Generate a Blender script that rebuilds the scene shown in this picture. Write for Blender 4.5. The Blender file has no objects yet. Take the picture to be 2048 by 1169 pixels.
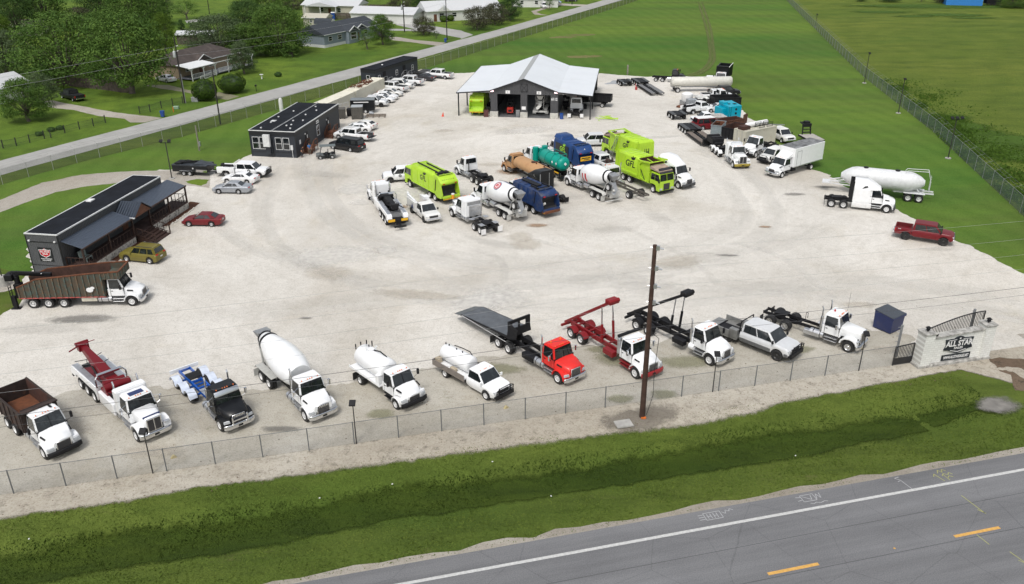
import bpy, bmesh, math, random
from mathutils import Vector, Matrix, noise as mnoise
from mathutils.geometry import delaunay_2d_cdt
R=math.radians; pi=math.pi; rnd=random.Random(7)
scene=bpy.context.scene; COL=scene.collection
# ---------------- camera (a drone about 34 m up, looking down 25 degrees)
CF,CT,CR,CH=1675.9,0.440811,-0.0027056,34.52
cd=bpy.data.cameras.new('camera'); cam=bpy.data.objects.new('camera',cd); COL.objects.link(cam)
cam.matrix_world=Matrix.Translation((0,0,CH))@Matrix.Rotation(pi/2-CT,4,'X')@Matrix.Rotation(CR,4,'Z')
cd.sensor_width=36; cd.lens=36*CF/2048; cd.clip_end=3000; cd.clip_start=.5
scene.camera=cam
# ---------------- overcast daylight
SUN_EL,SUN_ROT=R(58),R(200)
w=bpy.data.worlds.new('World'); scene.world=w; w.use_nodes=True; nt=w.node_tree
sk=nt.nodes.new('ShaderNodeTexSky'); sk.sky_type='NISHITA'; sk.sun_disc=False
sk.sun_elevation=SUN_EL; sk.sun_rotation=SUN_ROT; sk.dust_density=4; sk.air_density=1.4; sk.ozone_density=1
hs=nt.nodes.new('ShaderNodeHueSaturation'); hs.inputs['Saturation'].default_value=.35
nt.links.new(sk.outputs[0],hs.inputs['Color']); nt.links.new(hs.outputs[0],nt.nodes['Background'].inputs[0])
nt.nodes['Background'].inputs[1].default_value=.14
sd=bpy.data.lights.new('sun','SUN'); sd.energy=1.5; sd.angle=R(12); sd.color=(1,.97,.92)
sun=bpy.data.objects.new('sun',sd); COL.objects.link(sun)
_az=SUN_ROT
sdir=Vector((math.sin(_az)*math.cos(SUN_EL),math.cos(_az)*math.cos(SUN_EL),math.sin(SUN_EL)))
sun.rotation_euler=sdir.to_track_quat('Z','Y').to_euler()
scene.view_settings.view_transform='Standard'; scene.view_settings.look='None'
scene.view_settings.exposure=0.17; scene.view_settings.gamma=1; scene.cycles.transparent_max_bounces=40
# ---------------- ground points from surveyed picture coordinates
_M=cam.matrix_world.copy()
def G(p,z=0.0):
    d=_M.to_3x3()@Vector(((p[0]-1024)/CF,-(p[1]-584.5)/CF,-1)); t=(z-CH)/d.z
    return Vector((d.x*t,d.y*t,z))
def lerp(a,b,t): return a+(b-a)*t
# ---------------- materials
MATS={}
def M(key,col=(.5,.5,.5),rough=.5,metal=0,var=.12,scale=3.0,dirt=None,dscale=1.2,dlo=.55,dhi=.75,bump=0,bscale=20,coat=0,alpha=1,stripe=None,emit=0,spec=.5,dust=0):
    """procedural material: base colour broken by noise, optional blotches (dirt; on glass_dark painted reflections), optional ribs (stripe=(axis,period,depth))"""
    if key in MATS: return MATS[key]
    m=bpy.data.materials.new(key); m.use_nodes=True; n=m.node_tree.nodes; l=m.node_tree.links; b=n['Principled BSDF']
    tc=n.new('ShaderNodeTexCoord'); nz=n.new('ShaderNodeTexNoise'); nz.inputs['Scale'].default_value=scale; nz.inputs['Detail'].default_value=5
    l.new(tc.outputs['Object'],nz.inputs['Vector'])
    mr=n.new('ShaderNodeMapRange'); mr.inputs[1].default_value=.3; mr.inputs[2].default_value=.7; mr.inputs[3].default_value=1-var; mr.inputs[4].default_value=1+var*.6
    l.new(nz.outputs[0],mr.inputs[0])
    mx=n.new('ShaderNodeMix'); mx.data_type='RGBA'; mx.blend_type='MULTIPLY'; mx.inputs[0].default_value=1; mx.inputs[6].default_value=(*col,1)
    l.new(mr.outputs[0],mx.inputs[7]); out=mx.outputs[2]
    if dirt:
        n2=n.new('ShaderNodeTexNoise'); n2.inputs['Scale'].default_value=dscale; n2.inputs['Detail'].default_value=8; n2.inputs['Roughness'].default_value=.7
        l.new(tc.outputs['Object'],n2.inputs['Vector'])
        m2=n.new('ShaderNodeMapRange'); m2.inputs[1].default_value=dlo; m2.inputs[2].default_value=dhi; l.new(n2.outputs[0],m2.inputs[0])
        x2=n.new('ShaderNodeMix'); x2.data_type='RGBA'; x2.inputs[7].default_value=(*dirt,1); l.new(m2.outputs[0],x2.inputs[0]); l.new(out,x2.inputs[6]); out=x2.outputs[2]
    if dust: # road dust thrown up on the lower bodywork
        sx=n.new('ShaderNodeSeparateXYZ'); l.new(tc.outputs['Object'],sx.inputs[0]); n4=n.new('ShaderNodeTexNoise'); n4.inputs['Scale'].default_value=3.5; n4.inputs['Detail'].default_value=6; l.new(tc.outputs['Object'],n4.inputs[0])
        zr=n.new('ShaderNodeMapRange'); zr.inputs[1].default_value=1.1; zr.inputs[2].default_value=.35; l.new(sx.outputs[2],zr.inputs[0]); mu=n.new('ShaderNodeMath'); mu.operation='MULTIPLY'; l.new(zr.outputs[0],mu.inputs[0]); l.new(n4.outputs[0],mu.inputs[1]); m4=n.new('ShaderNodeMath'); m4.operation='MULTIPLY'; m4.inputs[1].default_value=dust; l.new(mu.outputs[0],m4.inputs[0])
        x4=n.new('ShaderNodeMix'); x4.data_type='RGBA'; x4.inputs[7].default_value=(.30,.275,.235,1); l.new(m4.outputs[0],x4.inputs[0]); l.new(out,x4.inputs[6]); out=x4.outputs[2]
    l.new(out,b.inputs['Base Color']); b.inputs['Roughness'].default_value=rough; b.inputs['Metallic'].default_value=metal
    b.inputs['Coat Weight'].default_value=coat; b.inputs['Specular IOR Level'].default_value=spec
    h=None
    if bump:
        n3=n.new('ShaderNodeTexNoise'); n3.inputs['Scale'].default_value=bscale; n3.inputs['Detail'].default_value=6; l.new(tc.outputs['Object'],n3.inputs['Vector'])
        bp=n.new('ShaderNodeBump'); bp.inputs['Strength'].default_value=bump; bp.inputs['Distance'].default_value=.05; l.new(n3.outputs[0],bp.inputs['Height']); h=bp
    if stripe:
        wv=n.new('ShaderNodeTexWave'); wv.bands_direction=stripe[0]; wv.inputs['Scale'].default_value=.314/stripe[1]
        l.new(tc.outputs['Object'],wv.inputs['Vector'])
        bp=n.new('ShaderNodeBump'); bp.inputs['Strength'].default_value=.9; bp.inputs['Distance'].default_value=stripe[2]; l.new(wv.outputs[0],bp.inputs['Height'])
        if h: l.new(h.outputs[0],bp.inputs['Normal'])
        h=bp
    if h: l.new(h.outputs[0],b.inputs['Normal'])
    if emit: b.inputs['Emission Color'].default_value=(*col,1); b.inputs['Emission Strength'].default_value=emit
    if alpha<1: b.inputs['Alpha'].default_value=alpha
    MATS[key]=m; return m
def paint(key,col,dirt=None,**k): return M('paint_'+key,col,rough=.28 if sum(col)>1.2 else .42,coat=.5 if sum(col)>1.2 else .15,spec=.5 if sum(col)>1.2 else .3,var=.05,dirt=dirt or tuple(.6*c+.08 for c in col),dlo=.62,dhi=.9,dust=(.75 if sum(col)>1.5 else .12),**k)
WHITE=paint('white',(.80,.81,.82)); WHITE2=paint('white_dusty',(.70,.70,.68),dirt=(.38,.34,.28),dscale=2.2)
SILVER=M('paint_silver',(.66,.67,.68),rough=.3,metal=.2,var=.05); BLACKP=paint('black',(.007,.008,.010)); REDP=paint('red',(.62,.025,.02))
MAROON=paint('maroon',(.14,.004,.009)); OXRED=paint('oxide_red',(.20,.008,.012)); BLUEP=paint('blue',(.012,.06,.26)); LIME=M('paint_lime',(.40,.62,.03),rough=.4,var=.08,dirt=(.2,.27,.04),dscale=1.6,dlo=.6,dhi=.85,coat=.2)
TEAL=paint('teal',(.0,.27,.21)); TAN=M('paint_tan',(.45,.26,.125),rough=.6,var=.1,dirt=(.3,.13,.05),dscale=1.5,dlo=.5,dhi=.75)
NAVY=M('paint_navy',(.008,.045,.17),rough=.35,var=.1,dirt=(.08,.09,.1),dscale=2); OLIVE=paint('olive_gold',(.155,.13,.022)); GREYP=paint('grey',(.22,.22,.22)); CYAN=paint('cyan',(.0,.30,.42))
BLK=M('black_steel',(.010,.010,.012),rough=.6,var=.3,scale=2,dirt=(.04,.036,.03),dlo=.6,dhi=.9,spec=.3); RUB=M('rubber',(.015,.015,.016),rough=.85,var=.3,dirt=(.1,.09,.08),dscale=3,dlo=.55,dhi=.8)
CHR=M('chrome',(.72,.73,.75),rough=.12,metal=1,var=.03); ALU=M('aluminium',(.62,.63,.65),rough=.35,metal=.85,var=.15); STL=M('galvanised',(.33,.34,.35),rough=.5,metal=.5,var=.2)
GLS=M('glass_dark',(.009,.012,.014),rough=.04,var=.3,scale=2,spec=.5,coat=.6,dirt=(.05,.06,.065),dscale=1.3,dlo=.5,dhi=.8); GLSG=M('glass_green',(.045,.065,.06),rough=.06,var=.3,scale=1.5,spec=.9,coat=1)  # paler blotches on glass_dark are sky reflections put into its colour
GRL=M('grille',(.05,.05,.055),rough=.35,metal=.5,var=.1); LENS=M('lens_clear',(.42,.44,.46),rough=.1,var=.1); RLENS=M('lens_red',(.42,.01,.01),rough=.2,var=.1); AMB=M('lens_amber',(.75,.16,.02),rough=.3)
RUST=M('rust',(.16,.055,.022),rough=.85,var=.35,scale=4,dirt=(.05,.02,.012),dscale=2,dlo=.45,dhi=.7,bump=.3); RUSTD=M('rust_dark',(.075,.028,.018),rough=.85,var=.4,scale=3,dirt=(.02,.014,.012),dscale=1.5,dlo=.45,dhi=.7)
PLAS=M('plastic_grey',(.05,.052,.055),rough=.6); WRIM=M('rim_white',(.66,.66,.66),rough=.4,var=.1,dirt=(.25,.22,.18),dscale=4,dlo=.6,dhi=.8); DRIM=M('rim_dark',(.02,.02,.02),rough=.35); HOLE=M('hub_dark',(.03,.03,.03),rough=.6)
YEL=M('yellow',(.75,.42,.02),rough=.5); REDM=M('red_mark',(.5,.01,.02),rough=.5); NAVM=M('navy_mark',(.02,.035,.12),rough=.5); WHM=M('white_mark',(.75,.75,.75),rough=.5,var=.05); BKM=M('black_mark',(.015,.018,.02),rough=.5,var=.05); GRM=M('green_mark',(.35,.65,.03),rough=.5,var=.05)
# ---------------- mesh builder
class MB:
    def __init__(s): s.v=[];s.f=[];s.mi=[];s.c=0
    def m(s,i): s.c=i; return s
    def add(s,vs,fs):
        o=len(s.v); s.v+= [tuple(v) for v in vs]; s.f+=[tuple(i+o for i in f) for f in fs]; s.mi+=[s.c]*len(fs); return s
    def hx(s,b,t): # bottom 4 + top 4 points
        return s.add(list(b)+list(t),[(3,2,1,0),(4,5,6,7),(0,1,5,4),(1,2,6,5),(2,3,7,6),(3,0,4,7)])
    def box(s,x0,x1,y0,y1,z0,z1): return s.hx([(x0,y0,z0),(x1,y0,z0),(x1,y1,z0),(x0,y1,z0)],[(x0,y0,z1),(x1,y0,z1),(x1,y1,z1),(x0,y1,z1)])
    def fr(s,x0,x1,w0,z0,X0,X1,w1,z1): # centred frustum
        return s.hx([(x0,-w0,z0),(x1,-w0,z0),(x1,w0,z0),(x0,w0,z0)],[(X0,-w1,z1),(X1,-w1,z1),(X1,w1,z1),(X0,w1,z1)])
    def prism(s,pts,y0,y1,ax='y'):
        f=(lambda p,y:(p[0],y,p[1])) if ax=='y' else ((lambda p,y:(y,p[0],p[1])) if ax=='x' else (lambda p,y:(p[0],p[1],y)))
        n=len(pts); return s.add([f(p,y0) for p in pts]+[f(p,y1) for p in pts],[tuple(range(n))[::-1],tuple(range(n,2*n))]+[(i,(i+1)%n,n+(i+1)%n,n+i) for i in range(n)])
    def loft(s,secs,closed=True,caps=True):
        n=len(secs[0]);fs=[]
        for j in range(len(secs)-1):
            for i in range(n if closed else n-1):
                k=(i+1)%n; fs.append((j*n+i,j*n+k,(j+1)*n+k,(j+1)*n+i))
        if caps and closed: fs+=[tuple(range(n))[::-1],tuple(range((len(secs)-1)*n,len(secs)*n))]
        return s.add([p for q in secs for p in q],fs)
    def lathe(s,p0,p1,prof,n=16,caps=True):
        p0=Vector(p0);d=Vector(p1)-p0; z=d.normalized(); a=z.orthogonal().normalized(); b=z.cross(a)
        return s.loft([[tuple(p0+d*t+(a*math.cos(2*pi*i/n)+b*math.sin(2*pi*i/n))*r) for i in range(n)] for t,r in prof],caps=caps)
    def cyl(s,p0,p1,r,r1=None,n=10): return s.lathe(p0,p1,[(0,r),(1,r if r1 is None else r1)],n)
    def tube(s,pts,r,n=6):
        for a,b in zip(pts,pts[1:]): s.cyl(a,b,r,n=n)
        return s
    def bar(s,a,b,w,h=None): # rectangular bar between points
        a=Vector(a);b=Vector(b);d=(b-a).normalized(); u=d.cross(Vector((0,0,1)));u=u.normalized() if u.length>.05 else Vector((0,1,0)); v=u.cross(d); h=h or w
        q=[u*(w/2)+v*(h/2),-u*(w/2)+v*(h/2),-u*(w/2)-v*(h/2),u*(w/2)-v*(h/2)]
        return s.loft([[tuple(a+c) for c in q],[tuple(b+c) for c in q]])
    def quad(s,a,b,c,d): return s.add([a,b,c,d],[(0,1,2,3)])
    def ell(s,c,rx,ry,rz,n=12,k=7):
        return s.loft([[(c[0]+rx*math.sin(pi*j/k)*math.cos(2*pi*i/n),c[1]+ry*math.sin(pi*j/k)*math.sin(2*pi*i/n),c[2]-rz*math.cos(pi*j/k)) for i in range(n)] for j in [.02]+list(range(1,k))+[k-.02]])
def mesh(name,mb,mats,bev=0,sm=35,seg=1):
    me=bpy.data.meshes.new(name); me.from_pydata(mb.v,[],mb.f)
    mats=mats if isinstance(mats,(list,tuple)) else [mats]
    for m in mats: me.materials.append(m)
    if len(mats)>1: me.polygons.foreach_set('material_index',mb.mi)
    bm=bmesh.new(); bm.from_mesh(me); bmesh.ops.recalc_face_normals(bm,faces=bm.faces)
    if bev:
        es=[e for e in bm.edges if len(e.link_faces)==2 and e.calc_face_angle(0)>.5 and e.calc_length()>bev*1.5]
        try: bmesh.ops.bevel(bm,geom=es,offset=bev,segments=seg,affect='EDGES',clamp_overlap=True)
        except Exception: pass
    bm.to_mesh(me); bm.free()
    if sm:
        me.shade_smooth(); me.set_sharp_from_angle(angle=R(sm))
    return me
def link(name,data,parent=None):
    o=bpy.data.objects.new(name,data); COL.objects.link(o)
    if parent: o.parent=parent
    return o
def part(parent,name,mb,mats,bev=0,sm=35,seg=1,label=None):
    o=link(name,mesh(name,mb,mats,bev,sm,seg),parent)
    if label: o['label']=label
    return o
def tag(o,label=None,cat=None,group=None,kind=None):
    for k,v in (('label',label),('category',cat),('group',group),('kind',kind)):
        if v: o[k]=v
    return o
def thing(name,label,cat,group=None,loc=(0,0,0),rz=0):
    o=link(name,None); o.location=loc; o.rotation_euler=(0,0,rz); return tag(o,label,cat,group)
def solo(name,mb,mats,label,cat,group=None,bev=0,sm=35,loc=None,rz=0):
    o=part(None,name,mb,mats,bev,sm); tag(o,label,cat,group)
    if loc is not None: o.location=loc; o.rotation_euler=(0,0,rz)
    return o
def copy_tree(o,parent=None):
    c=o.copy(); COL.objects.link(c); c.parent=parent
    for ch in list(o.children): copy_tree(ch,c)
    return c
_TX={}
def text(parent,name,s,mat,size,loc,x,up,depth=.006,align='CENTER',sx=1.0,shear=0,bold=0):
    """lettering as a mesh: loc = middle of the line, x = reading direction, up = up direction"""
    k=(s,size,sx,shear,bold,mat.name)
    if k not in _TX:
        cu=bpy.data.curves.new('lettering','FONT'); cu.body=s; cu.size=size; cu.align_x=align; cu.align_y='CENTER'; cu.extrude=depth; cu.shear=shear; cu.offset=bold; cu.resolution_u=3
        ob=bpy.data.objects.new('lettering',cu); COL.objects.link(ob); dg=bpy.context.evaluated_depsgraph_get(); me=bpy.data.meshes.new_from_object(ob.evaluated_get(dg))
        bpy.data.objects.remove(ob); me.transform(Matrix.Diagonal((sx,1,1,1))); me.materials.clear(); me.materials.append(mat); _TX[k]=me
    o=link(name,_TX[k],parent); x=Vector(x).normalized(); u=Vector(up).normalized(); z=x.cross(u)
    m=Matrix((x,u,z)).transposed().to_4x4(); m.translation=Vector(loc); o.matrix_local=m; return o

def interp(tab,x):
    for (a,va),(b,vb) in zip(tab,tab[1:]):
        if x<=b: return lerp(va,vb,(x-a)/(b-a)) if b>a else vb
    return tab[-1][1]
# ================= SETTING =================
U0=Vector((-32.304,42.970,0)); UA=0.246847; UU=Vector((math.cos(UA),math.sin(UA),0)); VV=Vector((-math.sin(UA),math.cos(UA),0))
def F(u,v,z=0): return U0+UU*u+VV*v+Vector((0,0,z))     # frame of the front fence: u along it, v into the yard
def hgt(P,py): # height of a vertical at P whose top shows at picture row py
    s=-(py-584.5)/CF; return CH-P.y*(math.sin(CT)-s*math.cos(CT))/(math.cos(CT)+s*math.sin(CT))
def fbm(x,y,s,o=4): return mnoise.fractal(Vector((x*s,y*s,3.7)),1,2,o)
def gh(u,v): # ground height: roadside ditch
    if v>-2.2 or v<-12.6: 
        return 0
    c=-5.9+.5*fbm(u,0,.06,2); d=.95
    if u>63: d*=max(0,1-(u-63)/6)
    t=(-2.2-v)/(-2.2-c) if v>c else (v+12.6)/(c+12.6)
    t=max(0,min(1,t)); return -d*(t*t*(3-2*t)) + .05*t*fbm(u,v,.5,3)
def grass(key,cols,big=.02,mid=.25,fine=6,streak=None,bump=.6,bstr=.15,patch=None,mow=None):
    m=bpy.data.materials.new(key); m.use_nodes=True; n=m.node_tree.nodes; l=m.node_tree.links; b=n['Principled BSDF']; tc=n.new('ShaderNodeTexCoord')
    mp=n.new('ShaderNodeMapping'); l.new(tc.outputs['Object'],mp.inputs[0])
    if streak: mp.inputs['Rotation'].default_value=(0,0,streak[0]); mp.inputs['Scale'].default_value=(streak[1],1,1)
    def N(sc,det=6,ro=.6,src=mp):
        x=n.new('ShaderNodeTexNoise'); x.inputs['Scale'].default_value=sc; x.inputs['Detail'].default_value=det; x.inputs['Roughness'].default_value=ro; l.new(src.outputs[0] if src is mp else tc.outputs['Object'],x.inputs['Vector']); return x
    a=N(big,8,.65); c=N(mid,8,.7); f=N(fine,3,.8,tc)
    def mix(fac,A,B,lo,hi,typ='MIX',amt=1.0):
        r=n.new('ShaderNodeMapRange'); r.inputs[1].default_value=lo; r.inputs[2].default_value=hi; r.inputs[4].default_value=amt; l.new(fac,r.inputs[0])
        x=n.new('ShaderNodeMix'); x.data_type='RGBA'; x.blend_type=typ; l.new(r.outputs[0],x.inputs[0])
        for k,v in ((6,A),(7,B)):
            if isinstance(v,tuple): x.inputs[k].default_value=(*v,1)
            else: l.new(v,x.inputs[k])
        return x.outputs[2]
    o=mix(a.outputs[0],cols[0],cols[1],.38,.62); o=mix(c.outputs[0],o,cols[2],.45,.72); 
    o=mix(f.outputs[0],o,(.35,.35,.35),.42,.7,'MULTIPLY',.55)
    if mow: # passes of the mower
        m2=n.new('ShaderNodeMapping'); m2.inputs['Rotation'].default_value=(0,0,mow[0]); l.new(tc.outputs['Object'],m2.inputs[0]); wv=n.new('ShaderNodeTexWave'); wv.inputs['Scale'].default_value=.314/mow[1]; wv.inputs['Distortion'].default_value=mow[2]; wv.inputs['Detail'].default_value=4; wv.inputs['Detail Scale'].default_value=.4; l.new(m2.outputs[0],wv.inputs[0]); o=mix(wv.outputs[0],o,(.72,.80,.62),.2,.9,'MULTIPLY',mow[3])
        o=mix(N(.9,8,.8,tc).outputs[0],o,(.55,.62,.5),.5,.75,'MULTIPLY',.7)
    if patch:
        p=N(patch[0],9,.75); o=mix(p.outputs[0],o,patch[1],patch[2],patch[3])
    l.new(o,b.inputs['Base Color']); b.inputs['Roughness'].default_value=.95; b.inputs['Specular IOR Level'].default_value=.15
    bp=n.new('ShaderNodeBump'); bp.inputs['Strength'].default_value=bump; bp.inputs['Distance'].default_value=bstr; l.new(f.outputs[0],bp.inputs['Height'])
    l.new(bp.outputs[0],b.inputs['Normal']); return m
GR_ROAD=grass('grass_roadside',[(.080,.128,.020),(.132,.172,.032),(.060,.090,.015)],.09,.45,9,streak=(-UA,.35),bump=.8,patch=(.3,(.15,.135,.06),.60,.78))
GR_FIELD=grass('grass_field',[(.064,.148,.022),(.148,.218,.032),(.092,.128,.030)],.022,.10,5,mow=(-.18,4.0,9,.38),streak=(-1.25,.2),patch=(.06,(.13,.12,.05),.64,.80))
GR_PAST=grass('grass_pasture',[(.128,.192,.028),(.185,.228,.038),(.090,.138,.022)],.03,.16,3,streak=(.1,.4),bump=1,bstr=.5,mow=(.5,9,25,.3),patch=(.05,(.075,.14,.022),.56,.66))
GR_LAWN=grass('grass_lawn',[(.075,.140,.018),(.142,.210,.026),(.055,.092,.014)],.035,.22,5,patch=(.08,(.12,.12,.04),.7,.85))
GR_DITCH=grass('grass_ditch',[(.042,.075,.009),(.066,.100,.013),(.032,.055,.008)],.2,.6,10,streak=(-UA,.3),bump=1)
def sheet(name,pts,z,mat,rag=0,step=.6,seed=0,kind='structure'):
    """flat polygon, its outline broken up by noise so that edges look worn, not ruled"""
    P=[]
    for a,b in zip(pts,pts[1:]+pts[:1]):
        a=Vector(a[:2]);b=Vector(b[:2]); L=(b-a).length; k=max(1,min(400,int(L/step))) if rag else 1
        nn=Vector((-(b-a).y,(b-a).x)).normalized()
        for i in range(k):
            q=a.lerp(b,i/k); o=rag*(fbm(q.x+seed,q.y,.25,3)*.9+fbm(q.x,q.y+seed,1.1,3)*.5) if rag else 0
            P.append((q.x+nn.x*o,q.y+nn.y*o,z))
    v2,_,fs,_,_,_=delaunay_2d_cdt([Vector(p[:2]) for p in P],[],[list(range(len(P)))],1,1e-4)
    me=bpy.data.meshes.new(name); me.from_pydata([(v.x,v.y,z) for v in v2],[],fs); bm=bmesh.new(); bm.from_mesh(me)
    for f in bm.faces:
        if f.normal.z<0: f.normal_flip()
    bm.to_mesh(me); bm.free(); me.materials.append(mat); o=link(name,me); return tag(o,kind=kind)
# the ground as one sheet with the ditch pressed into it
us=[-900,-500,-300,-200,-120,-80]+[-50+1.5*i for i in range(100)]+[110,150,220,350,600,1000]
vs_=[-500,-200,-80,-40,-13]+[-12.6+.2*i for i in range(53)]+[-1,2,6,15,40,80,150,260,400,700,1200]
gm=MB(); gm.v=[tuple(F(u,v,gh(u,v) if -13<v<-1.9 else 0)) for v in vs_ for u in us]
nu=len(us); gm.f=[(j*nu+i,j*nu+i+1,(j+1)*nu+i+1,(j+1)*nu+i) for j in range(len(vs_)-1) for i in range(nu-1)]; gm.mi=[0]*len(gm.f)
tag(part(None,'ground',gm,GR_ROAD,sm=60),kind='structure')
def gravel(key,c1,c2,c3,sc=7,bump=.5,weeds=None,cracks=0):
    m=bpy.data.materials.new(key); m.use_nodes=True; n=m.node_tree.nodes; l=m.node_tree.links; b=n['Principled BSDF']; tc=n.new('ShaderNodeTexCoord')
    def N(s,d=8,r=.65,dist=0):
        x=n.new('ShaderNodeTexNoise'); x.inputs['Scale'].default_value=s; x.inputs['Detail'].default_value=d; x.inputs['Roughness'].default_value=r; x.inputs['Distortion'].default_value=dist; l.new(tc.outputs['Object'],x.inputs[0]); return x.outputs[0]
    def mix(f,A,B,lo,hi,typ='MIX',amt=1):
        r=n.new('ShaderNodeMapRange'); r.inputs[1].default_value=lo; r.inputs[2].default_value=hi; r.inputs[4].default_value=amt; l.new(f,r.inputs[0]); x=n.new('ShaderNodeMix'); x.data_type='RGBA'; x.blend_type=typ; l.new(r.outputs[0],x.inputs[0])
        for k,v in ((6,A),(7,B)):
            if isinstance(v,tuple): x.inputs[k].default_value=(*v,1)
            else: l.new(v,x.inputs[k])
        return x.outputs[2]
    o=mix(N(.045,6,.6,1.2),c1,c2,.36,.62); o=mix(N(.35,9,.7,.8),o,c3,.50,.80,'MIX',.6)
    o=mix(N(.028,7,.65,.6),o,(.62,.56,.47),.50,.66,'MULTIPLY',.42); o=mix(N(.07,8,.7,.5),o,(.80,.74,.60),.56,.74,'MULTIPLY',.6)
    # swirling wheel tracks
    wv=n.new('ShaderNodeTexWave'); wv.wave_type='RINGS'; wv.rings_direction='Z'; wv.inputs['Scale'].default_value=.17; wv.inputs['Distortion'].default_value=34; wv.inputs['Detail'].default_value=5; wv.inputs['Detail Scale'].default_value=.35; wv.inputs['Detail Roughness'].default_value=.6
    mp=n.new('ShaderNodeMapping'); mp.inputs['Location'].default_value=(-14,-108,0); l.new(tc.outputs['Object'],mp.inputs[0]); l.new(mp.outputs[0],wv.inputs[0])
    o=mix(wv.outputs[0],o,(.82,.815,.80),.35,.95,'MULTIPLY',.22)
    o=mix(N(1.6,6,.75),o,(.74,.73,.70),.5,.8,'MULTIPLY',.6)
    o=mix(N(.11,9,.75,.4),o,(.30,.27,.22),.68,.80,'MIX',.4)
    o=mix(N(sc,3,.8),o,(.50,.48,.45),.50,.74,'MULTIPLY',.85); o=mix(N(2.8,5,.8),o,(.78,.76,.73),.5,.7,'MULTIPLY',.6)
    if weeds: o=mix(N(weeds[0],9,.8),o,weeds[1],weeds[2],weeds[3])
    l.new(o,b.inputs['Base Color']); b.inputs['Roughness'].default_value=.95; b.inputs['Specular IOR Level'].default_value=.2
    bp=n.new('ShaderNodeBump'); bp.inputs['Strength'].default_value=bump; bp.inputs['Distance'].default_value=.05; l.new(N(sc*1.6,4,.8),bp.inputs['Height']); l.new(bp.outputs[0],b.inputs['Normal']); return m
GV=gravel('gravel_yard',(.665,.64,.595),(.565,.54,.495),(.43,.40,.35))
GVF=gravel('gravel_front',(.50,.475,.42),(.40,.375,.32),(.27,.25,.20),9,weeds=(.45,(.13,.135,.065),.60,.76))
GVB=gravel('gravel_berm',(.50,.465,.40),(.41,.37,.305),(.25,.22,.175),7,1.0,weeds=(1.1,(.13,.115,.09),.52,.70))
GVP=gravel('gravel_path',(.43,.40,.355),(.35,.32,.28),(.25,.24,.20),6)
DIRT=gravel('dirt',(.20,.15,.105),(.14,.10,.07),(.08,.055,.035),5,1.2,weeds=(1.2,(.045,.04,.03),.55,.65))
MULCH=gravel('mulch',(.13,.06,.035),(.09,.04,.025),(.18,.09,.06),12,1)
def W(*ps): return [tuple(G(p)) for p in ps]
# yard outline, walked clockwise from the lower left
yard=W((-120,735),(0,636),(41.1,609.3),(44,560),(66,540),(50,500),(120,440),(316.9,338.1),(384.7,342.3),(441.1,338.1),(480.6,321.1),(494.8,312.7),(505,308),(560,262),(690,208),(730,172),(800,160),(842,138),(905,147),(940,146),(1000,140),(1100,140),(1180,146),(1233,150),(1295,154),(1351.4,152.7),(1388.1,154.4),(1461,172),(1484,217),(1498.1,237.3),(1529.2,253.7),(1544.7,284.8),(1582.8,297.5),(1608.2,315.8),(1623.7,332.7),(1625.1,338.9),(1664.7,351.1),(1662.9,353.4),(1714.9,388.4),(1794.3,420.7),(1829.9,440.4),(1909.3,481.5),(1947.6,495.2),(1996.8,522.5),(2048,547.1),(2150,600))
yard+=[tuple(F(110,6)),tuple(F(110,-1.6)),tuple(F(-30,-1.6))]
YD=sheet('yard',yard,.012,GV,rag=.5,step=.4)
def fadeable(m,amt=1.0,ns=1.6):
    """lets a ground layer thin out along its rim (vertex attribute 'rim': 0 at the edge, 1 inside)"""
    n=m.node_tree.nodes; l=m.node_tree.links; b=n['Principled BSDF']; at=n.new('ShaderNodeAttribute'); at.attribute_name='rim'; tc=n.new('ShaderNodeTexCoord')
    nz=n.new('ShaderNodeTexNoise'); nz.inputs['Scale'].default_value=ns; nz.inputs['Detail'].default_value=9; nz.inputs['Roughness'].default_value=.8; l.new(tc.outputs['Object'],nz.inputs[0])
    ad=n.new('ShaderNodeMath'); ad.operation='ADD'; l.new(at.outputs['Fac'],ad.inputs[0]); l.new(nz.outputs[0],ad.inputs[1])
    mr=n.new('ShaderNodeMapRange'); mr.interpolation_type='SMOOTHSTEP'; mr.inputs[1].default_value=.62; mr.inputs[2].default_value=1.12; mr.inputs[4].default_value=amt; l.new(ad.outputs[0],mr.inputs[0]); l.new(mr.outputs[0],b.inputs['Alpha']); return m
def setrim(o,vals):
    a=o.data.attributes.new('rim','FLOAT','POINT'); a.data.foreach_set('value',vals)
def drape(name,u0,u1,du,lo,hi,n,z,mat,kind='structure',rim=None):
    """strip that follows the ground between two ragged edges lo(u), hi(u)"""
    m=MB(); k=int((u1-u0)/du)+1
    for j in range(n+1):
        for i in range(k): u=u0+i*du; v=lerp(lo(u),hi(u),j/n); m.v.append(tuple(F(u,v,gh(u,v)+z)))
    m.f=[(j*k+i,j*k+i+1,(j+1)*k+i+1,(j+1)*k+i) for j in range(n) for i in range(k-1)]; m.mi=[0]*len(m.f); o=tag(part(None,name,m,mat,sm=60),kind=kind)
    if rim: setrim(o,[rim(j/n)*min(1,i/14,(k-1-i)/14) for j in range(n+1) for i in range(k)])
    return o
rg=lambda u,s: .28*fbm(u+s,0,.12,3)+.12*fbm(u,s,.7,3)+.07*fbm(u,s+3,2.6,3)
drape('gravel_strip',-45,96,.14,lambda u: interp([(-45,-2.4),(20,-2.7),(40,-3.4),(50,-3.7),(56,-2.9),(61,-2.4),(70,-2.2),(72.5,-5.2),(96,-5.8)],u)+rg(u,0),lambda u:.1,12,.035,fadeable(GVB,1,2.2),rim=lambda t:min(1,t*3.5+.02))
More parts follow.
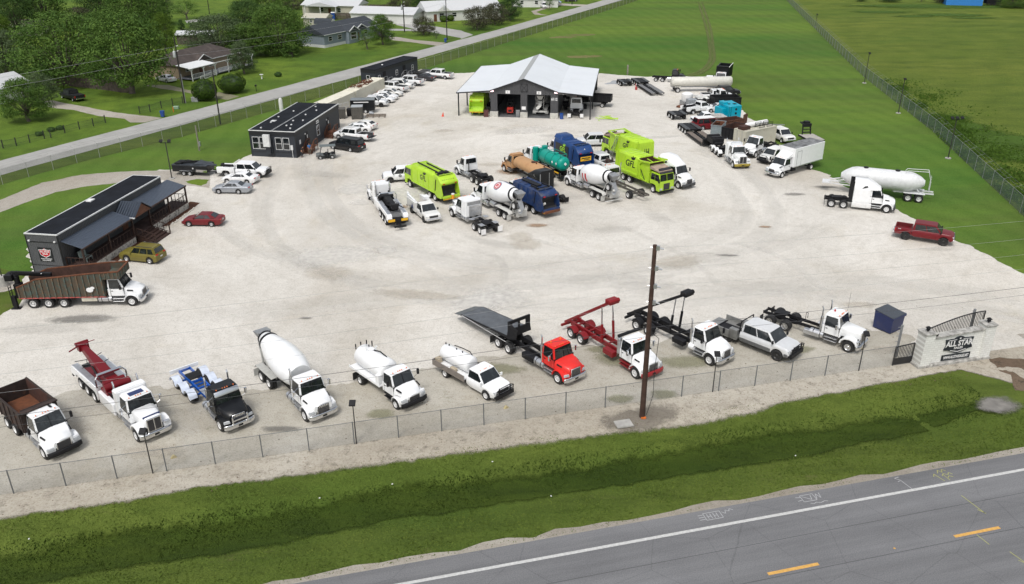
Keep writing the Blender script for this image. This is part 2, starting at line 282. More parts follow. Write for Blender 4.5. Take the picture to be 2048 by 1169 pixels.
_w=lambda u,s:(1.25+.7*fbm(u,5+s,.09,3)+.3*fbm(u,9+s,.6,3)+.16*fbm(u,s,2.2,3))*(1 if u<60 else max(.05,1-(u-60)/7))
drape('ditch',-50,70,.3,lambda u:-6.5+.5*fbm(u,0,.06,2)-_w(u,0)-.45,lambda u:-6.2+.5*fbm(u,0,.06,2)+_w(u,4)+.6,30,.03,fadeable(GR_DITCH,1,.9),rim=lambda t:min(1,t*3.4,(1-t)*2.0))
sheet('front_lot',[tuple(F(-40,-.6)),tuple(F(66,-.6)),tuple(F(70,4)),tuple(F(60,10)),tuple(F(48,8.5)),tuple(F(35,10)),tuple(F(20,8)),tuple(F(5,12)),tuple(F(-12,12)),tuple(F(-25,14)),tuple(F(-40,14))],.020,GVF,rag=.9,step=.4)
sheet('dirt_patch',[tuple(F(73.5,-1.2)),tuple(F(79,-2.0)),tuple(F(86,-2.5)),tuple(F(88,-5)),tuple(F(80,-6.2)),tuple(F(75,-6.4)),tuple(F(71.8,-5.6)),tuple(F(73,-3.5))],.036,DIRT,rag=.7,step=.25)
drape('soil_patch',38.5,46.5,.25,lambda u:-3.4+rg(u,3)*1.5,lambda u:-.4+rg(u,8)*1.5,12,.05,fadeable(gravel('soil',(.32,.29,.25),(.23,.205,.17),(.14,.12,.095),6,1),.75,1.4),rim=lambda t:min(1,t*2.5,(1-t)*2.5))
sheet('driveway',[tuple(F(81,-12.6)),tuple(F(100,-12.6)),tuple(F(100,2)),tuple(F(79,2)),tuple(F(80,-3))],.032,GVP,rag=.4,step=.5)
# mown field inside the fences, pasture beyond the right-hand one, lawns across the road
RF=[(57,76),(61.0,95),(68.0,133),(74.2,179),(82.2,223),(96.2,299),(115,398),(140,520)]
LF=[(-90,68),(-62.5,117),(-52.5,131.5),(-42.3,150.1),(-19,190),(2.3,233),(28.0,285),(60,352),(100,440)]
sheet('field',[(-77,92)]+LF[1:]+[(140,520)]+RF[::-1][1:]+[(44,70),(20,75),(-35,70)],.003,GR_FIELD)
sheet('pasture',RF+[(140,900),(900,900),(900,120),(75,80)],.006,GR_PAST)
road_u=[(-125,25),(-74.3,118.3),(-49.8,163.3),(-4.4,248.6),(34.6,326),(75,402),(150,545)]
road_l=[(-118,22),(-67.8,116.0),(-43.5,160.8),(1.0,246),(40.8,324.2),(82,398),(158,541)]
sheet('lawn',road_u+[(150,1000),(-900,1000),(-900,25)],.004,GR_LAWN)
ASPH=M('asphalt_pale',(.34,.335,.32),rough=.9,var=.12,scale=.25,dirt=(.26,.25,.235),dscale=.7,dlo=.5,dhi=.8,bump=.3,bscale=9)
sheet('road',road_u+road_l[::-1],.024,ASPH,rag=.12,step=1.2)
HW=bpy.data.materials.new('asphalt_highway'); HW.use_nodes=True
def hw():
    n=HW.node_tree.nodes; l=HW.node_tree.links; b=n['Principled BSDF']; tc=n.new('ShaderNodeTexCoord'); mp=n.new('ShaderNodeMapping'); mp.inputs['Scale'].default_value=(.06,1,1); l.new(tc.outputs['Object'],mp.inputs[0])
    def N(s,d,src): x=n.new('ShaderNodeTexNoise'); x.inputs['Scale'].default_value=s; x.inputs['Detail'].default_value=d; x.inputs['Roughness'].default_value=.65; l.new(src,x.inputs[0]); return x.outputs[0]
    a=N(.7,7,mp.outputs[0]); f=N(14,3,tc.outputs['Object']); g=N(.25,8,tc.outputs['Object'])
    cr=n.new('ShaderNodeValToRGB'); e=cr.color_ramp.elements; e[0].position=.3; e[0].color=(.138,.139,.144,1); e[1].position=.72; e[1].color=(.222,.224,.232,1); l.new(a,cr.inputs[0])
    def mul(o,f,lo,hi,c,amt):
        r=n.new('ShaderNodeMapRange'); r.inputs[1].default_value=lo; r.inputs[2].default_value=hi; r.inputs[4].default_value=amt; l.new(f,r.inputs[0]); x=n.new('ShaderNodeMix'); x.data_type='RGBA'; x.blend_type='MULTIPLY'; l.new(r.outputs[0],x.inputs[0]); l.new(o,x.inputs[6]); x.inputs[7].default_value=(*c,1); return x.outputs[2]
    vo=n.new('ShaderNodeTexVoronoi'); vo.feature='DISTANCE_TO_EDGE'; vo.inputs['Scale'].default_value=.22; vw=n.new('ShaderNodeMix'); vw.data_type='VECTOR'; vw.inputs[0].default_value=.12; nd=n.new('ShaderNodeTexNoise'); nd.inputs['Scale'].default_value=.8; nd.inputs['Detail'].default_value=6; l.new(tc.outputs['Object'],nd.inputs[0]); l.new(tc.outputs['Object'],vw.inputs[4]); l.new(nd.outputs[1],vw.inputs[5]); l.new(vw.outputs[1],vo.inputs[0]); iv=n.new('ShaderNodeMapRange'); iv.inputs[1].default_value=0; iv.inputs[2].default_value=.008; iv.inputs[3].default_value=1; iv.inputs[4].default_value=0; l.new(vo.outputs[0],iv.inputs[0])
    o=mul(cr.outputs[0],f,.35,.7,(.55,.55,.55),.8); o=mul(o,iv.outputs[0],0,1,(.55,.55,.55),.45); o=mul(o,g,.45,.7,(.85,.85,.86),.7)
    l.new(o,b.inputs['Base Color']); b.inputs['Roughness'].default_value=.85
    bp=n.new('ShaderNodeBump'); bp.inputs['Strength'].default_value=.4; bp.inputs['Distance'].default_value=.02; l.new(f,bp.inputs['Height']); l.new(bp.outputs[0],b.inputs['Normal'])
hw()
# highway in its own frame so that wear runs along the lanes
def fsheet(name,pts,z,mat,rag=0,step=.5,kind='structure'):
    o=sheet(name,[(u,v) for u,v in pts],0,mat,rag,step,kind=kind); o.matrix_world=Matrix.Translation(U0+Vector((0,0,z)))@Matrix.Rotation(UA,4,'Z'); return o
fsheet('road_shoulder_gravel',[(-300,-11.9),(300,-11.9),(300,-13),(-300,-13)],.016,gravel('shoulder',(.40,.37,.32),(.33,.30,.26),(.2,.18,.14),9,1),rag=.45,step=.2)
fsheet('highway',[(-400,-12.45),(400,-12.45),(400,-25.4),(-400,-25.4)],.030,HW)
LINE=M('road_paint_white',(.50,.50,.49),rough=.8,var=.2,scale=6); LINEY=M('road_paint_yellow',(.60,.34,.09),rough=.8,var=.2,scale=6)
fsheet('edge_line',[(-300,-13.86),(300,-13.86),(300,-14.08),(-300,-14.08)],.034,LINE); fsheet('edge_line',[(-300,-22.6),(300,-22.6),(300,-22.82),(-300,-22.82)],.034,LINE)
for k in range(-8,12): u=43.5+12.3*k; tag(fsheet('lane_dash',[(u,-18.2),(u+3.2,-18.2),(u+3.2,-18.42),(u,-18.42)],.034,LINEY),kind='structure')
SPRW=M('spray_white',(.36,.36,.37),rough=.8); SPRY=M('spray_yellow',(.34,.34,.11),rough=.8)
def spray(name,lines,mat,label,w=.05):
    m=MB()
    for ln in lines:
        for a,b in zip(ln,ln[1:]):
            d=(Vector(b)-Vector(a)); nn=Vector((-d.y,d.x)).normalized()*w/2; A=Vector(a);B=Vector(b)
            q=[A+nn,B+nn,B-nn,A-nn]; m.add([tuple(F(*c,0)) for c in q],[(0,1,2,3)])
    m.v=[(x,y,.0345) for x,y,z in m.v]; return solo(name,m,mat,label,'road marking')
def sq(u,v,pts,s=1): return [(u+a*s,v+b*s) for a,b in pts]
spray('utility_mark',[sq(42.2,-13.35,[(0,0),(1.1,0),(1.1,.62),(0,.62),(0,0)]),sq(42.2,-13.35,[(.2,.1),(.2,.52)]),sq(42.2,-13.35,[(.2,.3),(.42,.3)]),sq(42.2,-13.35,[(.42,.1),(.42,.52)]),sq(42.2,-13.35,[(.62,.1),(.62,.52)]),sq(42.2,-13.35,[(.62,.3),(.84,.3)]),sq(42.2,-13.35,[(.84,.1),(.84,.52)]),sq(42.2,-13.35,[(-.4,.5),(-.05,.5)]),sq(42.2,-13.35,[(-.4,.3),(-.05,.3)]),sq(42.2,-13.35,[(-.4,.1),(-.05,.1)]),sq(42.2,-13.35,[(1.2,.5),(1.4,.3),(1.5,.6),(1.7,.45),(1.8,.65),(2.0,.5)])],SPRW,'white sprayed HH utility mark on the highway shoulder, nearest the bottom of the photo')
spray('utility_mark',[sq(48.9,-13.3,[(0,0),(.9,0),(.9,.6),(0,.6),(0,0)]),sq(48.9,-13.3,[(.1,.5),(.6,.1),(.7,.5)]),sq(48.9,-13.3,[(-.35,.5),(0,.45)]),sq(48.9,-13.3,[(-.35,.15),(0,.2)]),sq(48.9,-13.3,[(.95,.1),(1.1,.55),(1.25,.1),(1.35,.6)]),sq(48.9,-13.3,[(.3,-.2),(.5,-.3),(.7,-.2),(1,-.3),(1.3,-.2),(1.5,-.28)])],SPRW,'white sprayed box mark with scribbled letters on the highway shoulder')
spray('utility_mark',[[(56.3,-13.86),(56.15,-12.9)],sq(55.9,-13.0,[(0,0),(.3,.05),(0,.35),(.35,.4)])],SPRW,'short white sprayed stroke running from the edge line to the gravel')
spray('utility_mark',[[(58.9,-13.7),(58.7,-12.9),(58.5,-13.15)],sq(59.0,-12.9,[(0,0),(.2,.3),(.35,0),(.5,.3),(.7,.1)]),sq(59.1,-13.2,[(0,0),(.25,.2),(.45,0),(.65,.2),(.8,0)]),sq(59.35,-13.45,[(0,0),(.2,.15),(.4,0)]),[(59.3,-13.7),(59.25,-13.1)]],SPRY,'yellow sprayed arrow and letters above the white edge line')
spray('utility_mark',[[(58.9,-15.2),(59.1,-17.0)],[(58.9,-16.6),(59.15,-17.05)]],SPRY,'long thin yellow sprayed arrow in the near lane of the highway')
spray('utility_mark',[[(57.2,-18.5),(57.3,-19.4)]],SPRY,'short yellow sprayed stroke below the right hand lane dash')
spray('utility_mark',[[(58.0,-20.2),(58.2,-21.2)],[(57.95,-20.9),(58.22,-21.25)]],SPRY,'small yellow sprayed arrow near the bottom right corner of the photo')
fsheet('paving_joint',[(-200,-18.66),(200,-18.60),(200,-18.63),(-200,-18.69)],.0325,M('tar',(.05,.05,.053),rough=.9)); fsheet('paving_joint',[(-200,-16.02),(200,-15.9),(200,-15.93),(-200,-16.05)],.0325,MATS['tar'])
mk=MB().box(-.06,.06,-.05,.05,0,.02); o=solo('road_reflector',mk,LINEY,'small yellow raised marker between the lane dashes','road marker',loc=F(51.7,-18.3,.031),rz=UA)
# driveways and paths across the road
sheet('path',W((-60,412),(0,399.8),(82.1,365.6),(164.3,349.2),(273.8,342.3),(349.1,340.4),(356.4,342.3),(418.5,349.3),(421.4,377.6),(367.7,371.9),(301.2,356),(224.5,368.3),(164.3,375.2),(109.5,384.8),(54.8,403.9),(0,424.5),(-60,450)),.014,GVP,rag=.3,step=.6)
sheet('grass_patch',W((369.2,363.5),(393.1,359.2),(417.1,360.6),(412.9,368.5),(401.6,373.1),(381.9,369.7)),.018,GR_LAWN,rag=.3,step=.3)
sheet('driveway',W((90.7,203.3),(106.1,201.6),(136.8,208.4),(188.2,217.8),(230.9,225.5),(271,230),(324.6,236.5),(287.9,245.6),(261.1,245.6),(248.4,238.5),(196.7,232.4),(145.4,220.4),(102.6,216.1),(92.4,211.8)),.02,GVP,rag=.2)
sheet('driveway',W((285.1,170.8),(338.7,170.8),(386.7,183.5),(434.7,184.9),(479.8,192.8),(454.4,201),(423.4,194.8),(366.9,184.9),(324.6,177.8)),.02,gravel('track',(.27,.25,.19),(.2,.2,.12),(.13,.15,.06),5),rag=.3)
sheet('driveway',W((772.1,75.7),(793,74.4),(831.7,80.6),(892.9,86.2),(873.6,92.2),(831.7,86.2),(770.5,79.3)),.02,GVP,rag=.2)
sheet('driveway',W((731.8,55.6),(770.5,58),(828.5,58.8),(789.8,50),(799.5,46.7),(828.5,48.3),(863.9,52.4),(920,61.2),(947.5,70.3),(922.9,78.2),(920,76.5),(888.1,70.1),(855.9,63.6),(799.5,62),(751.1,61.2)),.02,ASPH,rag=.2)
sheet('driveway',W((1075.8,19.3),(1061.7,22.9),(1068.7,29.9),(1096.9,31.3),(1082.8,29),(1073.1,24.6),(1084.6,20.2),(1119.7,11.4),(1146.1,12.7),(1167.2,12.7),(1179.5,10.2),(1146.1,8.8),(1119.7,7)),.02,GVP,rag=.2)
sheet('path',W((369.8,41.7),(416.5,36.8),(416.5,40.4),(373.4,47.1)),.02,ASPH,rag=.2)
for px,py in ((1126.8,74.7),(1158.4,70.3),(1163.7,114.3)):
    q=G((px,py)); sheet('bare_patch',[(q.x-4,q.y-1),(q.x+1,q.y-2),(q.x+5,q.y+1),(q.x-1,q.y+2)],.01,gravel('dry_grass',(.17,.16,.06),(.14,.15,.05),(.1,.12,.04),5),rag=1.6,step=.5)
sheet('mulch_bed',W((235.5,523.8),(284.7,491.5),(309.4,479.2),(283.4,472.4),(202.6,518.9)),.022,MULCH,rag=.15,step=.3)
sheet('mulch_bed',W((314.9,455.9),(339.5,451.8),(399.7,406.7),(381.9,403.9),(314.9,445)),.022,MULCH,rag=.15,step=.3)
# stones edging the beds
def stones(a,b,k,label,grp):
    r=random.Random(k); ms=[mesh('limestone_rock',MB().ell((0,0,.05),r.uniform(.12,.2),r.uniform(.1,.15),.10,6,4),M('limestone',(.5,.48,.43),rough=.9,var=.3,scale=5)) for _ in range(4)]
    for i in range(k):
        o=link('limestone_rock',ms[i%4]); o.location=a.lerp(b,(i+r.random()*.6)/k)+Vector((r.uniform(-.12,.12),r.uniform(-.12,.12),0)); o.rotation_euler=(0,0,i*1.3); tag(o,label,'rock',grp)
stones(G((240.9,521.6)),G((298.4,480)),24,'pale limestone rock edging the mulch bed beside the gold green suv','rocks edging the bed by the suv')
stones(G((342.2,450.5)),G((390.1,417.1)),24,'pale limestone rock edging the mulch bed near the dark red sedan','rocks edging the bed by the red sedan')
# worn lanes, stains and weedy patches on the gravel, thinning out at their rims
def patch_mat(key,c,amt,ns=1.6): m=M(key,c,rough=.95,var=.25,scale=2,spec=.2,bump=.3,bscale=12); fadeable(m,amt,ns); return m
TONE={'dark':patch_mat('worn_grey',(.42,.405,.38),.16),'pale':patch_mat('fresh_stone',(.72,.70,.66),.5),'brown':patch_mat('clay_stain',(.36,.24,.15),.6),'oil':patch_mat('oil_stain',(.16,.155,.145),.5),'weed':patch_mat('weedy_gravel',(.24,.24,.14),.5,2.6),'tan':patch_mat('tan_gravel',(.55,.50,.42),.35),'track':patch_mat('tyre_track',(.40,.39,.36),.07,.7),'rank':patch_mat('rank_grass',(.055,.105,.012),.9,.5),'ptrack':patch_mat('pale_track',(.74,.72,.68),.18,.7),'ftrack':patch_mat('field_track',(.15,.16,.06),.5,.7)}
_z=[.041]
def blot(px,rx,ry,tone,rot=0,name='gravel_stain'):
    q=G(px); m=MB(); rim=[]; n=20; _z[0]+=.0006; z=_z[0]; c,s=math.cos(rot),math.sin(rot)
    for j in range(6):
        for i in range(n): a=2*pi*i/n; k=j/5*(1+.3*fbm(q.x+math.cos(a),q.y+math.sin(a),.8,2)); x=rx*k*math.cos(a); y=ry*k*math.sin(a); m.v.append((q.x+x*c-y*s,q.y+x*s+y*c,z)); rim.append(1-j/5)
    m.f=[(j*n+i,j*n+(i+1)%n,(j+1)*n+(i+1)%n,(j+1)*n+i) for j in range(5) for i in range(n)]; m.mi=[0]*len(m.f); o=tag(part(None,name,m,TONE[tone],sm=60),kind='structure'); setrim(o,rim); return o
def lane(pxs,w,tone,name='tyre_track'):
    P=[G(p) for p in pxs]; Q=[]
    for i in range(len(P)-1):
        a=P[max(0,i-1)];b=P[i];c=P[i+1];d=P[min(len(P)-1,i+2)]
        for k in range(10): t=k/10; Q.append(.5*((2*b)+(c-a)*t+(2*a-5*b+4*c-d)*t*t+(3*b-a-3*c+d)*t*t*t))
    Q.append(P[-1]); m=MB(); rim=[]; N=len(Q); _z[0]+=.0006
    for i,q in enumerate(Q):
        d=(Q[min(N-1,i+1)]-Q[max(0,i-1)]).normalized(); nn=Vector((-d.y,d.x,0))
        for j in range(5): v=q+nn*w*(j/4-.5); m.v.append((v.x,v.y,_z[0])); rim.append(min((0,.6,.9,.6,0)[j],i/6,(N-1-i)/6))
    m.f=[(i*5+j,i*5+j+1,(i+1)*5+j+1,(i+1)*5+j) for i in range(N-1) for j in range(4)]; m.mi=[0]*len(m.f); o=tag(part(None,name,m,TONE[tone],sm=60),kind='structure'); setrim(o,rim)
for a in (((650,200),(600,300),(640,420),(800,500),(1050,540),(1350,530),(1540,450),(1500,350),(1380,290)),((690,230),(640,330),(690,430),(850,500),(1080,520),(1330,500),(1480,430),(1440,350)),((560,300),(520,420),(600,520),(900,600),(1300,600),(1700,560),(2060,600)),((330,640),(700,600),(1100,570),(1500,500),(1640,440)),((420,440),(520,500),(800,560),(1300,560),(1800,600),(2100,640))):
    lane(a,3.0,'track'); lane([(x+14,y+13) for x,y in a],2.0,'ptrack')
for i in range(6): r0=random.Random(i); lane([(500+i*190+r0.uniform(-60,60),470+r0.uniform(-30,30)),(620+i*190,520),(700+i*190+r0.uniform(-80,80),600+r0.uniform(-30,30))],1.2,('track','ptrack')[i%2])
r0=random.Random(12)
for i in range(34): blot((r0.uniform(640,1380),r0.uniform(255,610)),r0.uniform(1.5,7),r0.uniform(1,3.5),('dark','pale','tan','dark','pale')[i%5],r0.uniform(-.5,.5))
for p,rx,ry,t in (((612,638),.7,.35,'oil'),((1455,512),1.6,.4,'oil'),((1395,508),2.5,.5,'dark'),((1530,455),1.2,.5,'brown'),((1020,345),2.8,1.6,'brown'),((800,415),1.2,.9,'brown'),((1075,452),1.6,.8,'brown'),((985,330),2.5,1.2,'tan'),((870,395),4,2.5,'dark'),((1130,395),4,2.5,'dark'),((1300,370),4,1.5,'dark'),((1040,420),3,2,'dark'),((890,262),2.5,1.3,'tan'),((985,255),1.1,.7,'dark'),((1165,265),1.2,.6,'dark'),((1400,270),1.4,.5,'dark'),((200,800),4,2.5,'dark'),((395,840),4,2.5,'dark'),((1000,740),3,1.5,'weed'),((1235,720),2.6,2,'weed'),((1370,725),3,1.6,'weed'),((1205,700),2,1,'weed'),((1330,790),1.6,1,'weed'),((1440,700),2,1,'weed'),((1600,700),2.2,1,'weed'),((1240,800),1.5,.9,'weed'),((760,830),1.5,1,'weed'),((620,830),1.8,.8,'dark'),((560,860),2,.6,'oil'),((960,860),2,.8,'dark'),((120,860),3,1.6,'tan'),((300,905),3,1,'tan'),((1720,610),2.5,1,'tan'),((1780,700),2,1,'tan'),((80,660),5,1.5,'dark'),((160,640),4,1.2,'oil'),((1680,420),2.5,1,'dark'),((1650,375),2.2,.8,'oil'),((1880,500),3,.8,'dark'),((1590,390),2,.7,'oil')): blot(p,rx,ry,t)
TONE['mud']=patch_mat('mud',(.21,.20,.185),.95,.8); blot((1990,812),2.4,1.5,'mud',.25,'muddy_puddle')
for p,rx,ry in (((1926.9,254),5,5),((1960.8,271),7,5),((2011.6,282.2),9,6),((2025.7,310.5),8,5),((1907.2,237.1),4,3),((1983.4,296.4),6,4)): blot(p,rx,ry,'rank',.2,'rank_grass')
for p,rx,ry in (((1757.8,25),14,5),((1829.2,33.4),10,4),((1905.5,31),16,5),((1941.2,36.9),10,3),((1917.4,14.3),40,6),((1845.9,11.9),40,5)): blot(p,rx,ry,'rank',0,'rank_grass')
for a in ((1365.5,153.5),(1399.3,143.6),(1419.7,121),(1418.5,90),(1412,55),(1395,0)),((1371.1,155.5),(1406.4,145.3),(1427.6,121.6),(1425.3,90),(1420,55),(1402,0)): lane(a,1.1,'ftrack','field_track')
# litter and dark clods scattered on gravel and grass
dk=MB(); r_=random.Random(5)
for i in range(900):
    u=r_.uniform(-20,80); v=r_.gauss(-2.0,.9) if r_.random()<.7 else r_.uniform(.2,9)
    if v<-2.9: continue
    q=F(u,v); s=r_.uniform(.015,.045); dk.ell((q.x,q.y,.03),s*1.5,s,s*.7,5,3)
tag(part(None,'gravel_clods',dk,DIRT),'dark clods and stones scattered along the gravel strip','stones',kind='stuff')

# ================= FENCES =================
def meshmat(key,col,fac):
    m=bpy.data.materials.new(key); m.use_nodes=True; n=m.node_tree.nodes; l=m.node_tree.links; b=n['Principled BSDF']; tc=n.new('ShaderNodeTexCoord')
    b.inputs['Base Color'].default_value=(*col,1); b.inputs['Roughness'].default_value=.6; nz=n.new('ShaderNodeTexNoise'); nz.inputs['Scale'].default_value=6; l.new(tc.outputs['Object'],nz.inputs[0])
    mr=n.new('ShaderNodeMapRange'); mr.inputs[3].default_value=fac*.7; mr.inputs[4].default_value=fac*1.3; l.new(nz.outputs[0],mr.inputs[0]); l.new(mr.outputs[0],b.inputs['Alpha']); return m
def fence(name,label,path,h,sp,fabric,postmat,pr=.035,arm=0,rail=True,skip=0,group=None):
    t=thing(name,label,'fence',group,loc=Vector(path[0][:2]).to_3d()); o0=Vector(path[0][:2]).to_3d()
    pts=[Vector(p[:2]).to_3d()-o0 for p in path]
    pm=MB().cyl((0,0,0),(0,0,h+.04),pr,n=6)
    if arm: pm.cyl((0,0,h),(-arm*.7,arm*.35,h+.38),.02,n=4)
    pme=mesh('post',pm,postmat); n=0
    fm=MB(); rm=MB()
    for a,b in zip(pts,pts[1:]):
        L=(b-a).length; k=max(1,round(L/sp)); fm.quad(a+Vector((0,0,.05)),b+Vector((0,0,.05)),b+Vector((0,0,h-.04)),a+Vector((0,0,h-.04)))
        if rail: rm.cyl(a+Vector((0,0,h)),b+Vector((0,0,h)),.021,n=5)
        if arm:
            for q in (.2,.38):
                o=Vector((-arm*.7*q/.38,arm*.35*q/.38,h+q)); rm.cyl(a+o,b+o,.008,n=3)
        for i in range(k+(b==pts[-1])):
            if n<100: p=link('post',pme,t); p.location=a.lerp(b,i/k); n+=1
    if rail or arm: part(t,'rail',rm,postmat)
    part(t,'chain_link',fm,fabric,sm=0); return t
FM1=meshmat('chain_link_near',(.17,.18,.18),.17); FM2=meshmat('chain_link_green',(.14,.19,.17),.52); FM3=meshmat('chain_link_road',(.09,.12,.09),.34); FM4=meshmat('chain_link_garden',(.10,.11,.09),.15)
fence('chain_link_fence','long grey chain link fence between the parked front row of trucks and the highway verge',[F(-36.6,0),F(65.1,0)],1.83,3.05,FM1,M('fence_post_grey',(.15,.16,.165),rough=.55,metal=.3),.04)
fence('chain_link_fence','chain link fence with grey posts between the mown field and the pasture',[Vector(p).to_3d() for p in RF[:7]],2.1,3.6,FM2,STL,.035,arm=-1)
fence('chain_link_fence','security fence with angled barbed wire arms between the yard and the county road',[Vector(p).to_3d() for p in [(-80,84)]+LF[1:8]],2.1,3.7,FM3,M('post_pale',(.34,.35,.33),rough=.6),.03,arm=1)
# garden fences over the road
DKP=M('post_dark',(.02,.022,.02),rough=.7)
def hposts(name,label,pxs,h,fab,mat=DKP,w=.06):
    P=[G(p) for p in pxs]; t=thing(name,label,'fence',loc=P[0]); fm=MB(); rm=MB()
    for a,b in zip(P,P[1:]):
        a=a-P[0];b=b-P[0]; fm.quad(a,b,b+Vector((0,0,h*.85)),a+Vector((0,0,h*.85))); rm.cyl(a+Vector((0,0,h*.86)),b+Vector((0,0,h*.86)),.02,n=4); rm.cyl(a+Vector((0,0,h*.3)),b+Vector((0,0,h*.3)),.015,n=4)
    for a in P: part(t,'post',MB().box(-w,w,-w,w,0,h),mat).location=a-P[0]
    part(t,'rail',rm,mat); part(t,'chain_link',fm,fab,sm=0); return t
hposts('garden_fence','black post garden fence along the county road in front of the two front garden trees',[(-40,300),(6.8,297.4),(33.4,292.6),(60.2,286.3),(89.3,278.2),(102.3,276),(130.3,266.9),(159.4,259.4),(187.3,252.9),(211.3,246.1)],1.35,FM4)
hposts('garden_fence','black post garden fence between the driveway mouth and the transformer pole',[(280,228.1),(300.6,224.4),(323.2,217.3),(345.8,211.7),(366.1,207.5)],1.35,FM4)
def board_fence(label,pxs,h,mat):
    P=[G(p) for p in pxs]; t=thing('wooden_fence',label,'fence',loc=P[0]); r=random.Random(3); m=MB()
    for a,b in zip(P,P[1:]):
        L=(b-a).length; d=(b-a)/L; nrm=Vector((-d.y,d.x,0)); k=int(L/.18)
        for i in range(k):
            c=a-P[0]+d*(i+.5)*L/k; hh=h+r.uniform(-.06,.06); w=.08; q=[c-d*w-nrm*.012,c+d*w-nrm*.012,c+d*w+nrm*.012,c-d*w+nrm*.012]; m.hx(q,[x+Vector((0,0,hh)) for x in q])
    part(t,'boards',m,mat,sm=0); pm=MB()
    for a in P: part(t,'post',MB().box(-.06,.06,-.1,.02,0,h-.1),mat).location=a-P[0]
WOOD=M('weathered_wood',(.105,.085,.07),rough=.9,var=.4,scale=1.5,dirt=(.05,.04,.035),dscale=1,dlo=.45,dhi=.7)
board_fence('weathered brown board fence below the small barn shed',[(100.9,171),(130,171.9),(171,176.2),(218.9,181.6),(242.9,185.6),(260.8,186.4)],1.9,WOOD)
board_fence('dark board fence beside the long white outbuilding',[(648.3,41.1),(670.6,39.5),(693.1,38.7),(701.2,39.5)],1.9,WOOD)
board_fence('grey board fence behind the long white outbuilding',[(739.9,20.9),(757.6,21.8),(776.9,20.9)],1.9,WOOD)
# ================= POLES AND WIRES =================
POLE=M('creosote_pole',(.055,.028,.02),rough=.85,var=.4,scale=2,dirt=(.09,.06,.045),dscale=3); POLD=M('dark_pole',(.02,.018,.016),rough=.8)
def upole(label,P,h,r=.16,mat=POLE,transformer=False,brk=(),conduit=False,grp='utility poles'):
    t=thing('utility_pole',label,'utility pole',grp,loc=P); part(t,'pole',MB().cyl((0,0,0),(0,0,h),r,r*.66,12),mat)
    for z in brk:
        m=MB().box(-.1,.34,-.09,.09,z-.16,z+.16).cyl((.34,0,z),(.62,0,z-.05),.07,.05,8).cyl((-.3,0,z),(-.1,0,z),.03,n=6); b=part(t,'bracket',m,ALU); b.rotation_euler=(0,0,-.25)
    if transformer: part(t,'transformer',MB().lathe((-.42,0,h-3.6),(-.42,0,h-2.5),[(0,.24),(.05,.27),(.9,.27),(1,.15)],12).tube([(-.42,0,h-2.5),(-.42,0,h-2.1)],.05),M('transformer_grey',(.5,.52,.53),rough=.5)); part(t,'insulator',MB().cyl((.1,0,h-1.6),(.45,0,h-1.5),.06).cyl((.1,0,h-2.5),(.4,0,h-2.4),.06),WHM)
    if conduit: part(t,'conduit',MB().cyl((.2,-.05,0),(.16,-.05,h*.45),.06),STL)
    return t
PP=G((1284,835)); hs_=[13.4,11.92,10.6,9.38]
pt=upole('tall brown wooden pole with four metal brackets before the red hoist truck',PP,13.6,.21,brk=hs_,grp=None)
part(pt,'cable_drop',MB().tube([(.3,-.1,7),(.75,-.1,6.6),(.6,-.15,4),(.65,-.15,2),(.3,-.1,.3)],.02,5),BLK)
part(pt,'ground_collar',MB().box(-.1,.25,-.3,-.1,.02,.14),M('orange_plastic',(.6,.14,.02)))
PL=F(42.6-76,-1.8); PR=F(42.6+74,-1.8)
upole('dark brown wooden utility pole at the far left end of the front fence',PL,13.6,.21,brk=hs_); upole('dark brown wooden utility pole at the far right end of the front fence',PR,13.6,.21,brk=hs_)
WIRE=M('wire_grey',(.42,.42,.43),rough=.6,metal=.3); WIRB=M('wire_black',(.08,.08,.085),rough=.7)
def wire(a,b,sag,r,mat,label,name='power_line'):
    m=MB(); n=24; pts=[]
    for i in range(n+1):
        t=i/n; q=a.lerp(b,t); q.z-=4*sag*t*(1-t); pts.append(q-a)
    m.tube(pts,r,4); return solo(name,m,mat,label,'overhead wire','overhead wires',loc=a)
ords=['topmost','second from the top','third from the top','fourth from the top']
off=VV*-.1+UU*.5
for i,z in enumerate(hs_):
    wire(PP+off+Vector((0,0,z)),PL+off+Vector((0,0,z)),.9,.007,WIRE,'%s thin grey power line running left from the tall brown pole'%ords[i])
    wire(PP+off+Vector((0,0,z)),PR+off+Vector((0,0,z)),.9,.007,WIRE,'%s thin grey power line running right from the tall brown pole'%ords[i])
for z,r,o in ((7.3,.014,'upper'),(6.6,.010,'lower')):
    q=VV*.2+Vector((0,0,z)); wire(PP+q,PL+q,.6,r,WIRB,'%s thick black cable running left from the tall brown pole'%o,'telecom_cable'); wire(PP+q,PR+q,.6,r,WIRB,'%s thick black cable running right from the tall brown pole'%o,'telecom_cable')
P1=G((370,207)); upole('dark pole with pale transformer and white conduit beside the clipped round shrub',P1,11.9,.17,POLD,True,conduit=True)
P2=G((441,249)); upole('leaning bare dark pole on the near side of the county road',P2,hgt(P2,136),.13,POLD)
P3=G((809.1,64.5)); upole('dark pole with transformer between the long white outbuilding and the white gabled house',P3,9.6,.17,POLD,True)
P4=G((894.2,80.6)); upole('tall dark pole at the driveway mouth beside a blue bin',P4,hgt(P4,-8),.15,POLD,True)
P5=G((419.2,28.7)); upole('far dark pole standing in the green paddock at the top of the photo',P5,hgt(P5,-12),.14,POLD)
P6=G((743.9,43.5)); upole('thin dark pole against the long white outbuilding',P6,hgt(P6,18),.08,POLD)
P7=G((1144,9.7)); upole('far dark pole beside the county road at the top centre',P7,7,.15,POLD)
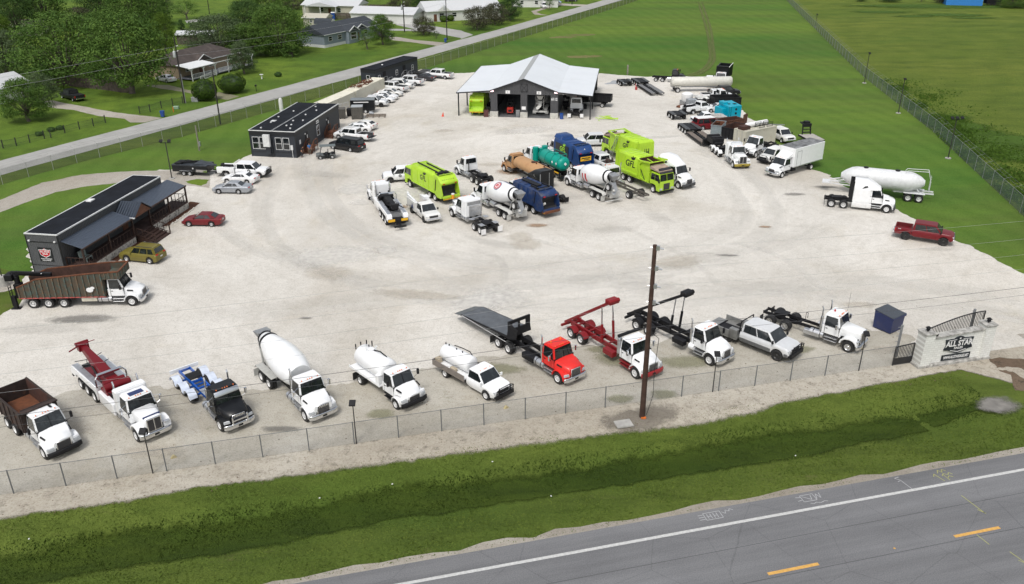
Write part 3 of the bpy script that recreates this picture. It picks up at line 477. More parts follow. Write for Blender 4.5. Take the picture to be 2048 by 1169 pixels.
for a,za,b,zb,l in ((P1,10.2,Vector((-150,40,0)),10,'upper'),(P1,8.6,Vector((-150,40,0)),8.4,'lower'),(P1,10.2,P4,9.5,'upper'),(P1,8.6,P4,8.2,'lower')):
    wire(a+Vector((0,0,za)),b+Vector((0,0,zb)),1.2,.018,WIRE,'%s thin wire running %s from the transformer pole by the round shrub'%(l,'left' if b.x<-140 else 'right'))
# flood light posts
def light_post(label,P,h,n=1,foot=True,grp='light poles',mat=None):
    r=.085 if foot else .045
    t=thing('light_pole',label,'light pole',grp,loc=P); part(t,'pole',MB().cyl((0,0,0),(0,0,h),r,r*.75,8),mat or M('pole_bronze',(.03,.028,.026),rough=.6))
    if foot: part(t,'footing',MB().cyl((0,0,0),(0,0,.12),.42,n=14),M('concrete',(.36,.35,.33),rough=.9,var=.2))
    offs={1:[0],2:[-.55,.55],3:[-.7,0,.7]}[n]
    if n>1: part(t,'crossbar',MB().box(-.75,.75,-.03,.03,h-.2,h-.12),BLK)
    for o in offs: part(t,'lamp_head',MB().hx([(o-.22,-.26,h-.04),(o+.22,-.26,h-.04),(o+.22,.12,h+.2),(o-.22,.12,h+.2)],[(o-.22,-.32,h+.08),(o+.22,-.32,h+.08),(o+.22,.06,h+.32),(o-.22,.06,h+.32)]),BLK,bev=.02)
    return t
for u,l in ((9.1,'between the rusty dump truck and the red boom wrecker'),(22.1,'in front of the white concrete mixer'),(49.2,'in front of the black hoist truck'),(62.0,'in front of the white tractor')):
    light_post('black flood light post '+l,F(u-.35 if u<10 else u,0),3.3,1,False)
light_post('twin flood light pole beside the black equipment trailer',G((344,358)),hgt(G((344,358)),282),2)
light_post('triple head flood light pole nearest the camera along the pasture fence',G((1895.9,317.5)),hgt(G((1895.9,317.5)),240),3)
light_post('single head light pole, second from the camera along the pasture fence',G((1796.5,227.2)),hgt(G((1796.5,227.2)),162),1)
light_post('single head light pole, third from the camera along the pasture fence',G((1728.5,167.1)),hgt(G((1728.5,167.1)),110),1)
light_post('single head light pole, farthest along the pasture fence',G((1630.6,55)),hgt(G((1630.6,55)),32),1)
q=G((9,572)); t=light_post('light pole rising from a tall round concrete block at the left edge',q,6.5,2,False); part(t,'footing',MB().cyl((0,0,0),(0,0,1.05),.42,n=16),MATS['concrete'])
sheet('gravel_pad',[(q.x+1.4*math.cos(a/12*2*pi),q.y+1.4*math.sin(a/12*2*pi)-.2) for a in range(12)],.016,GVP,rag=.15,step=.3)
q=G((399,302)); t=thing('meter_post','grey wooden post with an electric meter box standing on the lawn','post',loc=q); part(t,'pole',MB().cyl((0,0,0),(0,0,hgt(q,250)),.13,.11,8),M('grey_wood',(.22,.2,.17),rough=.9,var=.3)); part(t,'meter_box',MB().box(.1,.3,-.2,.15,.7,1.4),STL,bev=.02)
q=G((1254.8,149.6)); solo('marker_post',MB().box(-.15,.15,-.15,.15,0,hgt(q,131)),M('grey_wood'),'weathered grey post at the edge of the field behind the workshop','post',loc=q)
q=G((563.3,223)); solo('vent_pipe',MB().lathe((0,0,0),(0,0,2.4),[(0,.35),(.85,.35),(.95,.25),(1,.05)],14),M('tank_white',(.6,.6,.58)),'white round topped vent tank behind the dark office','tank',loc=q)
# ================= BUILDINGS =================
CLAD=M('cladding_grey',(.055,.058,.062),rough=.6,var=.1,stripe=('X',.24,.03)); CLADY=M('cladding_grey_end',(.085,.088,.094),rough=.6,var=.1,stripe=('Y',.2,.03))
SLATE=M('cladding_slate',(.024,.029,.038),rough=.55,var=.1,stripe=('X',.3,.02)); SLATEY=M('cladding_slate_end',(.024,.029,.038),rough=.55,var=.1,stripe=('Y',.3,.02)); TRIM=M('trim_black',(.012,.013,.016),rough=.5); WTR=M('trim_white',(.62,.63,.63),rough=.5)
FELT=M('roof_felt',(.010,.012,.017),spec=.2,rough=.95,var=.35,scale=.6,dirt=(.024,.028,.036),dscale=.8,bump=.3,bscale=15); RMET=M('roof_metal_grey',(.085,.105,.14),rough=.35,metal=.4,var=.1,stripe=('X',.3,.05))
DKB=M('timber_dark_brown',(.035,.016,.011),rough=.65,var=.3,scale=3); TIM=M('timber_brown',(.12,.045,.022),rough=.7,var=.3,scale=3)
def win(t,x0,x1,z0,z1,face,off,name='window',fr=WTR,gl=GLS,w=.06):
    """window with frame and pane on face 'y-' (y=off), 'x-' (x=off)"""
    f=MB(); g=MB()
    if face=='y-': B=lambda m,a,b,c,d,e,h: m.box(a,b,off-h,off-e,c,d)
    elif face=='x-': B=lambda m,a,b,c,d,e,h: m.box(off-h,off-e,a,b,c,d)
    for a,b,c,d in ((x0,x1,z0,z0+w),(x0,x1,z1-w,z1),(x0,x0+w,z0+w,z1-w),(x1-w,x1,z0+w,z1-w),(x0+w,x1-w,(z0+z1)/2-w*.4,(z0+z1)/2+w*.4)): B(f,a,b,c,d,0,.05)
    B(g,x0+w,x1-w,z0+w,z1-w,0,.02); o=part(t,name,f,fr,sm=0); part(o,'pane',g,gl,sm=0); return o
# --- sales office with porch (long grey building on the left)
A0=Vector((-45.05,77.42,0)); S=thing('sales_office','long grey clad office with black flat roof and brown timber porch beside the gold suv','building',loc=A0,rz=R(81.1))
L_,W_,H_=19.4,3.5,4.34
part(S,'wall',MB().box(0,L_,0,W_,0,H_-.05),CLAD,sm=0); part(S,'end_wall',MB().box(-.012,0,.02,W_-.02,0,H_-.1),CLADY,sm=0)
part(S,'band',MB().box(-.03,.03,-.03,W_+.03,3.45,3.55).box(-.03,.03,-.03,W_+.03,.95,1.02).box(-.04,.06,-.04,.06,0,H_).box(-.04,.06,W_-.06,W_+.04,0,H_),TRIM,sm=0)
rf=part(S,'roof',MB().box(.06,L_-.06,.06,W_-.06,H_-.05,H_+.03),FELT,sm=0); part(rf,'edge_trim',MB().box(-.06,.07,-.06,W_+.06,H_-.06,H_+.06).box(L_-.07,L_+.06,-.06,W_+.06,H_-.06,H_+.06).box(.07,L_-.07,-.06,.07,H_-.06,H_+.06).box(.07,L_-.07,W_-.07,W_+.06,H_-.06,H_+.06),WTR,sm=0)
part(rf,'roof_hatch',MB().box(9.6,10.4,2.6,3.2,H_+.03,H_+.15),WHM,sm=0)
for y in (.35,W_-.35): part(S,'corner_light',MB().box(-.15,0,y-.09,y+.09,3.55,3.68),WHM)
for a,b in ((.3,9.2),(12.6,20.7)):
    m=MB().hx([(a,-2.25,2.86),(b,-2.25,2.86),(b,-.02,3.52),(a,-.02,3.52)],[(a,-2.25,2.92),(b,-2.25,2.92),(b,-.02,3.58),(a,-.02,3.58)]); part(S,'porch_roof',m,RMET,sm=0)
    part(S,'gutter',MB().box(a-.05,b+.05,-2.36,-2.25,2.78,2.93),DKB,sm=0)
# entry gable
g0,g1=9.2,12.6; gm_=(g0+g1)/2
m=MB()
for (xa,za,xb,zb) in ((g0-.1,2.9,gm_,4.15),(gm_,4.15,g1+.1,2.9)):
    m.hx([(xa,-2.6,za),(xb,-2.6,zb),(xb,-.02,zb),(xa,-.02,za)],[(xa,-2.6,za+.07),(xb,-2.6,zb+.07),(xb,-.02,zb+.07),(xa,-.02,za+.07)])
gr_=part(S,'gable_roof',m,M('roof_metal_dark',(.03,.04,.058),rough=.35,metal=.4,stripe=('Y',.3,.05)),sm=0); part(gr_,'edge_trim',MB().bar((g0-.12,-2.62,2.93),(g0-.12,0,2.93),.12),WTR)
part(S,'gable_board',MB().prism([(g0,2.85),(g1,2.85),(gm_,4.08)],-2.48,-2.42),TIM,sm=0)
part(S,'deck',MB().box(.3,20.8,-2.2,-.01,.72,.85),M('deck_boards',(.06,.035,.03),rough=.8,stripe=('X',.15,.01)),sm=0)
STONE=M('rubble_stone',(.46,.44,.40),rough=.9,var=.2,scale=4,dirt=(.10,.09,.08),dscale=3.5,dlo=.5,dhi=.62,bump=1,bscale=4)
part(S,'stone_skirt',MB().box(.6,9.2,-2.2,-2.02,0,.72).box(12.6,20.8,-2.2,-2.02,0,.72),STONE,sm=0)
for x in (.4,4.8,9.2,12.6,16.7,20.7): part(S,'porch_post',MB().box(x-.08,x+.08,-2.2,-2.04,.85,2.9),DKB,sm=0)
def rail(t,a,b,h,mat,n,name='railing'):
    a=Vector(a);b=Vector(b); m=MB().bar(a+Vector((0,0,h)),b+Vector((0,0,h)),.09,.05).bar(a+Vector((0,0,.12)),b+Vector((0,0,.12)),.06)
    for i in range(n+1):
        q=a.lerp(b,i/n); m.bar(q,q+Vector((0,0,h)),.1 if i in (0,n) else .05)
    return part(t,name,m,mat,sm=0)
rail(S,(.5,-2.12,.85),(9.1,-2.12,.85),.95,DKB,14); rail(S,(12.7,-2.12,.85),(20.7,-2.12,.85),.95,DKB,13); rail(S,(.4,-2.1,.85),(.4,-.1,.85),.95,DKB,4); rail(S,(20.75,-2.1,.85),(20.75,-.1,.85),.95,DKB,4)
m=MB()
for i in range(5): m.box(9.4,12.4,-2.2-.45*(i+1),-2.2-.45*i,0,.72-.145*i)
part(S,'steps',m,DKB,sm=0)
for x in (9.4,12.4): rail(S,(x,-2.3,.72),(x,-4.4,.1),.95,DKB,3)
for x0,x1 in ((2,3.2),(5.5,6.7),(14,15.5),(17.5,18.7)): win(S,x0,x1,1.6,2.7,'y-',0,fr=TRIM)
dd=part(S,'door',MB().box(10.4,11.4,-.06,0,.86,2.95),TIM); part(dd,'handle',MB().box(10.5,10.6,-.12,-.06,1.8,1.95),CHR)
part(S,'porch_chair',MB().box(1.6,2.6,-1.5,-.7,1.2,1.3).hx([(1.6,-.8,1.3),(2.6,-.8,1.3),(2.6,-.65,1.3),(1.6,-.65,1.3)],[(1.6,-.7,1.9),(2.6,-.7,1.9),(2.6,-.55,1.9),(1.6,-.55,1.9)]).box(1.65,1.72,-1.45,-1.35,.85,1.2).box(2.5,2.57,-1.45,-1.35,.85,1.2),M('sage_paint',(.2,.25,.24)))
o=part(S,'wall_board',MB().box(8.0,8.5,-.1,-.04,1.7,2.5),WHM,sm=0)
# round-cornered company sign on the end wall
SG=part(S,'sign',MB().box(-.08,-.02,.95,2.45,1.45,2.95),BKM,bev=.01); cy=1.7
part(SG,'shield',MB().prism([(cy-.66,2.72),(cy-.2,2.72),(cy,2.88),(cy+.2,2.72),(cy+.66,2.72),(cy+.52,2.12),(cy,1.86),(cy-.52,2.12)],-.088,-.081,'x'),WHM)
part(SG,'shield_face',MB().prism([(cy-.6,2.66),(cy+.6,2.66),(cy+.47,2.16),(cy,1.95),(cy-.47,2.16)],-.096,-.089,'x'),REDM)
def star(m,c,r,f,n=5):
    pts=[]
    for i in range(2*n):
        a=pi/2+pi*i/n; rr=r if i%2==0 else r*.42; pts.append(f(c[0]+rr*math.cos(a),c[1]+rr*math.sin(a)))
    m.add(pts,[tuple(range(2*n))]); return m
part(SG,'star',star(MB(),(cy,2.80),.09,lambda a,b:(-.1,a,b)),REDM,sm=0)
xx,zz=(0,-1,0),(0,0,1)
text(SG,'lettering','ALL STAR',WHM,.27,(-.1,cy,2.50),xx,zz,bold=.008,sx=.85); text(SG,'lettering','SALES',WHM,.22,(-.1,cy,2.27),xx,zz,bold=.008)
text(SG,'lettering','TRUCK & EQUIPMENT',WHM,.13,(-.085,cy,1.73),xx,zz,bold=.004,sx=.95); text(SG,'lettering','ALLSTARSALES.NET',WHM,.12,(-.085,cy,1.56),xx,zz,bold=.004,sx=.95)
# --- double-wide site office
A1=Vector((-31.35,119.3,0)); O=thing('site_office','charcoal double module site office with two brown stairs and white air unit','building',loc=A1,rz=R(80.8))
L_,W_,H_=18.3,7.0,3.86
part(O,'wall',MB().box(0,L_,0,W_,.0,H_-.05),SLATE,sm=0); part(O,'end_wall',MB().box(-.012,0,.02,W_-.02,.75,3.2),SLATEY,sm=0); part(O,'band',MB().box(-.05,L_+.05,-.05,W_+.05,3.2,H_-.04).box(-.02,L_,-.03,0,.7,.78).box(-.03,0,-.03,W_+.03,.7,.78).box(-.04,.05,-.04,.05,0,3.2).box(-.04,.05,W_-.05,W_+.04,0,3.2).box(-.04,.02,3.45,3.55,0,3.2),TRIM,sm=0)
m=MB().box(-.02,L_,.05,3.42,H_-.04,H_+.05).box(-.02,L_,3.58,W_-.05,H_-.04,H_+.05); rf=part(O,'roof',m,FELT,sm=0)
part(rf,'edge_trim',MB().box(-.07,L_+.07,-.07,.05,H_-.04,H_+.09).box(-.07,L_+.07,W_-.05,W_+.07,H_-.04,H_+.09).box(-.07,L_+.07,3.42,3.58,H_,H_+.13).box(-.07,-.02,.05,W_-.05,H_-.04,H_+.08),WTR,sm=0)
part(rf,'seam',MB().box(-.08,L_+.08,3.47,3.53,H_+.13,H_+.15),TRIM,sm=0)
for i,(x,y) in enumerate(((1.2,5.6),(4.5,5.5),(8,5.8),(12,5),(3,2.4),(3.6,1.9),(6,2.6),(6.4,1.2),(10,2.2),(13,1.6),(15.5,2.7),(1.5,1.2))): part(rf,'roof_vent',MB().box(x,x+.25,y,y+.2,H_+.05,H_+.17),WHM)
part(rf,'hatch',MB().box(5.3,6.1,5.3,6.0,H_+.05,H_+.1).box(5.42,5.98,5.42,5.88,H_+.1,H_+.13),WTR)
for y0 in (.95,2.1,4.55,5.65): win(O,y0,y0+1.0,1.15,2.95,'x-',-.015)
part(O,'utility_closet',MB().box(-.55,-.02,3.75,4.45,.6,3.1),SLATE,bev=.01); part(O,'air_conditioner',MB().box(-.95,-.55,3.6,4.6,1.75,3.5).box(-.97,-.95,3.75,4.45,2.9,3.3),WTR,bev=.02); part(O,'meter_box',MB().box(-.2,-.02,.45,.8,1.2,1.9).cyl((-.1,.6,0),(-.1,.6,1.2),.04),WTR)
win(O,8.2,9.3,1.15,2.75,'y-',-.01); part(O,'notice',MB().box(1.3,1.8,-.04,-.01,1.7,2.3),WHM,sm=0)
sb=part(O,'sign_board',MB().box(7.9,9.5,-.06,-.01,2.95,3.75),BKM,sm=0); m=MB()
for i,(a,b,c,d) in enumerate(((8.1,9.3,3.05,3.2),(8.2,8.6,3.3,3.5),(8.7,9.2,3.3,3.5))): m.box(a,b,-.075,-.061,c,d)
part(sb,'lettering',m,WHM,sm=0)
def stair(t,x,y,z,w,run,mat,sgn=1):
    s=MB(); n=5; s.box(x,x+w,y-1.3,y-.05,z-.1,z)
    for i in range(n): s.box(x-run*(i+1)/n,x-run*i/n,y-1.3,y-.05,z*(1-(i+1)/n)-.02,z*(1-(i+1)/n)+.05) if sgn>0 else s.box(x+w+run*i/n,x+w+run*(i+1)/n,y-1.3,y-.05,z*(1-(i+1)/n)-.02,z*(1-(i+1)/n)+.05)
    for q in (y-1.3,y-.1):
        for xx_ in (x,x+w): s.bar((xx_,q,0),(xx_,q,z+.95),.09)
        s.bar((x,q,z+.95),(x+w,q,z+.95),.09); s.bar((x,q,z+.5),(x+w,q,z+.5),.05)
        e=x-run if sgn>0 else x+w+run; b=x if sgn>0 else x+w
        s.bar((b,q,z+.95),(e,q,.95),.09); s.bar((e,q,0),(e,q,.95),.09); s.bar((b,q,z-.1),(e,q,.05),.06,.2)
        for i in range(1,6): xq=lerp(b,e,i/6); s.bar((xq,q,z*(1-i/6)),(xq,q,z*(1-i/6)+.95),.035)
    return part(t,'stairs',s,mat,sm=0)
stair(O,3.6,0,.78,1.3,1.3,TIM); stair(O,12.4,0,.78,1.4,1.3,TIM)
for x in (3.7,12.6):
    d_=part(O,'door',MB().box(x,x+.95,-.05,0,.78,2.85),BLK,sm=0); part(d_,'door_window',MB().box(x+.5,x+.75,-.06,-.051,1.9,2.4),WHM,sm=0); part(O,'wall_lamp',MB().box(x-.25,x-.1,-.15,-.03,2.6,2.8),WHM)
# --- single module office further back
A2=Vector((-27.05,168.8,0)); T=thing('site_office','single dark module office with grey steel stairs behind the row of white pickups','building',loc=A2,rz=R(64.9))
L_,W_,H_=16.3,3.4,3.5
part(T,'wall',MB().box(0,L_,0,W_,0,H_),SLATE,sm=0); part(T,'roof',MB().box(-.08,L_+.08,-.08,W_+.08,H_,H_+.08),FELT,sm=0)
part(T,'band',MB().box(-.03,L_,-.03,0,2.85,H_-.01).box(-.03,0,-.03,W_,2.85,H_-.01).box(-.02,L_,-.02,0,.6,.66).box(-.02,0,-.02,W_,.6,.66),TRIM,sm=0)
win(T,1.3,2.1,1.2,2.4,'x-',-.01); win(T,1.0,1.8,1.2,2.3,'y-',-.01); win(T,7.5,8.3,1.2,2.3,'y-',-.01); win(T,13.8,14.5,1.2,2.3,'y-',-.01)
for x in (2.8,10.3): part(T,'door',MB().box(x,x+1,-.05,0,.7,2.75),BLK,sm=0); stair(T,x+.1,-.05,.7,1.2,1.1,STL,1)
part(T,'roof_vent',MB().ell((5,1.5,H_+.15),.2,.2,.12,8,4),WHM)
# --- workshop
A3=Vector((-9.24,145.25,0)); WS=thing('workshop','dark grey metal workshop with white roof, two open bays and a lean-to on each side','building',loc=A3,rz=R(-8))
RW=M('roof_white_metal',(.64,.67,.70),rough=.5,var=.04,scale=.3,dirt=(.58,.60,.62),dscale=.2,stripe=('Y',.3,.02)); WCL=M('workshop_cladding',(.06,.061,.066),rough=.55,var=.1,stripe=('X',.3,.03)); D_=24.8
xs=(5.7,17.3,11.5); ez,rz_,oz=4.55,6.62,4.03
def slope(xa,za,xb,zb,y0=-.25,y1=D_,t=.06): return [(xa,y0,za),(xb,y0,zb),(xb,y1,zb),(xa,y1,za)],[(xa,y0,za+t),(xb,y0,zb+t),(xb,y1,zb+t),(xa,y1,za+t)]
m=MB()
for a in ((xs[2],rz_,xs[0],ez),(xs[2],rz_,xs[1],ez),(-.2,oz,xs[0],ez-.02),(xs[1],ez-.02,23.15,oz)): m.hx(*slope(*a))
rf=part(WS,'roof',m,RW,sm=0); part(rf,'skylight',MB().hx(*slope(10.35,lerp(rz_,ez,1.15/5.8)+.065,11.45,rz_+.05,-.2,D_-.1,.01)),M('skylight_grey',(.33,.34,.34),rough=.6,var=.15),sm=0)
part(rf,'edge_trim',MB().hx(*slope(-.2,oz-.12,xs[0],ez-.14,-.32,-.25,.2)).hx(*slope(xs[0],ez-.1,xs[2],rz_-.1,-.32,-.25,.2)).hx(*slope(xs[2],rz_-.1,xs[1],ez-.1,-.32,-.25,.2)).hx(*slope(xs[1],ez-.14,23.15,oz-.12,-.32,-.25,.2)).box(-.27,-.2,-.3,D_,oz-.12,oz+.07).box(23.15,23.22,-.3,D_,oz-.12,oz+.07),TRIM,sm=0)
m=MB() # front wall with two bays
dz=3.98; m.box(5.7,6.87,0,.2,.95,dz).box(10.9,12.05,0,.2,.95,dz).box(16.05,17.3,0,.2,.95,dz).prism([(5.7,dz),(17.3,dz),(17.3,ez),(11.5,rz_),(5.7,ez)],0,.2)
part(WS,'front_wall',m,WCL,sm=0)
part(WS,'side_wall',MB().box(5.7,5.85,.2,D_-.2,0,ez),WCL,sm=0); part(WS,'side_wall',MB().box(17.15,17.3,.2,D_-.2,0,ez),WCL,sm=0); part(WS,'rear_wall',MB().box(5.7,17.3,D_-.2,D_,0,ez),WCL,sm=0)
part(WS,'floor_slab',MB().box(5.85,17.15,.0,D_-.2,.0,.05),M('slab',(.12,.125,.13),rough=.5,var=.4,scale=.6),sm=0)
CB=M('concrete_block',(.5,.49,.45),rough=.9,var=.2,dirt=(.2,.18,.15),dscale=2)
for a,b in ((5.6,6.95),(10.85,12.1),(16.0,17.4)): part(WS,'concrete_footing',MB().box(a,b,-.12,.5,0,.95),CB,bev=.03)
for x,y in ((.05,.1),(.05,8),(.05,16),(.05,24.5),(22.85,.1),(22.85,8),(22.85,16),(22.85,24.5)): part(WS,'column',MB().box(x-.1,x+.1,y-.1,y+.1,0,oz),TRIM,sm=0)
part(WS,'lean_to_wall',MB().box(17.3,22.8,D_-.3,D_-.2,0,oz),WCL,sm=0)
for x in (3.5,19.5): 
    m=MB()
    for y in (2,8,14,20): m.box(x-3.2,x+2.1,y,y+.1,3.75,3.9)
    part(WS,'rafters',m,WHM,sm=0)
v_=part(WS,'gable_vent',MB().box(10.95,12.05,-.05,0,4.5,5.75),WCL,sm=0); part(v_,'frame',MB().box(10.9,12.1,-.09,-.05,4.45,4.53).box(10.9,12.1,-.09,-.05,5.72,5.8).box(10.9,10.98,-.09,-.05,4.53,5.72).box(12.02,12.1,-.09,-.05,4.53,5.72).bar((10.98,-.08,4.53),(12.02,-.08,5.72),.06,.04).bar((12.02,-.075,4.53),(10.98,-.075,5.72),.06,.04),TRIM,sm=0)
for x,t_ in ((8.7,'1'),(14.05,'2')):
    s_=part(WS,'bay_sign',MB().box(x-.38,x+.38,-.04,0,4.08,4.6),WHM,sm=0); text(s_,'lettering',t_,BKM,.4,(x,-.05,4.33),(1,0,0),(0,0,1),bold=.01)
part(WS,'notice',MB().box(11.1,11.8,-.04,0,1.4,1.95),WHM,sm=0)
text(WS,'house_number','6112',WHM,.62,(16.7,-.03,3.3),(1,0,0),(0,0,1),depth=.02,bold=.02,sx=.85)
for x in (5.95,17.0): part(WS,'lamp',MB().box(x-.3,x+.3,-.25,-.05,4.35,4.62),M('lit_lamp',(1,.72,.74),emit=1.6),bev=.04)
# clutter inside and around the workshop
def local(T_,x,y,z=0): return T_.matrix_world@Vector((x,y,z))
bpy.context.view_layer.update()
def wl(x,y): a=R(-8); return A3+Vector((x*math.cos(a)-y*math.sin(a),x*math.sin(a)+y*math.cos(a),0))
solo('rubbish_drum',MB().lathe((0,0,0),(0,0,1.0),[(0,.3),(.5,.32),(1,.3)],12),BLUEP,'blue steel drum between the workshop and the white tractor under the lean-to','drum',loc=wl(18.0,-.1))
solo('waste_bin',MB().fr(-.3,.3,.28,0,-.34,.34,.34,1.0).box(-.36,.36,-.36,.36,1.0,1.08),STL,'grey wheeled bin inside the left workshop bay','bin',loc=wl(10.3,.9),bev=.02)
solo('tool_cabinet',MB().box(-.4,.4,-.3,.3,0,1.1).box(-.42,.42,-.32,.32,1.1,1.16),M('cabinet_maroon',(.09,.03,.03)),'dark red tool cabinet beside the left footing of the workshop','cabinet',loc=wl(4.9,-.1),bev=.02)
m=MB(); r_=random.Random(9)
for i in range(14): a=Vector((r_.uniform(-2,2),r_.uniform(-1,1),r_.uniform(.1,.4))); b=a+Vector((r_.uniform(-2,2),r_.uniform(-.8,.8),r_.uniform(-.1,.2))); m.cyl(a,b,.06,n=5)
solo('scrap_pile',m,LIME,'heap of lime green garbage truck arms lying right of the workshop','scrap metal',loc=wl(25.3,1.0))
m=MB()
for i in range(22): x,y,z=r_.uniform(-2,2),r_.uniform(-4,4),r_.uniform(0,1.4); s=r_.uniform(.2,.6); m.box(x-s,x+s,y-s,y+s,z,z+s)
solo('parts_stack',m,BLK,'dark jumble of spare parts under the right lean-to','spare parts',loc=wl(19.6,10))
m=MB()
for i in range(12): x,y,z=r_.uniform(-.7,.7),r_.uniform(-3,3),r_.uniform(0,.8); s=r_.uniform(.15,.4); m.cyl((x,y,z),(x+s,y,z+.1),s,n=10)
solo('parts_stack',m,RUB,'pile of tyres and hoses against the wall under the left lean-to','spare parts',loc=wl(4.7,8))

# ================= HOUSES ACROSS THE ROAD =================
SID_B=M('siding_blue_grey',(.20,.24,.28),rough=.7,var=.08,stripe=('Z',.2,.02)); SID_W=M('siding_white',(.62,.62,.6),rough=.7,var=.06,stripe=('Z',.25,.02)); SID_T=M('siding_tan',(.42,.40,.33),rough=.8,var=.08)
BRK=M('brick_buff',(.28,.22,.15),rough=.9,var=.25,scale=6)
SHB=M('shingle_brown',(.060,.047,.042),rough=.9,var=.3,scale=1,dirt=(.10,.08,.07),dscale=.5); SHG=M('shingle_blue_grey',(.035,.042,.052),rough=.9,var=.2,scale=1.5); RWM=M('roof_pale_metal',(.52,.53,.54),rough=.5,var=.06,stripe=('X',.5,.02))
def house(name,label,P,deg,L,D,eave,ridge,wm,rm,wins=(),hip=0,cat='house',gables=(),doors=(),base=None,ax='x',ov=.4):
    t=thing(name,label,cat,loc=P,rz=R(deg)); part(t,'wall',MB().box(0,L,0,D,0,eave),wm,sm=0)
    if base: part(t,'skirting',MB().box(-.03,L+.03,-.03,D+.03,0,.7),base,sm=0)
    m=MB(); o=ov
    if ax=='x':
        m.add([(-o,-o,eave-.12),(L+o,-o,eave-.12),(L+o,D+o,eave-.12),(-o,D+o,eave-.12),(hip-(0 if hip else o),D/2,ridge),(L-hip+(0 if hip else o),D/2,ridge)],[(0,1,5,4),(2,3,4,5),(3,0,4),(1,2,5),(0,3,2,1)])
        if not hip: part(t,'gable',MB().prism([(0,eave),(D,eave),(D/2,ridge-.1)],0,.05,'x').prism([(0,eave),(D,eave),(D/2,ridge-.1)],L-.05,L,'x'),wm,sm=0)
    else:
        m.add([(-o,-o,eave-.12),(L+o,-o,eave-.12),(L+o,D+o,eave-.12),(-o,D+o,eave-.12),(L/2,-o,ridge),(L/2,D+o,ridge)],[(0,4,5,3),(1,2,5,4),(0,1,4),(2,3,5),(0,3,2,1)])
        part(t,'gable',MB().prism([(0,eave-.1),(L,eave-.1),(L/2,ridge-.15)],-o-.02,-o+.02),wm,sm=0)
    part(t,'roof',m,rm,sm=0)
    fm=MB().box(-o,L+o,-o-.05,-o,eave-.22,eave-.06); part(t,'fascia',fm,WTR,sm=0)
    for (x,w,z0,z1) in wins: win(t,x,x+w,z0,z1,'y-',-.01,w=.09)
    for (y,w,z0,z1) in gables: win(t,y,y+w,z0,z1,'x-',-.01,w=.09)
    for x in doors: part(t,'door',MB().box(x,x+.95,-.05,0,.1,2.2),TIM,sm=0)
    return t
# brown-roofed house with white porch
B=house('house','low house with brown shingle roof and long white railed porch beside the two round shrubs',Vector((-69.5,178.0,0)),66.5,19,8.5,2.9,5.0,BRK,SHB,wins=((2,1.4,1.2,2.3),(9,1.4,1.2,2.3),(15,1.4,1.2,2.3)),hip=4.2,doors=(6,))
part(B,'cross_gable',MB().add([(5,-.6,2.85),(9.6,-.6,2.85),(7.3,-.6,4.1),(7.3,4,4.6),(5,2,3.6),(9.6,2,3.6)],[(0,2,3,4),(1,5,3,2),(0,1,2)]),SHB,sm=0)
part(B,'gable_trim',MB().bar((5,-.65,2.85),(7.3,-.65,4.1),.14).bar((9.6,-.65,2.85),(7.3,-.65,4.1),.14),WTR,sm=0)
PW=M('porch_white',(.66,.67,.67),rough=.6,var=.05)
part(B,'porch_roof',MB().hx([(-1,-4.2,2.55),(6.5,-4.2,2.55),(6.5,-.4,3.0),(-1,-.4,3.0)],[(-1,-4.2,2.65),(6.5,-4.2,2.65),(6.5,-.4,3.1),(-1,-.4,3.1)]),PW,sm=0)
part(B,'deck',MB().box(-.6,18.6,-4,-.02,.3,.42),M('deck_grey',(.12,.13,.15)),sm=0)
for x in (-.5,3,6.5,10.5,14.5,18.4): part(B,'porch_post',MB().box(x-.08,x+.08,-4.05,-3.9,0,2.6).bar((x,-3.97,2.0),(x+.7,-3.97,2.6),.09).bar((x,-3.97,2.0),(x-.7,-3.97,2.6),.09),PW,sm=0)
part(B,'porch_beam',MB().box(6.5,18.6,-4.05,-3.9,2.55,2.7).bar((18.4,-3.97,2.6),(18.4,-.3,2.7),.12),PW,sm=0)
rail(B,(-.4,-3.95,.42),(6.2,-3.95,.42),.95,PW,16); rail(B,(7.6,-3.95,.42),(18.4,-3.95,.42),.95,PW,26)
rail(B,(6.3,-4.4,.3),(.8,-5.0,0),.9,PW,12,'ramp_railing')
# blue-grey house
C_=house('house','blue grey sided house with dark hip roof and white trimmed entry gable',Vector((-47.1,218.0,0)),61,22,9.0,3.3,5.2,SID_B,SHG,wins=((1.6,1.4,1.4,2.6),(5.2,1.6,1.4,2.6),(9.2,2.2,1.0,2.9),(16,1.5,1.4,2.6)),gables=(),base=WTR,doors=(13,))
for a,b,y in ((8,12.2,-1.6),(11.5,16.5,-.9)):
    m_=(a+b)/2; part(C_,'cross_gable',MB().add([(a,y,3.1),(b,y,3.1),(m_,y,4.3),(m_,4,5.1),(a,2,3.4),(b,2,3.4)],[(0,2,3,4),(1,5,3,2),(0,1,2)]),SHG,sm=0); part(C_,'gable_trim',MB().bar((a,y-.05,3.1),(m_,y-.05,4.3),.2).bar((b,y-.05,3.1),(m_,y-.05,4.3),.2),WTR,sm=0)
part(C_,'bay_wall',MB().box(8.2,12,-1.2,-.01,0,3.1),SID_B,sm=0); win(C_,9,11.3,1.0,2.8,'y-',-1.21,w=.1)
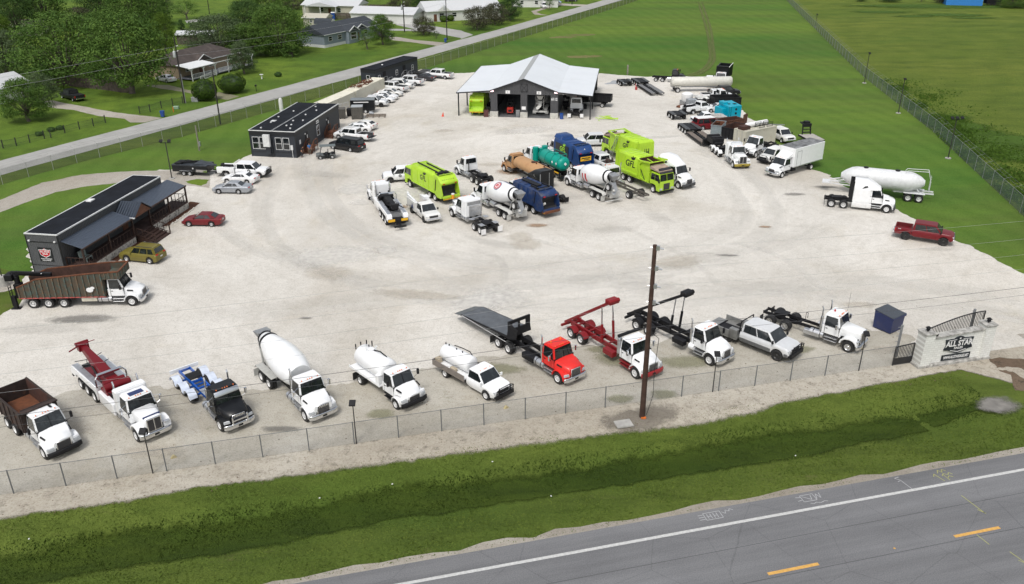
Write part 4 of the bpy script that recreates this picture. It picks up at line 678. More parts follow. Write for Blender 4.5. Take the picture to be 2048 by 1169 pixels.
# white buildings further back
house('outbuilding','long low white outbuilding with pale metal roof behind the board fence',G((702.8,45.4)),-14,20,9,2.9,4.4,SID_W,RWM,hip=0)
p3=G((854.3,45.1)); w3=house('house','white house with pale metal roof and two small front gables',p3,22,24,10,3.2,5.6,SID_W,RWM,wins=((4,1.5,1.2,2.5),(8,1.5,1.2,2.5),(16,1.5,1.2,2.5)),gables=((4,1.2,1.2,2.4),),doors=(2.2,))
for a in (3,18): part(w3,'cross_gable',MB().add([(a,-1,3.1),(a+4.4,-1,3.1),(a+2.2,-1,4.9),(a+2.2,4,5.2),(a,2,3.6),(a+4.4,2,3.6)],[(0,2,3,4),(1,5,3,2),(0,1,2)]),RWM,sm=0); part(w3,'gable_front',MB().prism([(a+.1,3.1),(a+4.3,3.1),(a+2.2,4.8)],-1.03,-1.0),SID_W,sm=0)
p1=G((606.1,29.8)); w1=house('house','pale house with white metal roof and open front porch at the top of the photo',p1,-13,19,9,3.2,4.6,SID_T,RWM,wins=((6,1.4,1,2.4),(12,1.4,1,2.4)),gables=(),doors=(9,))
part(w1,'porch_roof',MB().add([(2,-3,3.0),(13,-3,3.0),(7.5,-3,4.3),(7.5,4,4.6),(2,2,3.2),(13,2,3.2)],[(0,2,3,4),(1,5,3,2),(0,1,2)]),RWM,sm=0)
for x in (2.2,7.5,12.8): part(w1,'porch_post',MB().box(x-.1,x+.1,-2.9,-2.7,0,3.0),WTR,sm=0)
house('shed','small tan gabled shed behind the blue grey house',G((607.7,53.2)),-12,7,5,2.6,3.5,SID_T,SID_T,wins=((2,.9,1.1,2.1),))
def barn(label,P,deg,L,D,wm,rm):
    t=thing('barn_shed',label,'shed',loc=P,rz=R(deg)); part(t,'wall',MB().box(0,L,0,D,0,2.0),wm,sm=0); pr=[(-.15,1.9),(.35,2.8),(D/2,3.3),(D-.35,2.8),(D+.15,1.9)]
    part(t,'roof',MB().prism(pr,-.1,L+.1,'x'),rm,sm=0); part(t,'end_wall',MB().prism([(0,1.95),(.4,2.72),(D/2,3.2),(D-.4,2.72),(D,1.95)],-.13,-.1,'x').prism([(0,1.95),(.4,2.72),(D/2,3.2),(D-.4,2.72),(D,1.95)],L+.1,L+.13,'x'),wm,sm=0); win(t,L*.6,L*.8,1,1.7,'y-',-.01); return t
barn('small barn shed with dark gambrel roof behind the weathered board fence',G((181.3,164.2)),10,4.5,3.2,SID_T,SHG)
barn('white barn shed with dark rounded roof beside the tan gabled shed',G((629.5,62)),-10,5,3.4,SID_W,SHG)
house('house','white porch corner of a house at the left edge behind the front garden trees',G((-48,222)),68,12,8,2.9,4.6,SID_W,RWM,wins=((3,1.2,1,2.2),))
house('metal_shed','rusty pale roofed lean-to shed deep among the trees',G((355.5,89.8)),5,9,5,2.6,3.2,WOOD,RWM)
house('house','cream roofed house peeping between trees at the upper left',G((-10,75)),15,12,8,2.8,4.0,SID_T,M('roof_cream',(.45,.42,.33)),ov=.3)
house('house','white fronted house behind the dark row of round trees at the top centre',G((1023,14.9)),-5,16,8,3,4.6,SID_W,SHB,wins=((3,1.2,1,2.2),(8,1.2,1,2.2)))
house('building','bright blue metal building at the top right beyond the pasture',G((1891.2,11)),-16,11.5,8,3.6,4.4,M('metal_blue',(.03,.20,.55),rough=.5,stripe=('X',.4,.03)),M('metal_blue_roof',(.1,.3,.6)))
bb=G((1972.2,11.9)); t=thing('cargo_trailer','small black box trailer with white top right of the blue building','trailer',loc=bb); part(t,'body',MB().box(0,5,0,2.4,.6,2.5),BLK,bev=.05); part(t,'roof',MB().box(-.05,5.05,-.05,2.45,2.5,2.62),WHITE,bev=.03)
for x in (1.6,2.7): part(t,'wheel',MB().cyl((x,-.05,.4),(x,.2,.4),.4,n=12),RUB)
# small garden things
def bin_(label,P,mat,s=1):
    t=thing('wheeled_bin',label,'bin',loc=P); part(t,'body',MB().fr(-.25,.25,.25,.05,-.31,.31,.31,1.0),mat,bev=.02); part(t,'lid',MB().box(-.34,.34,-.33,.33,1.0,1.08),mat,bev=.02); return t
bin_('blue wheeled bin at the road edge near the driveway mouth',G((326,234.3)),BLUEP); bin_('blue wheeled bin at the foot of the pole by the far driveway',G((891,85.4)),BLUEP)
solo('utility_cabinet',MB().box(-.6,.6,-.4,.4,0,.8).box(-.63,.63,-.43,.43,.8,.86),STL,'grey utility cabinet beside the clipped round shrub','cabinet',loc=G((390.9,203.8)),bev=.03)
solo('utility_pedestal',MB().box(-.5,.5,-.3,.3,0,.55),M('pedestal_green',(.2,.3,.2)),'pale green utility pedestal between the blue bin and the garden fence','cabinet',loc=G((352.8,218.7)),bev=.08)
solo('marker_post',MB().cyl((0,0,0),(0,0,.9),.07,n=6),M('orange_plastic'),'small orange marker beside the green utility pedestal','post',loc=G((347.2,224.4)))
solo('bird_bath',MB().cyl((0,0,0),(0,0,.8),.12,n=8).cyl((0,0,.8),(0,0,.95),.3,.42,10),WHM,'white bird bath on the lawn right of the round shrubs','bird bath',loc=G((523.8,158.5)))
solo('mailbox',MB().box(-.05,.05,-.05,.05,0,1).box(-.14,.14,-.28,.28,1,1.3),BLK,'dark mailbox on a post beside the county road','mailbox',loc=G((513,183.3)),bev=.02)
solo('utility_box',MB().box(-.62,.62,-.45,.45,0,.1).box(-.56,.56,-.4,.4,.1,.13),M('concrete',(.36,.35,.33)),'flat concrete utility box lid in the gravel left of the tall brown pole','utility box',loc=F(41.0,-2.4,.03),rz=UA,bev=.02)
# ================= TREES =================
def leafmat(key,c,c2):
    m=bpy.data.materials.new(key); m.use_nodes=True; n=m.node_tree.nodes; l=m.node_tree.links; b=n['Principled BSDF']; tc=n.new('ShaderNodeTexCoord')
    nz=n.new('ShaderNodeTexNoise'); nz.inputs['Scale'].default_value=.45; nz.inputs['Detail'].default_value=7; nz.inputs['Roughness'].default_value=.75; l.new(tc.outputs['Object'],nz.inputs[0])
    cr=n.new('ShaderNodeValToRGB'); e=cr.color_ramp.elements; e[0].position=.35; e[0].color=(*c,1); e[1].position=.68; e[1].color=(*c2,1); l.new(nz.outputs[0],cr.inputs[0]); l.new(cr.outputs[0],b.inputs['Base Color']); b.inputs['Roughness'].default_value=.8; b.inputs['Specular IOR Level'].default_value=.2
    tr=n.new('ShaderNodeBsdfTranslucent'); l.new(cr.outputs[0],tr.inputs[0]); ms=n.new('ShaderNodeMixShader'); ms.inputs[0].default_value=.25; l.new(b.outputs[0],ms.inputs[1]); l.new(tr.outputs[0],ms.inputs[2]); l.new(ms.outputs[0],n['Material Output'].inputs[0]); return m
LF={'mid':leafmat('leaves_mid',(.042,.095,.018),(.125,.205,.038)),'dark':leafmat('leaves_dark',(.030,.068,.018),(.078,.138,.034)),'bright':leafmat('leaves_bright',(.055,.105,.012),(.115,.18,.022)),'brown':leafmat('leaves_brown',(.055,.060,.035),(.095,.090,.055)),'grey':leafmat('leaves_grey',(.058,.095,.040),(.115,.155,.070))}
BARK=M('bark',(.10,.085,.07),rough=.9,var=.4,scale=4)
def tree_mesh(seed,h,w,trunk,shape,nclump,leaves,ls):
    """crown: leaf-sized quads in many clumps spread over limbs; returns trunk mesh builder and crown mesh builder"""
    r=random.Random(seed); T=MB(); L=MB(); tr=.035*h; th=h*trunk
    T.lathe((0,0,-.2),(r.uniform(-.3,.3),r.uniform(-.3,.3),th),[(0,tr*1.5),(.12,tr),(1,tr*.7)],8)
    for c in range(nclump):
        if shape=='cone': z=r.random()**1.3; rr=(1-z)*w/2*.9+.15
        else: z=r.random(); rr=w/2*math.sqrt(max(.04,1-(2*z-.85)**2/1.35))
        a=r.uniform(0,2*pi); q=rr*math.sqrt(r.uniform(.15,1)); cz=th*.75+z*(h-th*.75)*.93; C=Vector((q*math.cos(a),q*math.sin(a),cz))
        if c%4==0: T.cyl((0,0,min(th*.9,cz*.8)),C,tr*.3,.02,5)
        cr=w*r.uniform(.09,.17) if shape!='cone' else w*r.uniform(.08,.14)
        for k in range(leaves):
            d=Vector((r.gauss(0,1),r.gauss(0,1),r.gauss(0,.8))).normalized(); p=C+Vector((d.x,d.y,d.z*.7))*cr*r.uniform(.55,1.05)
            n=(d+Vector((r.uniform(-.6,.6),r.uniform(-.6,.6),r.uniform(-.1,.9)))).normalized(); u=n.orthogonal().normalized(); u.rotate(Matrix.Rotation(r.uniform(0,6.3),3,n)); v=n.cross(u); s=ls*r.uniform(.6,1.3)
            L.add([p-u*s,p-v*s*.6,p+u*s,p+v*s*.6],[(0,1,2,3)])
    return T,L
PROT={}
def proto(key,*a):
    T,L=tree_mesh(*a); PROT[key]=(mesh('trunk',T,BARK,sm=60),mesh('crown',L,LF['mid'],sm=0),a[1],a[2])
proto('oakA',1,12,12,.22,'round',170,75,.17); proto('oakB',2,12,11,.2,'round',150,80,.17); proto('oakC',3,12,13,.12,'round',210,70,.17); proto('open',4,8,8,.3,'round',70,45,.13); proto('cone',5,8,5,.12,'cone',80,60,.13); proto('low',6,6,8,.18,'round',110,60,.13)
_cm={}
def tree(label,base,top,wpx,pk,leaf,name='tree',group='trees around the houses'):
    P=G(base); h=hgt(P,top); w=wpx/(CF/(P.y*math.cos(CT)+(CH)*math.sin(CT))); tm,cm,ph,pw=PROT[pk]
    if (pk,leaf) not in _cm: c=cm.copy(); c.materials[0]=LF[leaf]; _cm[(pk,leaf)]=c
    t=thing(name,label,'tree',group,loc=P,rz=(base[0]*.7)%6.28); a=link('trunk',tm,t); b=link('crown',_cm[(pk,leaf)],t); t.scale=(w/pw*1.1,w/pw*1.1,h/ph*1.05); return t
TR=[('huge dark green tree behind the board fence at the left',(140,168),26,178,'oakC','mid'),('tall broad tree with a bare trunk right of the board fence',(265,187),28,150,'oakA','mid'),
('bright green front garden tree with short trunk at the left edge',(58,243),158,84,'oakB','mid'),('darker grey green tree behind the front garden tree',(88,212),146,62,'low','grey'),
('tree at the far left margin beside the huge dark tree',(15,150),60,100,'oakB','grey'),('bright tree crown at the left edge above the cream roof',(5,88),28,46,'oakA','bright'),('dark tree at the upper left corner',(38,72),-22,80,'oakC','dark'),
('tall mid green tree at the top behind the huge tree',(95,62),-40,90,'oakB','mid'),('low brownish rounded tree at the top between two taller crowns',(160,44),14,54,'low','brown'),('very dark tree at the top left of centre',(200,38),-40,75,'oakC','dark'),
('mid green tree behind the tall broad tree',(200,72),22,66,'oakA','mid'),('dense mid green tree at the top, right of the very dark tree',(262,62),-22,105,'oakC','mid'),('tall tree filling the top edge above the broad tree',(305,52),-20,75,'oakB','mid'),
('yellow green tree left of the rusty shed',(334,112),27,46,'oakA','bright'),('narrow dark tree beside the yellow green tree',(366,76),38,26,'cone','dark'),('small spreading tree alone in the green paddock',(375,39),0,46,'open','mid'),
('thin grey tree at the paddock corner',(336,30),-25,26,'open','grey'),('broad grey green tree behind the brown roofed house',(440,112),30,112,'oakC','grey'),('grey green tree touching the broad tree behind the brown roof',(500,114),48,78,'oakB','mid'),
('dense dark tree right of the green paddock',(495,60),0,76,'oakC','dark'),('tallest dense tree left of the blue grey house',(560,108),10,112,'oakC','mid'),('tree behind the tallest dense tree at the top edge',(545,48),-30,72,'oakB','mid'),
('small conical tree at the edge of the lawn, left one of a pair',(544,112),60,40,'cone','mid'),('small conical tree at the edge of the lawn, right one of a pair',(584,114),60,38,'cone','mid'),('round headed tree at the right end of the white porch',(489,148),84,48,'oakB','grey'),
('small tree on the lawn in front of the blue grey house',(735,99),60,38,'open','mid'),('taller tree on the lawn before the parked dark car',(766,90),31,44,'oakB','mid'),('round brownish tree between the pole and the far driveway',(848,71),35,42,'low','brown'),
('tiny sapling right of the round brownish tree',(872,77),62,14,'open','grey'),('brownish round tree, front one of the dark row beside the county road',(955,60),15,52,'low','brown'),('brownish round tree, middle one of the dark row beside the county road',(990,50),8,48,'low','brown'),('dark tree, rear one of the row beside the county road',(1020,42),-4,44,'oakB','dark'),
('reddish brown tree at the top behind the transformer pole',(800,24),-12,44,'low','brown'),('dark tree at the top between the two white houses',(840,14),-20,44,'oakC','dark'),('dark tree at the top behind the white gabled house',(905,14),-26,66,'oakC','dark'),('dark tree right of the white gabled house',(935,22),-18,50,'oakA','dark'),
('slim tree at the top above the board fence',(725,14),-25,26,'oakA','mid'),('dark tree at the top left of the white outbuilding',(660,4),-30,66,'oakC','dark'),('dark tree at the top edge above the pale house',(700,4),-34,50,'oakB','dark'),('brownish tree left of the pale house',(585,20),-6,40,'low','brown'),('dark tree at the top edge behind the brownish tree',(620,2),-35,52,'oakC','dark'),
('dark tree behind the white fronted house at the top centre',(1000,-6),-40,60,'oakC','dark'),('small tree beside the parked white suv at the top centre',(1098,20),-6,18,'open','mid'),('dark tree at the top edge above the far driveway',(1080,-14),-45,50,'oakB','dark'),('tree at the top edge beyond the far driveway',(1130,-20),-48,56,'oakA','mid'),
('low tree at the far edge of the pasture, leftmost',(1722,4),-8,22,'low','dark'),('low wide tree at the far edge of the pasture above its bare middle',(1778,4),-10,40,'low','dark'),('small tree at the far edge of the pasture left of the blue building',(1842,4),-8,20,'open','dark'),('brown tree touching the blue building',(1878,7),-10,22,'low','brown'),('dark green tree at the top right corner',(2025,16),-8,50,'oakC','mid'),('dark green tree at the top right beside the black box trailer',(1990,10),-10,30,'low','dark')]
for a in TR: tree(*a)
def shrub(label,base,top,wpx,mat='bright',name='round_shrub',seed=1,grp=None,n=4200):
    P=G(base); h=hgt(P,top); w=wpx/(CF/(P.y*math.cos(CT)+CH*math.sin(CT))); r=random.Random(seed); L=MB()
    for i in range(n):
        d=Vector((r.gauss(0,1),r.gauss(0,1),r.gauss(0,1))).normalized(); 
        if d.z<-.75: continue
        k=(1+.16*fbm(d.x*3+seed,d.y*3+d.z*2,.9,3)); p=Vector((d.x*w/2,d.y*w/2,h*.5+d.z*h*.5))*k; nn=(d+Vector((r.uniform(-.5,.5),r.uniform(-.5,.5),r.uniform(-.3,.6)))).normalized(); u=nn.orthogonal().normalized(); u.rotate(Matrix.Rotation(r.uniform(0,6.3),3,nn)); v=nn.cross(u); s=.12*r.uniform(.6,1.3)
        L.add([p-u*s,p-v*s*.7,p+u*s,p+v*s*.7],[(0,1,2,3)])
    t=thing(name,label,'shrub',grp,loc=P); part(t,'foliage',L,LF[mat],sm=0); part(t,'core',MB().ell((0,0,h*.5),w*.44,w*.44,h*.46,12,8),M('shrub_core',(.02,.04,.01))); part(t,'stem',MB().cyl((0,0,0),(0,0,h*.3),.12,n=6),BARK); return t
LF['clip']=leafmat('leaves_clipped',(.03,.065,.008),(.055,.10,.012))
shrub('large clipped round shrub beside the transformer pole, left one of two',(412,201),158,50,'clip',seed=1); shrub('large clipped round shrub right of the first, by the track mouth',(466,186),148,52,'clip',seed=2)
for i,(x,y) in enumerate(((887.3,44.3),(901,42.7),(911.5,38.7))): shrub('yellow green bush in front of the white gabled house, %s of three'%('left','middle','right')[i],(x,y),y-13,15,'bright',seed=5+i,n=900)
for i,(x,y) in enumerate(((78.7,271.7),(102.6,263.2),(119.7,259.7),(556.7,153.6))): shrub(('dark garden shrub behind the garden fence, %s'%('leftmost','second from the left','third from the left')[i]) if i<3 else 'small spiky shrub on the lawn right of the bird bath',(x,y),y-10,14,'dark',seed=9+i,n=700)
# rank weeds along the pasture fence: beyond counting
r_=random.Random(11); L=MB()
for i in range(26000):
    t=r_.random()**1.2; y=lerp(92,175,t); xf=61+ (y-95)*.172; x=xf+abs(r_.gauss(0,1))*4.5+.3
    if mnoise.noise(Vector((x*.16,y*.16,0)))<-.08+.25*t and r_.random()<.85: continue
    h=r_.uniform(.15,.55); s=r_.uniform(.08,.2); a=r_.uniform(0,6.3); d=Vector((math.cos(a)*s,math.sin(a)*s,0)); p=Vector((x,y,h)); up=Vector((r_.uniform(-.5,.5),r_.uniform(-.5,.5),1))*s
    L.add([p-d,p-up*.7,p+d,p+up*.7],[(0,1,2,3)])
tag(part(None,'weeds',L,leafmat('leaves_weeds',(.05,.105,.012),(.085,.15,.02)),sm=0),'tall rank weeds growing along the pasture side of the fence','weeds',kind='stuff')
# tufts giving the near verge its nap
L=MB(); LD=MB()
for i in range(60000):
    u=r_.uniform(-22,78); v=-2.3-abs(r_.random())*10; 
    if v<-12.3: continue
    c=F(u,v,gh(u,v)); h=r_.uniform(.03,.09)*(1.8 if abs(v+5.9)<1.6 else 1)*(1+.6*fbm(u,v,.3,2)); a=r_.uniform(0,6.3); d=Vector((math.cos(a),math.sin(a),0))*r_.uniform(.03,.08); q=Vector((r_.uniform(-.08,.08),r_.uniform(-.08,.08),h))
    if u>69 and v>-7.2 and u<75: continue
    (LD if abs(v+6.2)<1.9+.5*fbm(u,3,.5,2) else L).add([c-d,c+d,c+q],[(0,1,2)])
tag(part(None,'grass_tufts',LD,leafmat('leaves_rank',(.040,.072,.010),(.066,.100,.015)),sm=0),'dark rank grass tufts along the bottom of the roadside ditch','grass',kind='stuff')
m_=leafmat('leaves_turf',(.078,.125,.018),(.135,.178,.032)); tag(part(None,'grass_tufts',L,m_,sm=0),'short grass tufts covering the verge and ditch between the gravel and the highway','grass',kind='stuff')

# ================= VEHICLE KIT =================  x forward, y left, z up; x=0 at the rearmost axle
_WH={}
def wheel(t,x,y,r=.5,w=.28,rim=None,dual=False,z=None,name='wheel',spin=0):
    """tyre with a rim that sits inside it; dual = pair of tyres with a deep-set rim"""
    rim=rim or WRIM; k=(r,w,rim.name,dual); s=1 if y>0 else -1
    if k not in _WH:
        m=MB(); ri=r*.56
        def ty(o): m.lathe((0,o,0),(0,o+w,0),[(.1,ri),(0,ri*1.12),(.0,r*.84),(.08,r*.95),(.2,r),(.8,r),(.92,r*.95),(1,r*.84),(1,ri*1.12),(.9,ri)],20,caps=False)
        ty(-w/2)
        if dual: ty(-w*1.62)
        q=MB(); dp=w*.55 if dual else w*.16; e=w/2
        q.m(0).lathe((0,-w*.4,0),(0,e,0),[(0,ri*.98),(1,ri*1.02),(1,ri*.92)],18,caps=False)
        q.lathe((0,e,0),(0,e-dp,0),[(0,ri*.92),(.9,ri*.80),(1,ri*.42)],18,caps=False); q.lathe((0,e-dp,0),(0,e-dp*(.35 if dual else .2),0),[(0,ri*.42),(.6,ri*.36),(1,ri*.26)],12)
        for i in range(8):
            a=2*pi*i/8; q.m(1).cyl((math.cos(a)*ri*.64,e-dp*.9,math.sin(a)*ri*.64),(math.cos(a)*ri*.64,e-dp*.72,math.sin(a)*ri*.64),ri*.10,n=6)
        _WH[k]=(mesh('wheel',m,RUB,sm=50),mesh('rim',q,[rim,HOLE],sm=40))
    a=link(name,_WH[k][0],t); a.location=(x,y,r if z is None else z); b=link('rim',_WH[k][1],a)
    if s<0: a.rotation_euler=(0,0,pi)
    return a
PLACED=[]
def place(t,f,r,side,ht=1.05,slide=0):
    """stand a vehicle on the ground from where its near-side front and rear tyres touch it; returns the wheelbase"""
    A=G(f);B=G(r); d=(A-B); L=d.length; d/=L; left=Vector((-d.y,d.x,0)); c=B+left*(-ht if side=='L' else ht)+d*slide
    t.location=c; t.rotation_euler=(0,0,math.atan2(d.y,d.x)); PLACED.append((t,L)); return L
def ring(x,zb,zs,zt,w,cr=.03,tum=.9): return [(x,w*.96,zb),(x,w,zb+(zs-zb)*.45),(x,w*.985,zs),(x,w*tum,zt-.01),(x,w*.5,zt+cr*.8),(x,0,zt+cr),(x,-w*.5,zt+cr*.8),(x,-w*tum,zt-.01),(x,-w*.985,zs),(x,-w,zb+(zs-zb)*.45),(x,-w*.96,zb)]
def interp(tab,x):
    for (a,va),(b,vb) in zip(tab,tab[1:]):
        if x<=b: return lerp(va,vb,(x-a)/(b-a)) if b>a else vb
    return tab[-1][1]
def shell(x0,x1,w,top,axles,rw,gc=.27,drop=.12,nose=.10,tail=.06,step=.13):
    """painted lower body with real wheel arches; top = [(x,z)...]"""
    xs={x0,x1}; x=x0
    while x<x1: xs.add(round(x,3)); x+=step
    Ra=rw*1.17
    for a in axles:
        for q in range(9): xs.add(round(a+Ra*math.cos(pi*q/8),3))
        xs.add(round(a-Ra-.01,3)); xs.add(round(a+Ra+.01,3))
    for p in top: xs.add(p[0])
    out=[]
    for x in sorted(v for v in xs if x0<=v<=x1):
        zb=gc
        e0=max(0,1-(x-x0)/.35); e1=max(0,1-(x1-x)/.45); zb+=.12*e0+.10*e1
        for a in axles:
            if abs(x-a)<Ra: zb=max(zb,rw+math.sqrt(max(0,Ra*Ra-(x-a)**2)))
        zt=interp(top,x)-.05*e0**2-.08*e1**2; W=w*(1-tail*e0**2-nose*e1**2-.03*max(0,1-(x1-x)/1.2))
        zb=min(zb,zt-.12); out.append(ring(x,zb,max(zb+.05,zt-drop),zt,W))
    return MB().loft(out)
def glasshouse(t,xb0,xb1,xt0,xt1,wb,wt,zb,zt,pm,splits=(.5,),sill=.06,rear=True,name='cabin',gl=GLS,bev=.07,side=(.06,.95)):
    """roof and pillars with panes let on to every face"""
    m=MB().fr(xb0,xb1,wb,zb,xt0,xt1,wt,zt); c=part(t,name,m,pm,bev=bev,seg=2,sm=50)
    B=[Vector((xb0,wb,zb)),Vector((xb1,wb,zb))]; T=[Vector((xt0,wt,zt)),Vector((xt1,wt,zt))]
    def face(a,b,d,e,u0,u1,v0,v1,off): # a,b bottom; d,e top
        P=lambda u,v:(a.lerp(b,u)).lerp(d.lerp(e,u),v); n=(b-a).cross(d-a).normalized(); ctr=Vector(((xb0+xb1)/2,0,(zb+zt)/2))
        if n.dot(P(.5,.5)-ctr)<0: n=-n
        return [tuple(P(u,v)+n*off) for u,v in ((u0,v0),(u1,v0),(u1,v1),(u0,v1))]
    def pane(nm,*q):
        g=MB()
        for f in q: g.quad(*f)
        return part(t,nm,g,gl,sm=0)
    fl=lambda v:Vector((v.x,-v.y,v.z))
    pane('windshield',face(fl(B[1]),B[1],fl(T[1]),T[1],.05,.95,.06,.90,.012))
    if rear: pane('rear_window',face(fl(B[0]),B[0],fl(T[0]),T[0],.10,.90,.2,.85,.012))
    for sgn in (1,-1):
        f=(lambda v:v) if sgn>0 else fl; s=[side[0]]+list(splits)+[side[1]]
        pane('side_window',*[face(f(B[0]),f(B[1]),f(T[0]),f(T[1]),a+.015,b-.015,sill+.04,.86,.012) for a,b in zip(s,s[1:])])
    return c
def mirrors(t,x,y,z,mat,h=.16,w=.2,arm=0):
    for s in (1,-1):
        m=MB().box(x-.06,x+.06,min(s*y,s*(y+w)),max(s*y,s*(y+w)),z,z+h)
        if arm: m.bar((x-.1,s*(y-arm),z+h*.9),(x,s*y,z+h*.9),.03).bar((x-.1,s*(y-arm),z+h*.1),(x,s*y,z+h*.1),.03)
        part(t,'mirror',m,mat,bev=.02)
def lamps(t,x,y,z,w,h,mat,name='headlight',d=.05):
    for s in (1,-1): part(t,name,MB().box(x-d,x+d,min(s*y,s*(y+w)),max(s*y,s*(y+w)),z,z+h),mat,bev=.015)
def emblem(t,x,z,y,s=1): # round black company mark on both doors
    for sg in (1,-1):
        m=MB().lathe((x,sg*y,z),(x,sg*(y+.012),z),[(0,.2*s),(1,.2*s)],14); a=part(t,'door_emblem',m,BKM,sm=0); m=MB(); star(m,(x,z),.13*s,lambda a,b:(a,sg*(y+.016),b)); part(a,'star',m,WHM,sm=0)
def sedan(label,f,r,side,pm,L=4.8,w=.91,roof=1.44,rim=None,group='parked cars',cat='car',name='sedan',coupe=False,suv=0,glass=GLS,front_x=None,wb=None,gc=.25,grille=True):
    t=thing(name,label,cat,group); wb_=place(t,f,r,side,w-.1); wb=wb or min(max(wb_,2.55),3.1); fo=.9; ro=L-wb-fo; rw=.34 if not suv else .38
    if suv==0: top=[(-ro,.93),(-ro+.15,1.0),(-.35,1.02),(wb*.5,.98),(wb-.15,.95),(wb+fo-.35,.80),(wb+fo,.66)]
    elif suv==1: top=[(-ro,1.05),(-ro+.1,1.12),(wb-.1,1.10),(wb+fo-.15,1.0),(wb+fo,.85)]
    part(t,'body',shell(-ro,wb+fo,w,top,(0,wb),rw,gc=gc,tail=.10 if not suv else .04,nose=.16 if not suv else .07),pm,sm=40)
    part(t,'underbody_light_block',MB().box(-ro+.25,wb+fo-.25,-w+.28,w-.28,gc-.02,.62),PLAS,sm=0)  # plain dark box added between the wheels to block light
    if suv==0:
        xb0=-.62 if not coupe else -.45; glasshouse(t,xb0,wb-.35,.18 if not coupe else .35,wb-1.25,w*.93,w*.70,.97,roof,pm,(.48,) if not coupe else (.4,),bev=.09,gl=glass,side=(.2,.93))
    else: glasshouse(t,-ro+.06,wb-.42,-ro+.35,wb-1.0,w*.95,w*.80,1.08,roof,pm,(.3,.62),bev=.07,gl=glass)
    for x,y in ((0,1),(0,-1),(wb,1),(wb,-1)): wheel(t,x,y*(w-.11),rw,.22,rim or ALU)
    zl=.66 if not suv else .82; lamps(t,wb+fo-.16,w*.52,zl-.04,w*.30,.13,LENS,d=.12); lamps(t,-ro+.03,w*.45,zl+.16,w*.42,.12,RLENS,'taillight',d=.05)
    if grille: part(t,'grille',MB().box(wb+fo-.05,wb+fo+.01,-w*.42,w*.42,.45,.60),GRL,bev=.02)
    part(t,'license_plate',MB().box(-ro-.03,-ro+.02,-.16,.16,.68,.80),WHM,sm=0); mirrors(t,wb-.62,w*.93,1.0,pm,.13,.17)
    if suv: part(t,'roof_rack',MB().bar((-ro+.5,w*.68,roof+.05),(wb-1.2,w*.68,roof+.05),.04).bar((-ro+.5,-w*.68,roof+.05),(wb-1.2,-w*.68,roof+.05),.04),PLAS)
    return t
